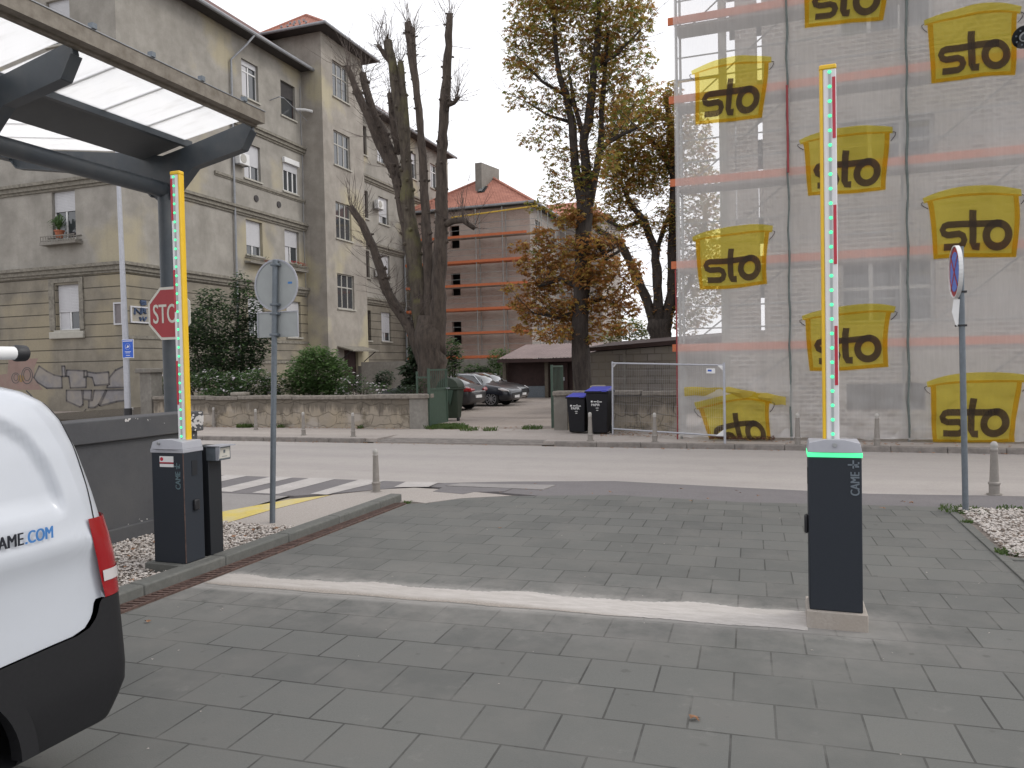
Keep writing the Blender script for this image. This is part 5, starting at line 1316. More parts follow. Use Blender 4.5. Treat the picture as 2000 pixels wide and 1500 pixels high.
for zz, f_ in ((-.41, .7), (-.45, .5), (-.53, .45), (-.6, .75)): mb.box(cxm-w_*.4*f_, cxm+w_*.4*f_, y_, y_+.002, a.z+zz, a.z+zz+.014)
mb.build('print', 'plate_white', bf, recalc=False)

# two framed boards fixed to the walls either side of the corner
M['board_grey'] = mat('board_grey', (0.20, 0.18, 0.185), .8, .1, 5)
def board(label, P, u0, u1, z0, z1, m, leg):
    t = thing('notice_board', label, 'notice board', P((u0+u1)/2, z0, .05))
    mb = MB(); w_ = .07
    boxP(mb, P, u0, u0+w_, z0, z1, .01, .07); boxP(mb, P, u1-w_, u1, z0, z1, .01, .07); boxP(mb, P, u0+w_, u1-w_, z0, z0+w_, .01, .068); boxP(mb, P, u0+w_, u1-w_, z1-w_, z1, .01, .068); mb.build('frame', 'shutter', t)
    mb = MB(); boxP(mb, P, u0+w_, u1-w_, z0+w_, z1-w_, .005, .02); mb.build('panel', m, t)
a, b = aty(223, 591, FY), aty(243, 634, FY)
board('grey framed notice board on the street side wall, just left of the lamp post', PY(FY), a.x, min(b.x, FX-.1), b.z, a.z, 'board_grey', 0)
a, b = atx(253, 597, FX), atx(305, 633, FX)
board('pale framed board with blue scribble on the side wall, half hidden by the stop sign', PX(FX), a.y, b.y, b.z, a.z, 'plaster', 0)

# ================================================================== GARDEN WALLS, GATE, BINS
def wallthing(name, label, x0, x1, h, capw=.06, seed=1):
    t = thing(name, label, 'wall', ((x0+x1)/2, WY+.16, SW))
    mb = MB(); n = int((x1-x0)/.5); rnd = random.Random(seed)
    mb.box(x0, x1, WY, WY+.32, SW-.1, h-.12); mb.build('masonry', 'stonewall', t)
    mb = MB(); x = x0
    while x < x1-.01:
        x2 = min(x1, x+rnd.uniform(1.2, 2.2)); dz = rnd.uniform(-.015, .015)
        mb.box(x+.008, x2-.008, WY-capw, WY+.32+capw, h-.12+dz, h+dz); x = x2
    mb.build('coping', 'stonewall_cap', t, bevel=.025)
    return t
xa, xb = aty(300, 800, WY).x, aty(834, 800, WY).x
hL = aty(700, 772, WY).z
w1 = wallthing('garden_wall', 'long low weathered stone garden wall with concrete coping, left of the green gate', xa, xb-.55, hL, seed=2)
mb = MB(); mb.box(xb-.55, xb, WY-.03, WY+.36, SW-.1, hL-.11); mb.build('end_pier', 'conc_pier', w1, bevel=.01)
mb = MB(); mb.box(xb-1.9, xb+.04, WY-.09, WY+.42, hL-.11, hL+.02); mb.build('pier_coping', 'stonewall_cap', w1, bevel=.025)
q = aty(462, 765, WY); mb = MB(); mb.box(q.x-.25, q.x+.28, WY-.02, WY+.3, hL, hL+.12); mb.build('loose_stone', 'stone', w1, bevel=.04)
a, b = aty(268, 720, WY), aty(297, 720, WY)
t = thing('gate_pillar', 'square plastered gate pillar with overhanging cap at the left end of the garden wall', 'pillar', ((a.x+b.x)/2, WY, SW))
mb = MB(); mb.box(a.x+.1, b.x-.06, WY-.02, WY+.5, SW-.1, a.z-.15); mb.build('shaft', 'conc_pier', t, bevel=.02)
mb = MB(); mb.box(a.x, b.x+.05, WY-.12, WY+.6, a.z-.15, a.z); mb.build('cap', 'conc_pier', t, bevel=.03)
xc0, xc1 = aty(1082, 800, WY).x, aty(1335, 800, WY).x; hR = aty(1200, 764, WY).z
w2 = wallthing('garden_wall', 'low stone garden wall behind the blue lidded bins and wire fence, right of the entrance', xc0+.38, xc1, hR, seed=6)
mb = MB(); mb.box(xc0, xc0+.38, WY-.02, WY+.36, SW-.1, hR-.12); mb.build('end_pier', 'conc_pier', w2, bevel=.01)
mb = MB(); mb.box(xc0-.02, xc0+.5, WY-.08, WY+.42, hR-.118, hR+.012); mb.build('pier_coping', 'stonewall_cap', w2, bevel=.03)
q = aty(1166, 756, WY); mb = MB(); mb.box(q.x-.2, q.x+.22, WY-.03, WY+.22, hR+.014, hR+.16); mb.build('loose_stone', 'stone', label='loose grey stone lying on the coping above the blue lidded bins', cat='stone', bevel=.05)
def gateleaf(label, X, y0, y1, zt, zm):
    t = thing('gate_leaf', label, 'gate', (X, y0, SW), group='green gate leaves at the yard entrance')
    mb = MB(); s = .05
    mb.box(X-.03, X+.03, y0-.02, y0+s, SW+.02, zt+.02); mb.box(X-.025, X+.025, y1-s, y1, SW+.1, zt); mb.box(X-.024, X+.024, y0+s, y1-s, zt-s, zt-.002); mb.box(X-.024, X+.024, y0+s, y1-s, zm-.03, zm+.03); mb.box(X-.024, X+.024, y0+s, y1-s, SW+.1, SW+.15)
    mb.build('frame', 'green_metal', t)
    mb = MB(); mb.box(X-.006, X+.006, y0+s, y1-s, SW+.15, zm-.03); mb.build('panel', 'green_metal', t)
    mb = MB(); k = y0+.1
    while k < y1-.05: mb.box(X-.008, X+.008, k, k+.016, zm+.03, zt-s); k += .13
    mb.build('bars', 'green_metal', t)
    mb = MB(); mb.tube([(X+.03, y1-.12, zm), (X+.14, y1-.12, zm), (X+.14, y1-.22, zm)], .012, 6); mb.build('handle', 'galv_light', t)
gx = aty(838, 800, WY+.1).x
gateleaf('open green metal gate leaf at the right end of the long garden wall', gx, WY+.1, atx(872, 720, gx).y, aty(838, 721, WY+.1).z, atx(872, 758, gx).z)
mb = MB(); mb.box(gx-.55, gx-.5, WY+.4, WY+.45, SW, 1.75); mb.box(gx-.5, gx-.03, WY+.4, WY+.43, 1.55, 1.6); mb.build('gate_post', 'green_metal', label='thin green post standing behind the long garden wall next to the gate leaf', cat='post')
gx2 = aty(1078, 760, WY+.45).x
gateleaf('green gate leaf folded back beside the right garden wall', gx2, WY+.45, atx(1098, 715, gx2).y, aty(1078, 714, WY+.45).z, .9)

def wheelie(px0, px1, ptop, pbot, Y, label, h, w_, words=True):
    """paper bin: tapered body, lid, wheels"""
    g0, g1 = aty(px0, pbot, Y), aty(px1, pbot, Y); xc = (g0.x+g1.x)/2
    t = thing('wheelie_bin', label, 'bin', (xc, Y+.3, SW), rz=0, group='black wheeled bins with blue lids')
    z0 = SW; d = w_*1.22; wt, wb = w_/2, w_*.39
    mb = MB(); mb.hexa([(xc-wb, Y+.08, z0+.04), (xc+wb, Y+.08, z0+.04), (xc+wb, Y+d*.72, z0+.04), (xc-wb, Y+d*.72, z0+.04), (xc-wt+.02, Y, z0+h*.9), (xc+wt-.02, Y, z0+h*.9), (xc+wt-.02, Y+d, z0+h*.9), (xc-wt+.02, Y+d, z0+h*.9)])
    mb.build('body', 'bin_black', t, bevel=.02)
    mb = MB(); mb.box(xc-wt-.01, xc+wt+.01, Y-.02, Y+d+.02, z0+h*.9, z0+h*.94); mb.build('rim', 'bin_black', t, bevel=.008)
    mb = MB(); mb.hexa([(xc-wt, Y-.03, z0+h*.942), (xc+wt, Y-.03, z0+h*.942), (xc+wt, Y+d, z0+h*.942), (xc-wt, Y+d, z0+h*.942), (xc-wt+.03, Y+.02, z0+h*.965), (xc+wt-.03, Y+.02, z0+h*.965), (xc+wt-.03, Y+d-.03, z0+h*1.03), (xc-wt+.03, Y+d-.03, z0+h*1.03)])
    ld = mb.build('lid', 'bin_blue', t, bevel=.012)
    mb = MB(); mb.box(xc+wt-.16, xc+wt-.04, Y-.045, Y-.03, z0+h*.93, z0+h*.96); mb.tube([(xc-wt+.05, Y+d+.05, z0+h*.95), (xc+wt-.05, Y+d+.05, z0+h*.95)], .014, 6); mb.build('handle', 'bin_blue', ld)
    for s in (-1, 1): MB().tube([(xc+s*(wb+.0), Y+d*.72, z0+.1), (xc+s*(wb+.05), Y+d*.72, z0+.1)], .1, 14).build('wheel', 'tyre', t, smooth=True)
    def F_(x, z): k = (z-z0-.04)/(h*.9-.04); return Vector((x, Y+.08*(1-k)-.006, z))
    p0 = F_(xc-.12*w_/.58-.02, z0+h*.62); up_ = (F_(xc, z0+h*.7)-F_(xc, z0+h*.6)).normalized()
    text('PAPIR', 'plate_white', t, p0, (1, 0, 0), up_, .22, .06, bold=.02)
    mb = MB()
    for (dx, dz, ww, hh) in ((-.15, .70, .045, .04), (-.08, .705, .08, .02), (.02, .69, .02, .06), (.06, .70, .07, .02), (-.03, .57, .07, .012), (-.02, .52, .05, .015)):
        q = F_(xc+dx, z0+h*dz); mb.add([q, q+Vector((ww, 0, 0)), q+Vector((ww, 0, 0))+up_*hh, q+up_*hh], [(0,1,2,3)])
    mb.build('print', 'plate_white', t, recalc=False)
wheelie(1108, 1143, 780, 846, 18.95, 'smaller black wheeled bin with blue lid, left of the taller one', 1.0, .52)
wheelie(1147, 1186, 768, 849, 18.80, 'taller black wheeled bin with blue lid marked PAPIR behind a bollard', 1.16, .60)
# green bin with domed lid
q = aty(884, 825, 23.0)
t = thing('green_bin', 'dark green waste container with rounded lid beside the green gate leaf', 'bin', (q.x, 23.0, SW))
wd = .37
mb = MB(); mb.hexa([(q.x-wd*.78, 22.75, .2), (q.x+wd*.78, 22.75, .2), (q.x+wd*.78, 23.05, .2), (q.x-wd*.78, 23.05, .2), (q.x-wd, 22.65, 1.13), (q.x+wd, 22.65, 1.13), (q.x+wd, 23.15, 1.13), (q.x-wd, 23.15, 1.13)]); mb.build('body', 'green_plastic', t, bevel=.03)
mb = MB(); mb.prism([(q.x+(wd+.02)*math.cos(R(180*k/14)), 22.62, 1.18+.34*math.sin(R(180*k/14))) for k in range(15)], (0, .55, 0)); mb.build('lid', 'green_plastic', t, bevel=.02)
mb = MB(); mb.box(q.x-wd-.04, q.x+wd+.04, 22.58, 23.2, 1.13, 1.18); mb.build('rim', 'green_plastic', t, bevel=.01)
mb = MB(); mb.prism([(q.x-.15, 22.6, 1.12), (q.x+.22, 22.6, 1.12), (q.x+.08, 22.66, .62)], (0, .05, 0)); mb.build('front_brace', 'green_metal', t)
for s in (-1, 1): MB().tube([(q.x+s*.25, 22.85, SW+.08), (q.x+s*.29, 22.85, SW+.08)], .09, 12).build('wheel', 'tyre', t)

# temporary mesh fence panel
a0 = G(1197, 849, SW); a1 = G(1416, 866, SW); za, zb_ = aty(1199, 706, a0.y).z, aty(1414, 708, a1.y).z
t = thing('temporary_fence', 'temporary wire mesh fence panel leaning in front of the netting', 'fence', a0)
T0 = Vector((a0.x+.02, a0.y, za)); T1 = Vector((a1.x, a1.y, zb_)); B0 = Vector((a0.x, a0.y, SW)); B1 = Vector((a1.x, a1.y, SW))
MB().tube([B0, T0], .024, 8).build('post', 'galv_light', t, smooth=True); MB().tube([B1, T1], .027, 8).build('post', 'galv_light', t, smooth=True)
MB().tube([T0-Vector((0, 0, .04)), T1-Vector((0, 0, .06))], .02, 8).build('top_rail', 'galv_light', t, smooth=True)
bb0, bb1 = B0+Vector((0, 0, .15)), B1+Vector((0, 0, .16)); MB().tube([bb0, bb1], .02, 8).build('bottom_rail', 'galv_light', t, smooth=True)
mb = MB(); n = 58
for k in range(1, n): mb.tube([bb0.lerp(bb1, k/n), (T0-Vector((0, 0, .05))).lerp(T1-Vector((0, 0, .06)), k/n)], .0016, 3, cap=False)
for k in range(1, 8): mb.tube([bb0.lerp(T0, k/8), bb1.lerp(T1, k/8)], .0016, 3, cap=False)
mb.build('wire_mesh', 'galv_light', t)
mb = MB()
for (c, dx, dz) in ((T0-Vector((0, 0, .04)), .13, -.13), (T1-Vector((0, 0, .06)), -.14, -.14), (bb1, -.2, .16)): mb.add([c, c+Vector((dx, 0, 0)), c+Vector((0, 0, dz))], [(0, 1, 2)]); mb.add([c+Vector((0, .004, 0)), c+Vector((dx, .004, 0)), c+Vector((0, .004, dz))], [(2, 1, 0)])
mb.build('corner_gusset', 'plate_white', t, recalc=False)
k0, k1 = .86, .93; q0, q1 = T0.lerp(T1, k0), T0.lerp(T1, k1)
mb = MB(); mb.add([q0+Vector((0, -.02, -.13)), q1+Vector((0, -.02, -.13)), q1+Vector((0, -.02, -.24)), q0+Vector((0, -.02, -.24))], [(0,1,2,3)]); tg = mb.build('label_plate', 'plate_white', t, recalc=False)
mb = MB(); mb.add([q0.lerp(q1, .15)+Vector((0, -.023, -.16)), q0.lerp(q1, .6)+Vector((0, -.023, -.16)), q0.lerp(q1, .6)+Vector((0, -.023, -.2)), q0.lerp(q1, .15)+Vector((0, -.023, -.2))], [(0,1,2,3)]); mb.build('print', 'sign_blue', tg, recalc=False)
for c in (B0, B1): pass

# ================================================================== GARAGES, FAR BUILDING
t = thing('block_garage', 'grey concrete block garage wall with dark sloping roof edge behind the right garden wall', 'garage', (-4, 29, SW))
x0 = aty(1152, 700, 27).x; x1 = aty(1440, 700, 27).x; zl, zr = aty(1155, 683, 27).z, aty(1322, 662, 27).z
mb = MB(); mb.hexa([(x0, 27, 0), (x1, 27, 0), (x1, 32, 0), (x0, 32, 0), (x0, 27, zl-.1), (x1, 27, zr-.1), (x1, 32, zr+.2), (x0, 32, zl+.2)]); mb.build('wall', 'blocks', t)
mb = MB(); mb.hexa([(x0-.2, 26.8, zl-.08), (x1+.1, 26.8, zr-.08), (x1+.1, 32.2, zr+.25), (x0-.2, 32.2, zl+.25), (x0-.2, 26.8, zl+.06), (x1+.1, 26.8, zr+.08), (x1+.1, 32.2, zr+.4), (x0-.2, 32.2, zl+.4)]); mb.build('roof', 'wood_dark', t)
mb = MB(); mb.box(x0+1.2, x0+1.3, 26.97, 27.0, 0, zl-.1); mb.build('pilaster', 'conc_pier', t)
t = thing('garage_shed', 'low brown shed with corrugated roof behind the parked cars', 'shed', (-12, 41, SW))
p0, p1 = aty(983, 715, 39), aty(1155, 700, 39)
mb = MB(); mb.box(p0.x, p1.x+1.2, 39.4, 43, 0, 2.15); mb.build('wall', 'wood_dark', t)
for px in (985, 1067, 1122): q = aty(px, 740, 39); MB().box(q.x-.09, q.x+.09, 39, 39.16, SW, 2.1).build('post', 'wood_post', t)
a, b = aty(1030, 778, 39.2), aty(1064, 757, 39.2); MB().box(a.x, b.x, 39.2, 39.3, SW, .72).build('low_panel', 'galv', t)
a, b = aty(1072, 778, 39.2), aty(1108, 712, 39.2)
dr = MB().box(a.x, b.x, 39.2, 39.3, SW, 1.95).build('door', 'wood_dark', t)
MB().box(b.x-.22, b.x-.16, 39.16, 39.2, 1.0, 1.18).build('handle', 'galv_light', dr)
M['corrugated'] = mat('corrugated', (0.235, 0.175, 0.165), .7, .12, 5, big=(0.165, 0.12, 0.115), bigscale=.8)
M['corrugated_blue'] = M['corrugated']
mb = MB(); xl, xr = aty(971, 697, 38.4).x, p1.x+1.4; n = 64; vs = []
for k in range(n+1):
    x = xl+(xr-xl)*k/n; dz = .035*(k % 2); vs += [(x, 38.4, 2.2+dz), (x, 43.2, 3.05+dz)]
mb.add(vs, [(2*k, 2*k+2, 2*k+3, 2*k+1) for k in range(n)]); mb.build('roof', 'corrugated', t, recalc=False)
MB().box(xl, xr, 38.42, 38.5, 2.0, 2.19).build('fascia', 'wood_dark', t)
# back wall of the yard
MB().box(-26, -14.6, 44, 44.3, 0, 2.25).build('yard_wall', 'conc_pier', label='grey wall at the back of the yard behind the parked cars', cat='wall')

# far gabled building under scaffolding
fb = thing('brick_building', 'distant bare brick building with red hipped roof, stripped for renovation', 'building', (-22, 62, 0))
YF_ = 55.6; cr = aty(1036, 500, YF_); XR = cr.x; ez = aty(1032, 397, YF_).z; XW = -28.0
ww = [(aty(880, 500, YF_).x, aty(898, 500, YF_).x, z, z+1.75) for z in (11.1, 7.4, 3.6, .6)]
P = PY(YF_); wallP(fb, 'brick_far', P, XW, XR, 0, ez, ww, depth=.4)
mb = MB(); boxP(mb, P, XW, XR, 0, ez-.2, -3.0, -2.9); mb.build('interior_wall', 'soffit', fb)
P = PX(XR); sw_ = [(u, u+1.3, z, z+1.9) for u in (56.9, 61, 64.6, 68.2, 72) for z in (11.2, 7.7, 4.2, .9)]
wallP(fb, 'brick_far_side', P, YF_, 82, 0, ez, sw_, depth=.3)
for h in sw_: windowP(fb, P, h, style='white', mull=1, transom=.6, sill=False, dep=.2)
mb = MB(); ov = .5; E0, E1, E2, E3 = Vector((XW-ov, YF_-ov, ez)), Vector((XR+ov, YF_-ov, ez)), Vector((XR+ov, 82, ez)), Vector((XW-ov, 82, ez))
ap = aty(957, 345, YF_+4.2); ap_b = Vector((ap.x, 76, ap.z)); apl = Vector((ap.x-1.2, ap.y, ap.z))
mb.quad(E0, E1, ap); mb.quad(E1, E2, ap_b, ap); mb.quad(E3, E0, ap, ap_b); mb.quad(E2, E3, ap_b); rf = mb.build('roof', 'tiles', fb, recalc=False)
mb = MB(); mb.tube([E1, ap], .14, 6); mb.tube([E0, ap], .14, 6); mb.tube([ap, ap_b], .14, 6); mb.build('ridge_tiles', 'tiles', rf)
mb = MB(); mb.box(XW-ov, XR+ov, YF_-ov, YF_, ez-.12, ez-.01); mb.box(XR, XR+ov, YF_-ov, 82, ez-.12, ez-.011); mb.build('eaves', 'soffit', fb)
mb = MB(); mb.tube([(XW-ov, YF_-ov-.1, ez), (XR+ov+.1, YF_-ov-.1, ez), (XR+ov+.1, 82, ez)], .1, 6); mb.build('gutter', 'zinc', fb)
a, b = aty(933, 322, YF_+2.6), aty(961, 345, YF_+2.6); z_ = aty(945, 366, YF_+2.6).z
MB().hexa([(a.x, YF_+2.0, z_-.6), (a.x+.55, YF_+2.0, z_-.6), (a.x+1.1, YF_+4.6, z_-.6), (a.x+.1, YF_+4.6, z_-.6), (a.x, YF_+2.0, a.z), (a.x+.55, YF_+2.0, a.z), (a.x+1.1, YF_+4.6, a.z), (a.x+.1, YF_+4.6, a.z)]).build('chimney', 'conc_pier', rf)
def onroof(px, py):  # point on the front roof plane
    n = (E1-E0).cross(ap-E0).normalized(); d = ray(px, py); k = ((E0-Vector((0, 0, H))).dot(n))/d.dot(n); return Vector((0, 0, H))+d*k+n*(.06 if n.z > 0 else -.06)
mb = MB(); mb.add([onroof(*q) for q in ((931, 377), (940, 366), (954, 364), (946, 376))], [(0,1,2,3)]); sk = mb.build('skylight', 'grille', rf, recalc=False)
mb = MB(); mb.add([onroof(*q)+Vector((0, -.05, .04)) for q in ((934, 376), (940.5, 368), (948, 367), (942, 375.5))], [(0,1,2,3)]); mb.build('pane', 'glass_pale', sk, recalc=False)
# side wing
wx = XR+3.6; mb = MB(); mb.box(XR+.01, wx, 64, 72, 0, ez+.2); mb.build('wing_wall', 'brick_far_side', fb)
mb = MB(); q = [Vector((XR-1, 63.4, ez+.25)), Vector((wx+.5, 63.4, ez+.25)), Vector((wx+.5, 72.6, ez+.25)), Vector((XR-1, 72.6, ez+.25)), Vector((XR+1.0, 68, ez+2.4)), Vector((XR-2.4, 68, ez+2.4))]
mb.quad(q[0], q[1], q[4], q[5]); mb.quad(q[1], q[2], q[4]); mb.quad(q[2], q[3], q[5], q[4]); mb.build('wing_roof', 'tiles', fb, recalc=False)
# its scaffold
sc = thing('scaffold', 'scaffolding with orange toe boards wrapped round the distant brick building', 'scaffold', (-22, 54.3, 0))
YS = 54.5; zs_ = [aty(955, p, YS).z for p in (460, 510, 557, 604, 651, 698)]; xs_ = [XW, -25.3, aty(930, 500, YS).x, aty(982, 500, YS).x, XR+1.0]
for k, z in enumerate(zs_):
    MB().box(XW, XR+.1 if k else XR+.1, YS-.04, YS, z-.02, z+.17).build('toe_board', 'board_orange', sc)
    MB().box(XW, XR+1.0, YS+.02, YS+.75, z-.06, z-.02).build('deck', 'board_orange' if k % 2 else 'plank', sc)
for x in xs_:
    for y in (YS+.0, YS+.8): MB().tube([(x, y, 0), (x, y, ez-.3)], .035, 5).build('standard', 'pole_grey', sc)
mb = MB()
for z in zs_:
    for dz in (.55, 1.0): mb.tube([(XW, YS+.02, z+dz), (XR+1.0, YS+.02, z+dz)], .022, 4)
mb.build('guard_rail', 'pole_grey', sc)
mb = MB()
for z in zs_: 
    for x in xs_: mb.tube([(x, YS, z-.05), (x, YS+.8, z-.05)], .03, 4)
mb.tube([(XR+1, YS, zs_[0]+1.9), (XR-6, YS, zs_[0]+1.6)], .06, 5); mb.build('transom', 'yellow_tube', sc)
mb = MB()
for y in (57, 59.5, 62, 64.5): mb.tube([(XR+1.0, y, 0), (XR+1.0, y, ez)], .035, 5)
for z in zs_: mb.tube([(XR+1.0, YS, z), (XR+1.0, 64.5, z)], .04, 5); mb.tube([(XR+1.0, YS, z+1), (XR+1.0, 64.5, z+1)], .025, 5)
mb.build('side_frame', 'pole_grey', sc)
# ================================================================== NETTED BUILDING on the right
NY = 17.95; BY = NY+1.35
nb = thing('wrapped_building', 'grey brick building seen through the scaffold netting at right', 'building', (3, BY+4, 0))
P = PY(BY)
def bx(px, py): q = aty(px, py, BY); return q.x, q.z
xe = bx(1490, 300)[0]; xL = bx(1405, 300)[0]
wins = []
wx0, wx1 = bx(1640, 300)[0], bx(1826, 300)[0]
for (pa, pb) in ((630, 505), (326, 232), (60, -110)): wins.append((wx0, wx1, bx(1720, pa)[1], bx(1720, pb)[1]))
for (pa, pb) in ((630, 505), (326, 232), (60, -110)): wins.append((wx1+2.2, wx1+4.2, bx(1720, pa)[1], bx(1720, pb)[1]))
bw_ = [(wx0+.1, wx1-.2, .7, 1.3), (wx1+2.3, wx1+4, .7, 1.3)]
wallP(nb, 'brick_net', P, xe, 14, 0, 14, wins+bw_, depth=.3)
for h in wins: windowP(nb, P, h, style='white', mull=2, transom=.55, dep=.2, sill=False)
mb = MB(); boxP(mb, P, xe, 14, 0, 14, -3.2, -3.0); mb.build('interior_wall', 'cream_plaster', nb)
mb = MB()
for z in (1.9, 5.2, 8.5, 11.9): boxP(mb, P, xL+.02, 14, z-.12, z+.12, -3, -.31)
mb.build('floor_slab', 'conc_pier', nb)
mb = MB(); boxP(mb, P, xL, xL+.18, 0, 14, -.25, 0); mb.build('corner_post', 'cream_plaster', nb)
s1 = bx(1436, 300)[0]; s2 = bx(1482, 300)[0]
mb = MB(); boxP(mb, P, s1, s2, 0, 5.0, -.3, -.02); boxP(mb, P, s1+.02, s2-.02, 5.0, 14, -.3, -.02); boxP(mb, P, xL+.18, s1, 0, 7.6, -.3, -.03); boxP(mb, P, s2, xe, 0, 2.6, -.3, -.05); boxP(mb, P, s2, xe, 5.3, 6.4, -.3, -.05); mb.build('pier', 'brick_net', nb)
mb = MB()
for z in (3.4, 6.5, 9.7, 12.8): boxP(mb, P, s1-.12, xe, z, z+.7, -.4, -.32)
mb.build('lintel', 'conc_pier', nb)
# scaffold
sc = thing('scaffold', 'scaffolding with orange boards standing just behind the printed netting', 'scaffold', (3, NY+.6, SW))
zb_s = [aty(1322, p, NY).z for p in (685, 522, 360, 197, 42)]; zb_s.append(zb_s[-1]+1.95)
xsd = [aty(1322, 400, NY).x, aty(1540, 400, NY).x, aty(1772, 400, NY).x]; bay = xsd[2]-xsd[1]; xsd += [xsd[2]+bay*k for k in (1, 2, 3)]
XE = xsd[-1]
for k, z in enumerate(zb_s):
    MB().box(xsd[0]-.16, XE, NY+.09, NY+.13, z-.02, z+.15).build('toe_board', 'board_orange', sc)
    MB().box(xsd[0]-.0, XE, NY+.14, NY+.78, z-.09, z-.03).build('deck', 'plank', sc)
for x in xsd:
    for y in (NY+.12, NY+.84): MB().tube([(x+.02, y, SW), (x+.02, y, 13.5)], .03, 8).build('standard', 'pole_grey', sc)
mb = MB()
for z in zb_s:
    for dz in (.5, 1.0): mb.tube([(xsd[0], NY+.14, z+dz), (XE, NY+.14, z+dz)], .018, 5)
mb.build('guard_rail', 'pole_grey', sc)
mb = MB()
for i, z in enumerate([SW]+zb_s[:-1]):
    for j in range(0, len(xsd)-1, 2): mb.tube([(xsd[j], NY+.86, z), (xsd[j+1], NY+.86, z+1.9)], .018, 5)
    for x in xsd: mb.tube([(x, NY+.12, z+1.75), (x, NY+.84, z+1.75)], .02, 5)
mb.build('brace', 'pole_grey', sc)
z3 = aty(1330, 150, NY).z; mb = MB(); mb.tube([(xsd[0], NY+.3, z3+.0), (xL+.1, NY+.3, z3)], .028, 6); mb.build('yellow_bar', 'yellow_tube', sc)
z0r, z1r = aty(1537, 338, NY).z, aty(1537, 168, NY).z
MB().tube([(xsd[1], NY-.055, z0r), (xsd[1]-.005, NY-.055, z1r)], .024, 8).build('red_sleeve', 'pole_red', sc, smooth=True)
# printed netting panels
M['fold_yellow'] = veil('fold_yellow', (0.62, 0.50, 0.12), 0.7, (1.0, .9, .4))
M['seam_dark'] = mat('seam_dark', (0.13, 0.155, 0.145), .7, .15, 6)
def wav(x, z): return .02*math.sin(x*5.3+z*.31)+.03*math.sin(x*1.9+z*.55)+.02*math.sin(z*1.7+x*3.3)+.008*math.sin(x*11+z*.9)
edges = [-.0]+[]
pan = [(xsd[0]-.03, xsd[1]), (xsd[1], xsd[2]), (xsd[2], xsd[3]), (xsd[3], xsd[4]), (xsd[4], xsd[5])]
labs = ['leftmost pale scaffold net panel, its lowest yellow bucket print crumpled', 'pale printed scaffold net panel right behind the lit barrier cabinet',
        'pale printed scaffold net panel behind the no-stopping sign', 'pale printed scaffold net panel at the far right edge of the picture', 'pale scaffold net panel beyond the right edge of the picture']
def netpt(x, z, x0, x1, o=0.0, crump=False):
    k = (x-x0)/(x1-x0); y = NY+wav(x, z)*min(1, 8*k*(1-k)*1.5)
    if z < .6: y -= .05*(1-z/.6)*(.5+.5*math.sin(x*7))
    if crump and .75 < z < 1.5: y -= .07*math.sin((z-.75)/.75*math.pi)*(1+.3*math.sin(x*9))
    if z < 1.9: y -= (1.9-z)*(.016*math.sin(x*7.3+z*5.1)+.012*math.sin(x*13.1-z*8.3)+.01*math.sin(z*17+x*3))
    return Vector((x, y-o, z))
path_s = [(1560, 925), (1200, 925), (900, 925), (640, 925), (570, 945), (535, 1005), (560, 1065), (630, 1095), (720, 1092), (830, 1085), (900, 1118), (928, 1188), (900, 1258), (840, 1290), (700, 1292), (560, 1290)]
path_t = [(1092, 690), (1080, 800), (1078, 950), (1078, 1220), (1105, 1290), (1200, 1296)]
def ribbon(path, w_, closed=False):
    out = []; n = len(path)
    dense = []
    for i in range(n-(0 if closed else 1)):
        a = Vector(path[i]); b = Vector(path[(i+1) % n]); m = max(1, int((b-a).length/60))
        for k in range(m): dense.append(a.lerp(b, k/m))
    if not closed: dense.append(Vector(path[-1]))
    n = len(dense); L = []; R_ = []
    for i in range(n):
        a = dense[(i-1) % n] if closed or i > 0 else dense[i]; b = dense[(i+1) % n] if closed or i < n-1 else dense[i]
        d = (b-a).normalized(); nn = Vector((-d.y, d.x)); L.append(dense[i]+nn*w_/2); R_.append(dense[i]-nn*w_/2)
    q = []
    for i in range(n-(0 if closed else 1)): j = (i+1) % n; q.append([L[i], L[j], R_[j], R_[i]])
    return q
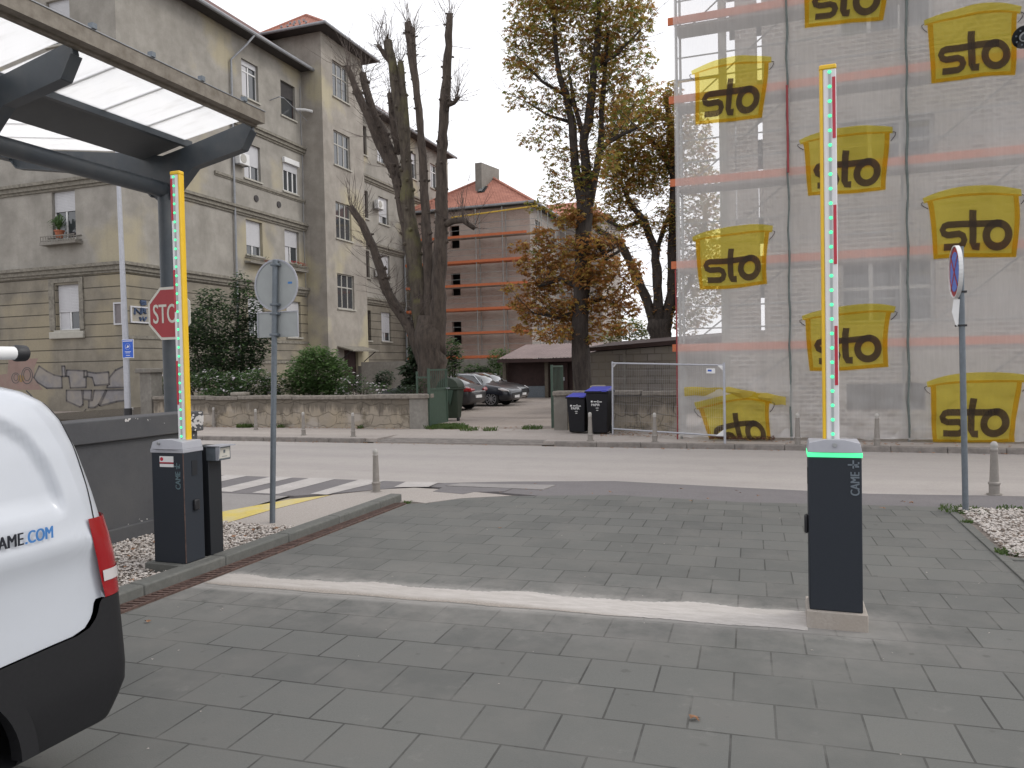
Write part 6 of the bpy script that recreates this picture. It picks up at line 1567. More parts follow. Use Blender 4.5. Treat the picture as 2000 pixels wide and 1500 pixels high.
def bucket(t, x0, x1, bx0, bw, ztop, bh, crump=False, seed=0):
    """printed bucket with the three letter wordmark, following the folds of the net"""
    def U(x, y, o):
        u = (x-230)/1730; v = (y-270)/1195
        xx = bx0+u*bw; zz = ztop-v*bh-.34*bw*(u-.55)**2*max(0, 1-(y-270)/330)
        if crump: zz = ztop-v*bh+.22*math.sin(u*2.4)-.17; xx += v*(1-u)*.32; zz = max(zz, SW+.02)
        sd_ = seed*1.7; zz += (u-.5)*.07*math.sin(sd_)+.018*math.sin(u*6+sd_)+.012*math.sin(v*5+sd_*2); xx += .02*math.sin(v*4.5+sd_)*(.6+u)+(.5-v)*.05*math.cos(sd_*1.3)
        zz = max(zz, SW+.02); xx = min(max(xx, x0+.01), x1-.01); return netpt(xx, zz, x0, x1, o, crump)
    def patch(quad, o, nx, nz, mbb):
        (a, b, c, d) = [Vector(q) for q in quad]; vs = []
        for j in range(nz+1):
            for i in range(nx+1): p = a.lerp(b, i/nx).lerp(d.lerp(c, i/nx), j/nz); vs.append(U(p.x, p.y, o))
        mbb.add(vs, [(j*(nx+1)+i, j*(nx+1)+i+1, (j+1)*(nx+1)+i+1, (j+1)*(nx+1)+i) for j in range(nz) for i in range(nx)])
    mb = MB(); patch([(230, 270), (1960, 270), (1945, 440), (245, 440)], .012, 16, 3, mb); patch([(300, 440), (1890, 440), (1830, 1465), (375, 1465)], .012, 16, 10, mb)
    bk = mb.build('bucket_print', 'net_yellow', t, recalc=False)
    mb = MB(); patch([(250, 400), (1940, 400), (1900, 440), (290, 440)], .018, 16, 1, mb); patch([(300, 441), (400, 441), (450, 1464), (376, 1464)], .018, 2, 8, mb); patch([(1800, 441), (1889, 441), (1829, 1464), (1740, 1464)], .018, 2, 8, mb); patch([(452, 1400), (1738, 1400), (1738, 1464), (452, 1464)], .018, 10, 1, mb)
    mb.build('bucket_shading', 'net_orange', bk, recalc=False)
    mb = MB()
    for pth, w_, o, cl in ((path_s, 112, .024, False), (path_t, 124, .027, False)):
        for q in ribbon(pth, w_, cl): mb.add([U(p.x, p.y, o) for p in q], [(0, 1, 2, 3)])
    circ = [(1490+188*math.cos(2*math.pi*k/28), 1112+188*math.sin(2*math.pi*k/28)) for k in range(28)]
    for q in ribbon(circ, 126, True): mb.add([U(p.x, p.y, .030) for p in q], [(0, 1, 2, 3)])
    mb.build('lettering', 'net_black', bk, recalc=False)
    for pth in ([(232, 400), (190, 420), (200, 480), (240, 560), (300, 620)], [(1950, 400), (2000, 420), (1985, 500), (1940, 580), (1900, 620)]):
        pp = [U(x, y, .02) for x, y in pth]
        if x0+.03 < pp[2].x < x1-.03: MB().tube(pp, .008, 4).build('bucket_handle', 'net_line', bk)
for k, (x0, x1) in enumerate(pan):
    t = thing('scaffold_net', labs[k], 'netting', ((x0+x1)/2, NY, SW), group='printed scaffold net panels')
    mb = MB(); nx, nz = 34, 130; vs = []; ztop = 13.5
    for j in range(nz+1):
        z = SW+.02+(ztop-SW)*(j/nz)**1.15
        for i in range(nx+1):
            x = x0+(x1-x0)*i/nx; zz = z
            if j == 0: zz = SW+.03+.07*abs(math.sin(x*3.1+k))+(.28*max(0, 1-abs(x-x1+.1)/.2) if k in (0, 1) else 0)
            vs.append(netpt(x, zz, x0, x1, 0, k == 0))
    mb.add(vs, [(j*(nx+1)+i, j*(nx+1)+i+1, (j+1)*(nx+1)+i+1, (j+1)*(nx+1)+i) for j in range(nz) for i in range(nx)])
    mb.build('net_sheet', 'net', t, recalc=False, smooth=True)
    # laced seam at the right edge
    mb = MB(); pts = [netpt(x1-.001+.012*math.sin(z*5), z, x0, x1, .03) for z in [SW+.1+.25*i for i in range(54)]]; mb.tube(pts, .022, 6, jit=.3); mb.build('seam', 'seam_dark', t, smooth=True)
    if k == 0: bl_ = [(-2.0, 1.82, aty(1450, 108, NY).z, False), (-2.0, 1.82, aty(1430, 440, NY).z, False), (-2.0, 1.8, aty(1430, 772, NY).z, True)]
    elif k == 1: bl_ = [(0, 0, aty(1655, -85, NY).z, False), (0, 0, aty(1655, 248, NY).z, False), (0, 0, aty(1655, 594, NY).z, False)]
    else: bl_ = [(0, 0, aty(1900, 12, NY).z, False), (0, 0, aty(1900, 362, NY).z, False), (0, 0, aty(1900, 727, NY).z, False)]
    for (sx_, bw, zt, cr_p) in bl_:
        if k == 0: b0 = aty(1352, 440, NY).x; b1 = aty(1508, 440, NY).x
        elif k == 1: b0 = aty(1563, 400, NY).x; b1 = aty(1745, 400, NY).x
        elif k == 2: b0 = aty(1805, 400, NY).x; b1 = aty(1998, 400, NY).x
        else: b0 = x0+.25; b1 = b0+1.85
        bh = 1.40 if k < 2 else 1.46
        bucket(t, x0, x1, b0, b1-b0, zt, 1.25 if cr_p else bh, cr_p, seed=k*3+bl_.index((sx_, bw, zt, cr_p)))
    if k == 0:  # folded roll of net with yellow print
        mb = MB(); z_ = aty(1430, 765, NY).z; pts = []
        vs = []
        for i in range(41):
            x = x0+.15+(x1-x0-.25)*i/40; zc = z_+.06-.22*max(0, (i-18)/22); 
            for j, (dz, dy) in enumerate(((.05, .07), (.03, .12), (-.05, .13), (-.13, .09), (-.17+.03*math.sin(i*.35), .05))): vs.append((x, NY-dy-.012*math.sin(i*.5+j*2), zc+dz+.012*math.sin(i*.45+j*2)))
        mb.add(vs, [(i*5+j, (i+1)*5+j, (i+1)*5+j+1, i*5+j+1) for i in range(40) for j in range(4)]); mb.build('folded_print', 'fold_yellow', t, recalc=False, smooth=True)
MB().tube([(xsd[0]-.06, NY-.03, SW), (xsd[0]-.04, NY-.04, 2.5), (xsd[0]-.05, NY-.03, 4)], .016, 6, jit=.2).build('red_cable', 'pole_red', label='dark red cable hanging down the left edge of the netting', cat='cable')
# earth spilling out under the net
rnd = random.Random(9); mb = MB()
for i in range(350): fallen(mb, rnd.uniform(-1.6, -.2), NY-.14+rnd.uniform(-.12, .1), SW+.02+.1*rnd.random()*max(0, 1-abs(rnd.uniform(-.7, .7))), .04, rnd)
M['soil_red'] = mat('soil_red', (0.13, 0.055, 0.035), .95, .2, 20)
mb.build('spilled_earth', 'soil_red', kind='stuff', recalc=False)

# ================================================================== CARS
def car(name, label, length, m, lights_front, group, hatch=True):
    """built nose towards +x, centred at origin on the ground"""
    t = thing(name, label, 'car', group=group); L = length/2; Wd = .90
    st = [ # x, z_bottom, z_belt, z_roof, halfwidth_body, halfwidth_roof
     (-L, .42, .78, .80, .70, .60), (-L+.05, .32, .92, .95, .80, .62), (-L+.25, .24, .98, 1.02, .87, .60), (-L+.55, .22, .98, 1.18, .89, .60), (-L+1.0, .2, .97, 1.36, .90, .60), (-L+1.6, .2, .95, 1.44, .90, .61),
     (-.1, .2, .93, 1.46, .90, .62), (.35, .2, .92, 1.43, .90, .62), (.75, .2, .92, 1.30, .90, .60), (L-1.3, .2, .92, 1.05, .90, .66), (L-1.05, .2, .91, .955, .90, .72), (L-.6, .22, .84, .88, .88, .70), (L-.25, .24, .74, .80, .84, .64), (L-.06, .3, .66, .72, .76, .56), (L, .38, .58, .62, .66, .5)]
    def ring(s):
        x, zb, zbelt, zr, wb, wr = s
        h = [(.0, zb), (wb*.82, zb), (wb*.97, zb+.1), (wb, (zb+zbelt)/2), (wb*.985, zbelt-.06), (wb*.95, zbelt), (wr+(wb*.95-wr)*.12, zr-.09 if zr-.09 > zbelt else (zbelt+zr)/2+.01), (wr*.8, zr-.01), (0, zr)]
        return [(x, y, z) for y, z in h]+[(x, -y, z) for y, z in reversed(h[1:-1])]
    rings = []
    from bisect import bisect
    n = len(ring(st[0])); dense = []
    for a, b in zip(st[:-1], st[1:]):
        for k in range(3): dense.append(tuple(a[i]+(b[i]-a[i])*k/3 for i in range(6)))
    dense.append(st[-1])
    AX = (-L+.82, L-.86); RW = .335
    vs = []; fs = []; gl = []
    for s in dense: vs += ring(s)
    for i in range(len(dense)-1):
        for k in range(n):
            k2 = (k+1) % n; f = (i*n+k, i*n+k2, (i+1)*n+k2, (i+1)*n+k)
            c = sum((Vector(vs[j]) for j in f), Vector())/4
            if any(abs(c.x-ax) < RW+.03 and c.z < .55 and abs(c.y) > .6 and math.hypot(c.x-ax, c.z-.33) < RW+.10 for ax in AX) : continue
            side = k in (5, n-6) ; topg = k in (6, 7, n-8, n-7)
            xm = c.x
            if side and -L+.75 < xm < L-1.35: gl.append(f)
            elif k in (6, 7, n-8, n-7) and ((.75-.42 < xm < L-1.25) or (-L+.3 < xm < -L+1.05)): gl.append(f)
            elif side and (-L+.3 < xm < L-1.2) : gl.append(f) if False else fs.append(f)
            else: fs.append(f)
    fs.append(tuple(range(n-1, -1, -1))); fs.append(tuple((len(dense)-1)*n+k for k in range(n)))
    mb = MB(); mb.add(vs, fs); mb.build('body', m, t, smooth=True, auto=50)
    mb = MB(); mb.add(vs, gl); mb.build('windows', 'car_glass', t, smooth=True, auto=60)
    for ax in AX:
        for s in (1, -1):
            y = s*.86
            mb = MB(); mb.tube([(ax, y, .33), (ax, y-s*.02, .33), (ax, y-s*.2, .33)], [.30, RW, RW], 22); wh = mb.build('wheel', 'tyre', t, smooth=True)
            mb = MB(); mb.tube([(ax, y+s*.004, .33), (ax, y-s*.01, .33)], [.075, .07], 12)
            for k in range(10):
                a = k*math.pi/5; mb.bar((ax+.05*math.cos(a), y+s*.005, .33+.05*math.sin(a)), (ax+.235*math.cos(a), y+s*.003, .33+.235*math.sin(a)), .035, .01, (0, 1, 0)) if False else mb.hexa([(ax+.05*math.cos(a-.25), y, .33+.05*math.sin(a-.25)), (ax+.235*math.cos(a-.07), y, .33+.235*math.sin(a-.07)), (ax+.235*math.cos(a+.07), y, .33+.235*math.sin(a+.07)), (ax+.05*math.cos(a+.25), y, .33+.05*math.sin(a+.25)),
                    (ax+.05*math.cos(a-.25), y+s*.012, .33+.05*math.sin(a-.25)), (ax+.235*math.cos(a-.07), y+s*.012, .33+.235*math.sin(a-.07)), (ax+.235*math.cos(a+.07), y+s*.012, .33+.235*math.sin(a+.07)), (ax+.05*math.cos(a+.25), y+s*.012, .33+.05*math.sin(a+.25))])
            n2 = 22
            for k in range(n2):
                a, b = 2*math.pi*k/n2, 2*math.pi*(k+1)/n2; mb.hexa([(ax+.23*math.cos(a), y, .33+.23*math.sin(a)), (ax+.23*math.cos(b), y, .33+.23*math.sin(b)), (ax+.25*math.cos(b), y, .33+.25*math.sin(b)), (ax+.25*math.cos(a), y, .33+.25*math.sin(a)),
                    (ax+.23*math.cos(a), y+s*.014, .33+.23*math.sin(a)), (ax+.23*math.cos(b), y+s*.014, .33+.23*math.sin(b)), (ax+.25*math.cos(b), y+s*.014, .33+.25*math.sin(b)), (ax+.25*math.cos(a), y+s*.014, .33+.25*math.sin(a))])
            mb.build('rim', 'rim', wh)
    for s in (1, -1):
        mb = MB(); mb.hexa([(L-.42, s*.66, .62), (L-.1, s*.5, .58), (L-.1, s*.5, .60), (L-.42, s*.66, .64), (L-.46, s*.84, .76), (L-.02, s*.56, .64), (L-.14, s*.58, .73), (L-.5, s*.82, .80)]) if False else mb.tube([(L-.50, s*.865, .76), (L-.3, s*.82, .72), (L-.07, s*.70, .66)], [.02, .065, .03], 8)
        mb.build('headlight', 'lamp_clear', t, smooth=True)
        mb = MB(); mb.tube([(-L+.42, s*.875, .88), (-L+.2, s*.85, .86), (-L+.03, s*.72, .83), (-L-.01, s*.42, .82)], [.03, .095, .09, .045], 8); mb.build('tail_light', 'lamp_red', t, smooth=True)
        mb = MB(); mb.tube([(.82, s*.86, .95), (.86, s*1.0, .98), (.80, s*1.05, 1.0)], [.03, .08, .05], 8); mb.build('mirror', m, t, smooth=True)
        mb = MB(); mb.tube([(-L+.62, s*.80, 1.04), (-L+1.2, s*.68, 1.34), (-.3, s*.64, 1.425), (.5, s*.665, 1.36), (L-1.3, s*.84, .95)], .012, 5); mb.build('window_trim', 'chrome', t, smooth=True)
    mb = MB(); mb.box(L-.05, L+.012, -.5, .5, .40, .58); mb.build('grille', 'grille', t, bevel=.01)
    MB().box(L+.0, L+.022, -.26, .26, .36, .47).build('number_plate', 'plate_white', t)
    MB().box(-L-.03, -L+.02, -.26, .26, .50, .61).build('number_plate', 'plate_white', t)
    MB().box(-L-.02, -L+.02, -.6, .6, .74, .765).build('boot_trim', 'chrome', t)
    MB().tube([(-L+.15, 0, .3), (L-.2, 0, .3)], .12, 6).build('underbody', 'grille', t)
    return t
g_ = 'cars parked side by side in the yard'
c1 = car('parked_car', 'dark grey parked car with red tail light towards the viewer, nearest of three', 4.5, 'car_grey', False, g_)
q = aty(936, 780, 28.7); c1.location = (q.x-2.25, 28.8, SW); c1.rotation_euler = (0, 0, R(180-4)); c1.scale = (1, 1, 1.0)
c2 = car('parked_car', 'dark blue parked car with silver spoked wheel, the middle one of three in the yard', 4.5, 'car_navy', True, g_)
q = aty(1008, 785, 31.6); c2.location = (q.x-2.25, 31.9, SW); c2.rotation_euler = (0, 0, R(-4))
c3 = car('parked_car', 'black parked car, the farthest of three in the yard, next to the brown shed', 4.5, 'car_black', True, g_)
q = aty(1022, 775, 34.2); c3.location = (q.x-2.25, 34.5, SW); c3.rotation_euler = (0, 0, R(-5))

# ================================================================== TREES
def limb(mb, px, Y, dY=0.0, jit=.10, n=10, sub=2, y0=0.0):
    """px: list of (px, py, radius_px [, y-offset]) at distance plane Y"""
    pts = []; rad = []
    for i, q in enumerate(px):
        yo = q[3] if len(q) > 3 else y0+dY*i/(len(px)-1)
        p = aty(q[0], q[1], Y+yo); f = (p-Vector((0, 0, H))).dot(_F); pts.append(p); rad.append(q[2]/F*f)
    # subdivide with wobble
    P_ = []; R__ = []
    for i in range(len(pts)-1):
        m = max(2, int((pts[i+1]-pts[i]).length/.35))
        for k in range(m):
            f = k/m; q = pts[i].lerp(pts[i+1], f); r = rad[i]+(rad[i+1]-rad[i])*f
            P_.append(q+Vector((random.uniform(-1, 1), random.uniform(-1, 1), 0))*r*.10); R__.append(r*random.uniform(.93, 1.09))
    P_.append(pts[-1]); R__.append(rad[-1]); mb.tube(P_, R__, n, jit=jit)
    return P_, R__
def twigs(mb, base, n, L, up_, rnd, r=.006, spread=.6, sub=2):
    for i in range(n):
        p = rnd.choice(base) if isinstance(base, list) else base
        d = Vector((rnd.uniform(-1, 1)*spread, rnd.uniform(-1, 1)*spread, up_+rnd.uniform(-.35, .35))).normalized(); l = L*rnd.uniform(.4, 1.2); q = [p]
        for k in range(4):
            d = (d+Vector((rnd.uniform(-.25, .25), rnd.uniform(-.25, .25), rnd.uniform(-.08, .22)))).normalized(); q.append(q[-1]+d*l/4)
        mb.tube(q, [r, r*.85, r*.7, r*.5, r*.3], 4, cap=False)
        if sub and l > .5:
            for s in range(sub):
                a = q[rnd.randint(1, 3)]; d2 = (d+Vector((rnd.uniform(-.8, .8), rnd.uniform(-.8, .8), rnd.uniform(-.2, .4)))).normalized()
                mb.tube([a, a+d2*l*.2, a+d2*l*.4+Vector((0, 0, .03))], [r*.6, r*.5, r*.25], 3, cap=False)
random.seed(21)
T1Y = 25.3
t = thing('pollarded_tree', 'tall bare tree pruned back to thick stubs, rising beside the green gate', 'tree', aty(850, 770, T1Y)*1.0)
t.location.z = SW
mb = MB(); limb(mb, [(858, 830, 36), (850, 765, 31), (845, 725, 28), (842, 690, 27), (839, 650, 27), (837, 615, 20)], T1Y, n=16, jit=.07); mb.build('trunk', 'bark', t, smooth=True, auto=180)
LB = [[(853, 690, 17), (855, 600, 15), (859, 520, 14), (862, 440, 13), (863, 375, 11.5), (863, 300, 11), (869, 200, 9.5), (875, 110, 8), (878, 28, 6.5)],
      [(846, 700, 16), (842, 620, 14), (837, 520, 11), (832, 440, 9), (829, 375, 8.5), (825, 300, 7.5), (818, 215, 7), (812, 160, 7), (803, 110, 7.5), (796, 46, 7)],
      [(836, 705, 18), (822, 620, 16), (814, 540, 15), (803, 460, 15), (796, 400, 13.5), (794, 320, 11), (788, 260, 10), (776, 190, 9.5), (765, 120, 9), (757, 80, 8.5)],
      [(826, 620, 13), (806, 520, 11), (793, 440, 10.5), (784, 390, 10.5), (772, 330, 10.5), (752, 270, 10), (733, 230, 9), (717, 185, 8), (709, 144, 7)],
      [(843, 745, 17), (822, 690, 12), (805, 650, 11), (790, 625, 10.5), (770, 597, 9.5), (756, 568, 9), (745, 530, 8.5), (728, 482, 7.5), (707, 436, 7), (685, 405, 6)],
      [(795, 330, 8), (793, 260, 7.5), (788, 190, 7), (782, 122, 6)], [(812, 170, 6), (808, 110, 5.5), (806, 55, 5)], [(765, 125, 5), (752, 108, 5), (738, 88, 4)],
      [(778, 300, 7), (766, 225, 6), (760, 183, 5)], [(778, 350, 9), (750, 300, 9), (722, 235, 8.5), (700, 185, 7), (678, 130, 5)], [(864, 440, 9), (886, 432, 6.5), (905, 430, 5.5), (926, 446, 4)], [(872, 205, 5), (888, 200, 4), (896, 190, 3)]]
bases = []
for i, l in enumerate(LB):
    par = {5: 2, 6: 1, 7: 2, 8: 3, 9: 3, 10: 0, 11: 0}.get(i); y0 = 0
    if par is not None: y0 = min(bases[par], key=lambda p: abs(p.z-aty(l[0][0], l[0][1], T1Y).z)).y-T1Y
    mb = MB(); P_, R__ = limb(mb, l, T1Y, dY=random.uniform(-1.0, 1.0) if par is None else random.uniform(-.3, .3), n=12, jit=.12, y0=y0)
    # knobbly pruned spur stubs
    for k in range(int(len(P_)*1.3)):
        j = random.randrange(len(P_)//3, len(P_)); a = random.uniform(0, 6.28); r = R__[j]
        d = Vector((math.cos(a), math.sin(a)*.8, random.uniform(.1, .7))).normalized(); mb.tube([P_[j]+d*r*.6, P_[j]+d*(r+random.uniform(.02, .12))], [r*.32, r*.22], 6)
    mb.build('limb', 'bark_moss' if i in (2, 5) else 'bark', t, smooth=True, auto=180); bases.append(P_[len(P_)//4:]); 
rnd = random.Random(31); mb = MB()
for i, b in enumerate(bases):
    tip = b[-1]; twigs(mb, [tip, b[-2], b[-3]], 13, 1.5, 1.3, rnd, r=.011, spread=.5)
    twigs(mb, b, 20 if i != 8 else 6, .9, .25, rnd, r=.010, spread=1.1)
for i in (4, 3, 9): twigs(mb, bases[i], 55, 1.4, .3, rnd, r=.010, spread=1.2, sub=3)
twigs(mb, bases[10], 10, .8, .1, rnd)
mb.build('twigs', 'twig', t)

def blob(px, py, rx, ry, Y, dy=0.0, ky=1.0):
    c = aty(px, py, Y+dy); f = (c-Vector((0, 0, H))).dot(_F)/F
    return (c.x, c.y, c.z, rx*f, (rx+ry)/2*f*ky, ry*f)
random.seed(5)
T2Y = 25.0
t = thing('chestnut_tree', 'tall horse chestnut with dark trunk and browning autumn leaves beside the shed', 'tree', aty(1140, 770, T2Y)); t.location.z = SW
mb = MB(); limb(mb, [(1142, 830, 20), (1139, 765, 17.5), (1134, 690, 17), (1132, 620, 16.5), (1136, 540, 16), (1141, 470, 16), (1143, 400, 15), (1144, 372, 14)], T2Y, n=14); mb.build('trunk', 'bark_chestnut', t, smooth=True, auto=180)
L2 = [[(1138, 400, 11), (1127, 340, 9.5), (1121, 300, 9), (1118, 240, 8), (1106, 187, 7), (1093, 149, 6), (1087, 110, 5), (1082, 40, 4), (1078, -60, 3)],
      [(1146, 400, 12), (1146, 330, 10.5), (1139, 280, 9), (1149, 240, 9), (1156, 187, 8), (1160, 133, 7), (1167, 93, 6.5), (1169, 27, 5), (1172, -80, 3.5)],
      [(1150, 400, 10), (1158, 360, 8), (1165, 330, 7.5), (1172, 293, 7), (1175, 253, 5.5), (1175, 213, 5), (1180, 160, 4.5), (1188, 60, 3.5)],
      [(1172, 293, 5), (1190, 277, 4.5), (1217, 262, 4), (1245, 250, 2.5)], [(1141, 275, 6), (1130, 235, 5), (1121, 203, 4.5), (1113, 150, 3)],
      [(1165, 470, 6, .0), (1185, 505, 4), (1210, 490, 3)], [(1130, 560, 6), (1095, 545, 4), (1050, 560, 2.5)], [(1140, 510, 6), (1170, 500, 4), (1195, 488, 2.5)], [(1128, 610, 5), (1090, 620, 3.5), (1040, 610, 2)], [(1138, 590, 5), (1180, 585, 3.5), (1215, 600, 2)],
      [(1105, 187, 4), (1060, 160, 3), (1010, 110, 2)], [(1160, 133, 4), (1200, 110, 3), (1250, 60, 2)], [(1118, 240, 3.5), (1070, 225, 2.5), (1030, 200, 1.6)]]
b2 = []
for l in L2:
    mb = MB(); P_, R__ = limb(mb, l, T2Y, dY=random.uniform(-1, 1), n=8); mb.build('limb', 'bark_chestnut', t, smooth=True, auto=180); b2.append(P_)
mb = MB(); rnd = random.Random(3)
for b in b2: twigs(mb, b, 22, 1.3, .35, rnd, r=.011, spread=1.1)
mb.build('twigs', 'bark_chestnut', t)
bl_u = [(1130,40,130,100),(1035,105,58,50),(1012,190,38,26),(1055,20,75,60),(1200,60,75,75),(1225,150,55,42),(1160,160,70,55),(1080,200,60,36),(1190,235,45,34),(1060,265,52,26),(1098,312,42,34),(1182,305,30,40),(1110,-80,150,90),(1245,20,38,45),(1092,390,42,44),(1150,425,40,36),(1055,480,36,22),(1085,345,22,18),(1265,110,22,20),(1000,60,20,24),(1270,170,26,22),(1015,130,40,30),(1225,210,34,26),(1140,345,26,26),(1040,400,20,16)]
bl_l = [(1100,540,62,34),(1055,605,52,30),(1190,590,50,36),(1140,478,56,26),(1080,650,48,18),(1205,640,36,16),(1160,540,44,26),(1110,600,46,26),(1062,460,30,20),(1195,470,28,18),(1110,425,34,22),(1165,420,26,18),(995,560,18,12),(1240,520,20,20),(1015,480,22,14),(1035,515,34,22),(1012,590,24,18),(1228,550,22,26),(1130,635,52,28),(1080,500,40,24),(1175,520,50,28),(1050,560,40,22),(1240,600,16,20),(1020,640,24,12),(1150,660,30,10)]
rb = random.Random(2); U2 = [blob(*b, T2Y, rb.uniform(-.8, .8)) for b in bl_u]; Lo = [blob(*b, T2Y, rb.uniform(-.5, .6)) for b in bl_l]
foliage('crown', t, ['leaf_olive', 'leaf_brown', 'leaf_green', 'leaf_rust', 'leaf_gold'], U2, 9800, .15, 1, parts=5, weights=[5, 2.4, 2.4, 1, 2], leafw=.30, droop=.55)
foliage('lower_crown', t, ['leaf_brown', 'leaf_rust', 'leaf_olive', 'leaf_gold'], Lo, 5000, .16, 2, parts=5, weights=[4, 4, 1, 2], leafw=.32, droop=.6)
foliage('trunk_shoots', t, ['leaf_brown', 'leaf_rust', 'leaf_olive'], [(p.x, p.y, p.z, .4, .4, .35) for b in b2[:3] for p in b[::2]], 800, .16, 9, parts=4, leafw=.32)
random.seed(8)
T3Y = 36.0
t = thing('chestnut_tree', 'forked chestnut with leafy brown stems behind the block garage, partly behind the netting', 'tree', aty(1290, 680, T3Y)); t.location.z = SW
mb = MB(); limb(mb, [(1294, 760, 24), (1292, 690, 22), (1290, 655, 22), (1287, 625, 20)], T3Y, n=12); mb.build('trunk', 'bark_chestnut', t, smooth=True, auto=180)
L3 = [[(1284, 650, 12), (1268, 600, 10), (1252, 560, 9), (1228, 505, 8), (1210, 475, 7), (1188, 462, 6), (1165, 447, 5)], [(1289, 640, 11), (1284, 560, 9), (1280, 490, 8), (1258, 430, 7), (1232, 400, 5), (1215, 360, 3.5)],
      [(1298, 650, 12), (1312, 570, 10), (1315, 450, 10), (1318, 350, 9), (1312, 260, 7), (1300, 190, 5)], [(1282, 490, 5), (1298, 442, 4.5), (1316, 400, 4)], [(1290, 640, 6), (1345, 560, 6), (1370, 480, 5), (1380, 400, 4)], [(1318, 350, 5), (1295, 300, 4), (1262, 262, 3)], [(1258, 430, 5), (1215, 445, 4), (1185, 430, 3)]]
b3 = []
for l in L3:
    mb = MB(); P_, R__ = limb(mb, l, T3Y, dY=random.uniform(-.8, 1.2), n=8); mb.build('limb', 'bark_chestnut', t, smooth=True, auto=180); b3.append(P_)
mb = MB(); rnd = random.Random(4)
for b in b3: twigs(mb, b, 16, 1.6, .2, rnd, r=.014, spread=1.1)
mb.build('twigs', 'bark_chestnut', t)
bl_3 = [(1205,240,36,44),(1232,205,44,36),(1312,180,24,26),(1262,320,66,56),(1195,350,26,50),(1190,290,26,30),(1310,300,24,50),(1250,262,66,56),(1290,212,46,42),(1222,332,46,48),(1278,345,44,46),(1208,400,36,36),(1300,420,26,36),(1245,440,42,24),(1350,290,46,80),(1375,400,46,80),(1368,560,52,80),(1330,250,30,50),(1200,300,24,30),(1225,380,30,30),(1340,470,40,50),(1400,520,40,60),(1340,620,30,40)]
foliage('crown', t, ['leaf_olive', 'leaf_brown', 'leaf_rust', 'leaf_green', 'leaf_gold'], [blob(*b, T3Y, rb.uniform(-.8, .8)) for b in bl_3], 13000, .19, 3, parts=4, weights=[4, 3, 1.5, 1.5, 4], leafw=.34, droop=.5)
foliage('stem_leaves', t, ['leaf_brown', 'leaf_olive', 'leaf_rust'], [(p.x, p.y, p.z, .28, .28, .3) for b in b3[:5] for p in b], 1500, .17, 4, parts=3)

# ================================================================== SHRUBS
def shrub(name, label, cat, blobs, mats, n, leaf, seed, Y, weights=None, flowers=0, fm='petal_white', droop=.1, stems=True, group=None, parts=1, fs=.07):
    B_ = [blob(*b, Y, random.Random(seed+i).uniform(-.25, .25)) for i, b in enumerate(blobs)]
    x = sum(b[0] for b in B_)/len(B_); zmin = min(b[2]-b[5] for b in B_)
    t = thing(name, label, cat, (x, Y, max(SW, .32)), group=group)
    foliage('foliage', t, mats, B_, n, leaf, seed, weights=weights, droop=droop, parts=parts, shell=.5)
    if stems:
        mb = MB(); rnd = random.Random(seed)
        for b in B_: 
            for k in range(2): mb.tube([(x+rnd.uniform(-.2, .2)+(b[0]-x)*.4, Y, .2), (b[0]+rnd.uniform(-.1, .1), b[1], b[2])], [.03, .012], 5)
        mb.build('stems', 'bark', t)
    if flowers: foliage('flowers', t, [fm], B_, flowers, fs, seed+3, shell=1.0, leafw=.9, droop=0)
    return t
shrub('shrub', 'large dark green shrub in the garden behind the barrier arm and stop sign', 'shrub', [(425,640,62,50),(390,690,50,55),(460,690,60,50),(480,600,34,42),(372,640,30,44),(500,660,34,52),(470,560,14,34),(410,585,34,24),(440,730,80,40)], ['shrub_dark', 'shrub_mid'], 13000, .19, 1, 23.2, weights=[5, 1], flowers=60, fs=.1)
shrub('shrub', 'rounded bright green bush above the middle of the long garden wall', 'shrub', [(618,725,60,44),(585,740,36,30),(655,735,36,36),(620,700,44,26),(600,760,52,20),(650,765,36,18)], ['shrub_bright', 'shrub_mid'], 8000, .16, 11, 21.8, weights=[3, 3])
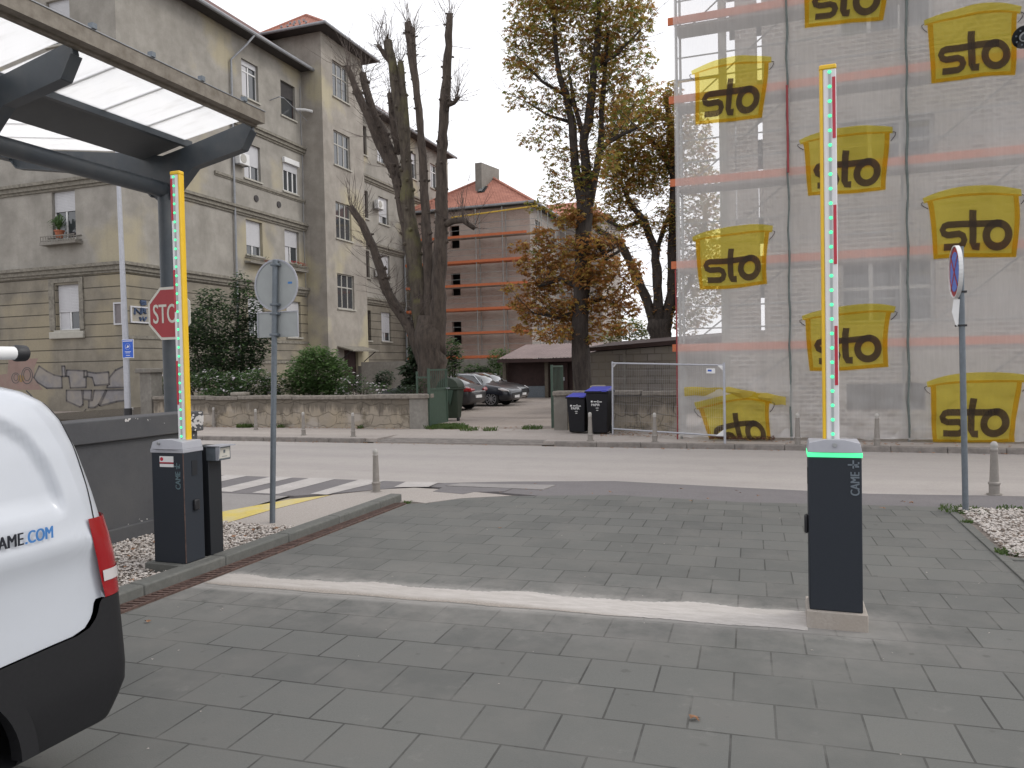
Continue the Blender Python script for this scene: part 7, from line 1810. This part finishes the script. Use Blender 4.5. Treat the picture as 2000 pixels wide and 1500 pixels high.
shrub('flower_bed', 'low pink and white flowering shrubs along the left of the garden wall top', 'shrubs', [(320,752,30,22),(365,748,30,24),(410,745,32,26),(455,748,34,26),(500,745,34,28),(535,750,28,24),(340,765,40,14),(440,768,60,14),(520,768,40,12)], ['shrub_mid', 'shrub_dark'], 8000, .13, 21, 21.0, weights=[5, 2], flowers=420, fs=.11)
shrub('rose_bush', 'loose rose bushes with small pale blooms between green bush and gate', 'shrubs', [(685,752,26,20),(715,757,22,13),(672,765,22,10),(740,760,28,12),(700,740,16,14)], ['shrub_dark', 'shrub_mid'], 1100, .10, 31, 21.2, flowers=90, fs=.10)
shrub('round_bush', 'small dark round bush beside the doorway of the stair tower', 'shrub', [(751,738,21,16),(745,748,20,12)], ['shrub_dark'], 900, .16, 41, 30.0)
shrub('conifer', 'dark conifer branches standing left of the bare trunk', 'conifer', [(815,700,20,14),(800,720,20,12),(822,735,20,16),(806,745,24,12),(812,680,12,12)], ['shrub_dark'], 1700, .26, 51, 27.5, droop=.4)
shrub('shrub', 'green shrub growing just right of the bare pruned trunk', 'shrub', [(882,680,18,24),(890,700,16,22),(878,720,22,24)], ['shrub_mid', 'shrub_dark'], 1100, .18, 61, 27.5)
shrub('shrub', 'dark bushes behind the roofs of the parked cars', 'shrub', [(925,722,26,12),(910,735,30,12),(945,728,20,14)], ['shrub_dark', 'shrub_mid'], 1500, .2, 71, 42.5)
shrub('shrub', 'pale green young tree behind the cars at the corner of the shed', 'shrub', [(972,700,22,20),(965,725,24,18),(985,690,12,12)], ['shrub_mid', 'shrub_bright'], 1300, .2, 81, 42.8)
shrub('shrub', 'green bush showing under the chestnut leaves above the block garage roof', 'shrub', [(1232,642,36,22),(1200,660,28,16),(1255,655,18,14)], ['shrub_bright', 'leaf_olive'], 1400, .24, 91, 38.5)
shrub('shrub', 'low dark plants inside the garden next to the gate leaf', 'shrub', [(800,760,30,10),(825,752,12,14),(778,765,20,8)], ['shrub_dark'], 500, .12, 95, 22.0)
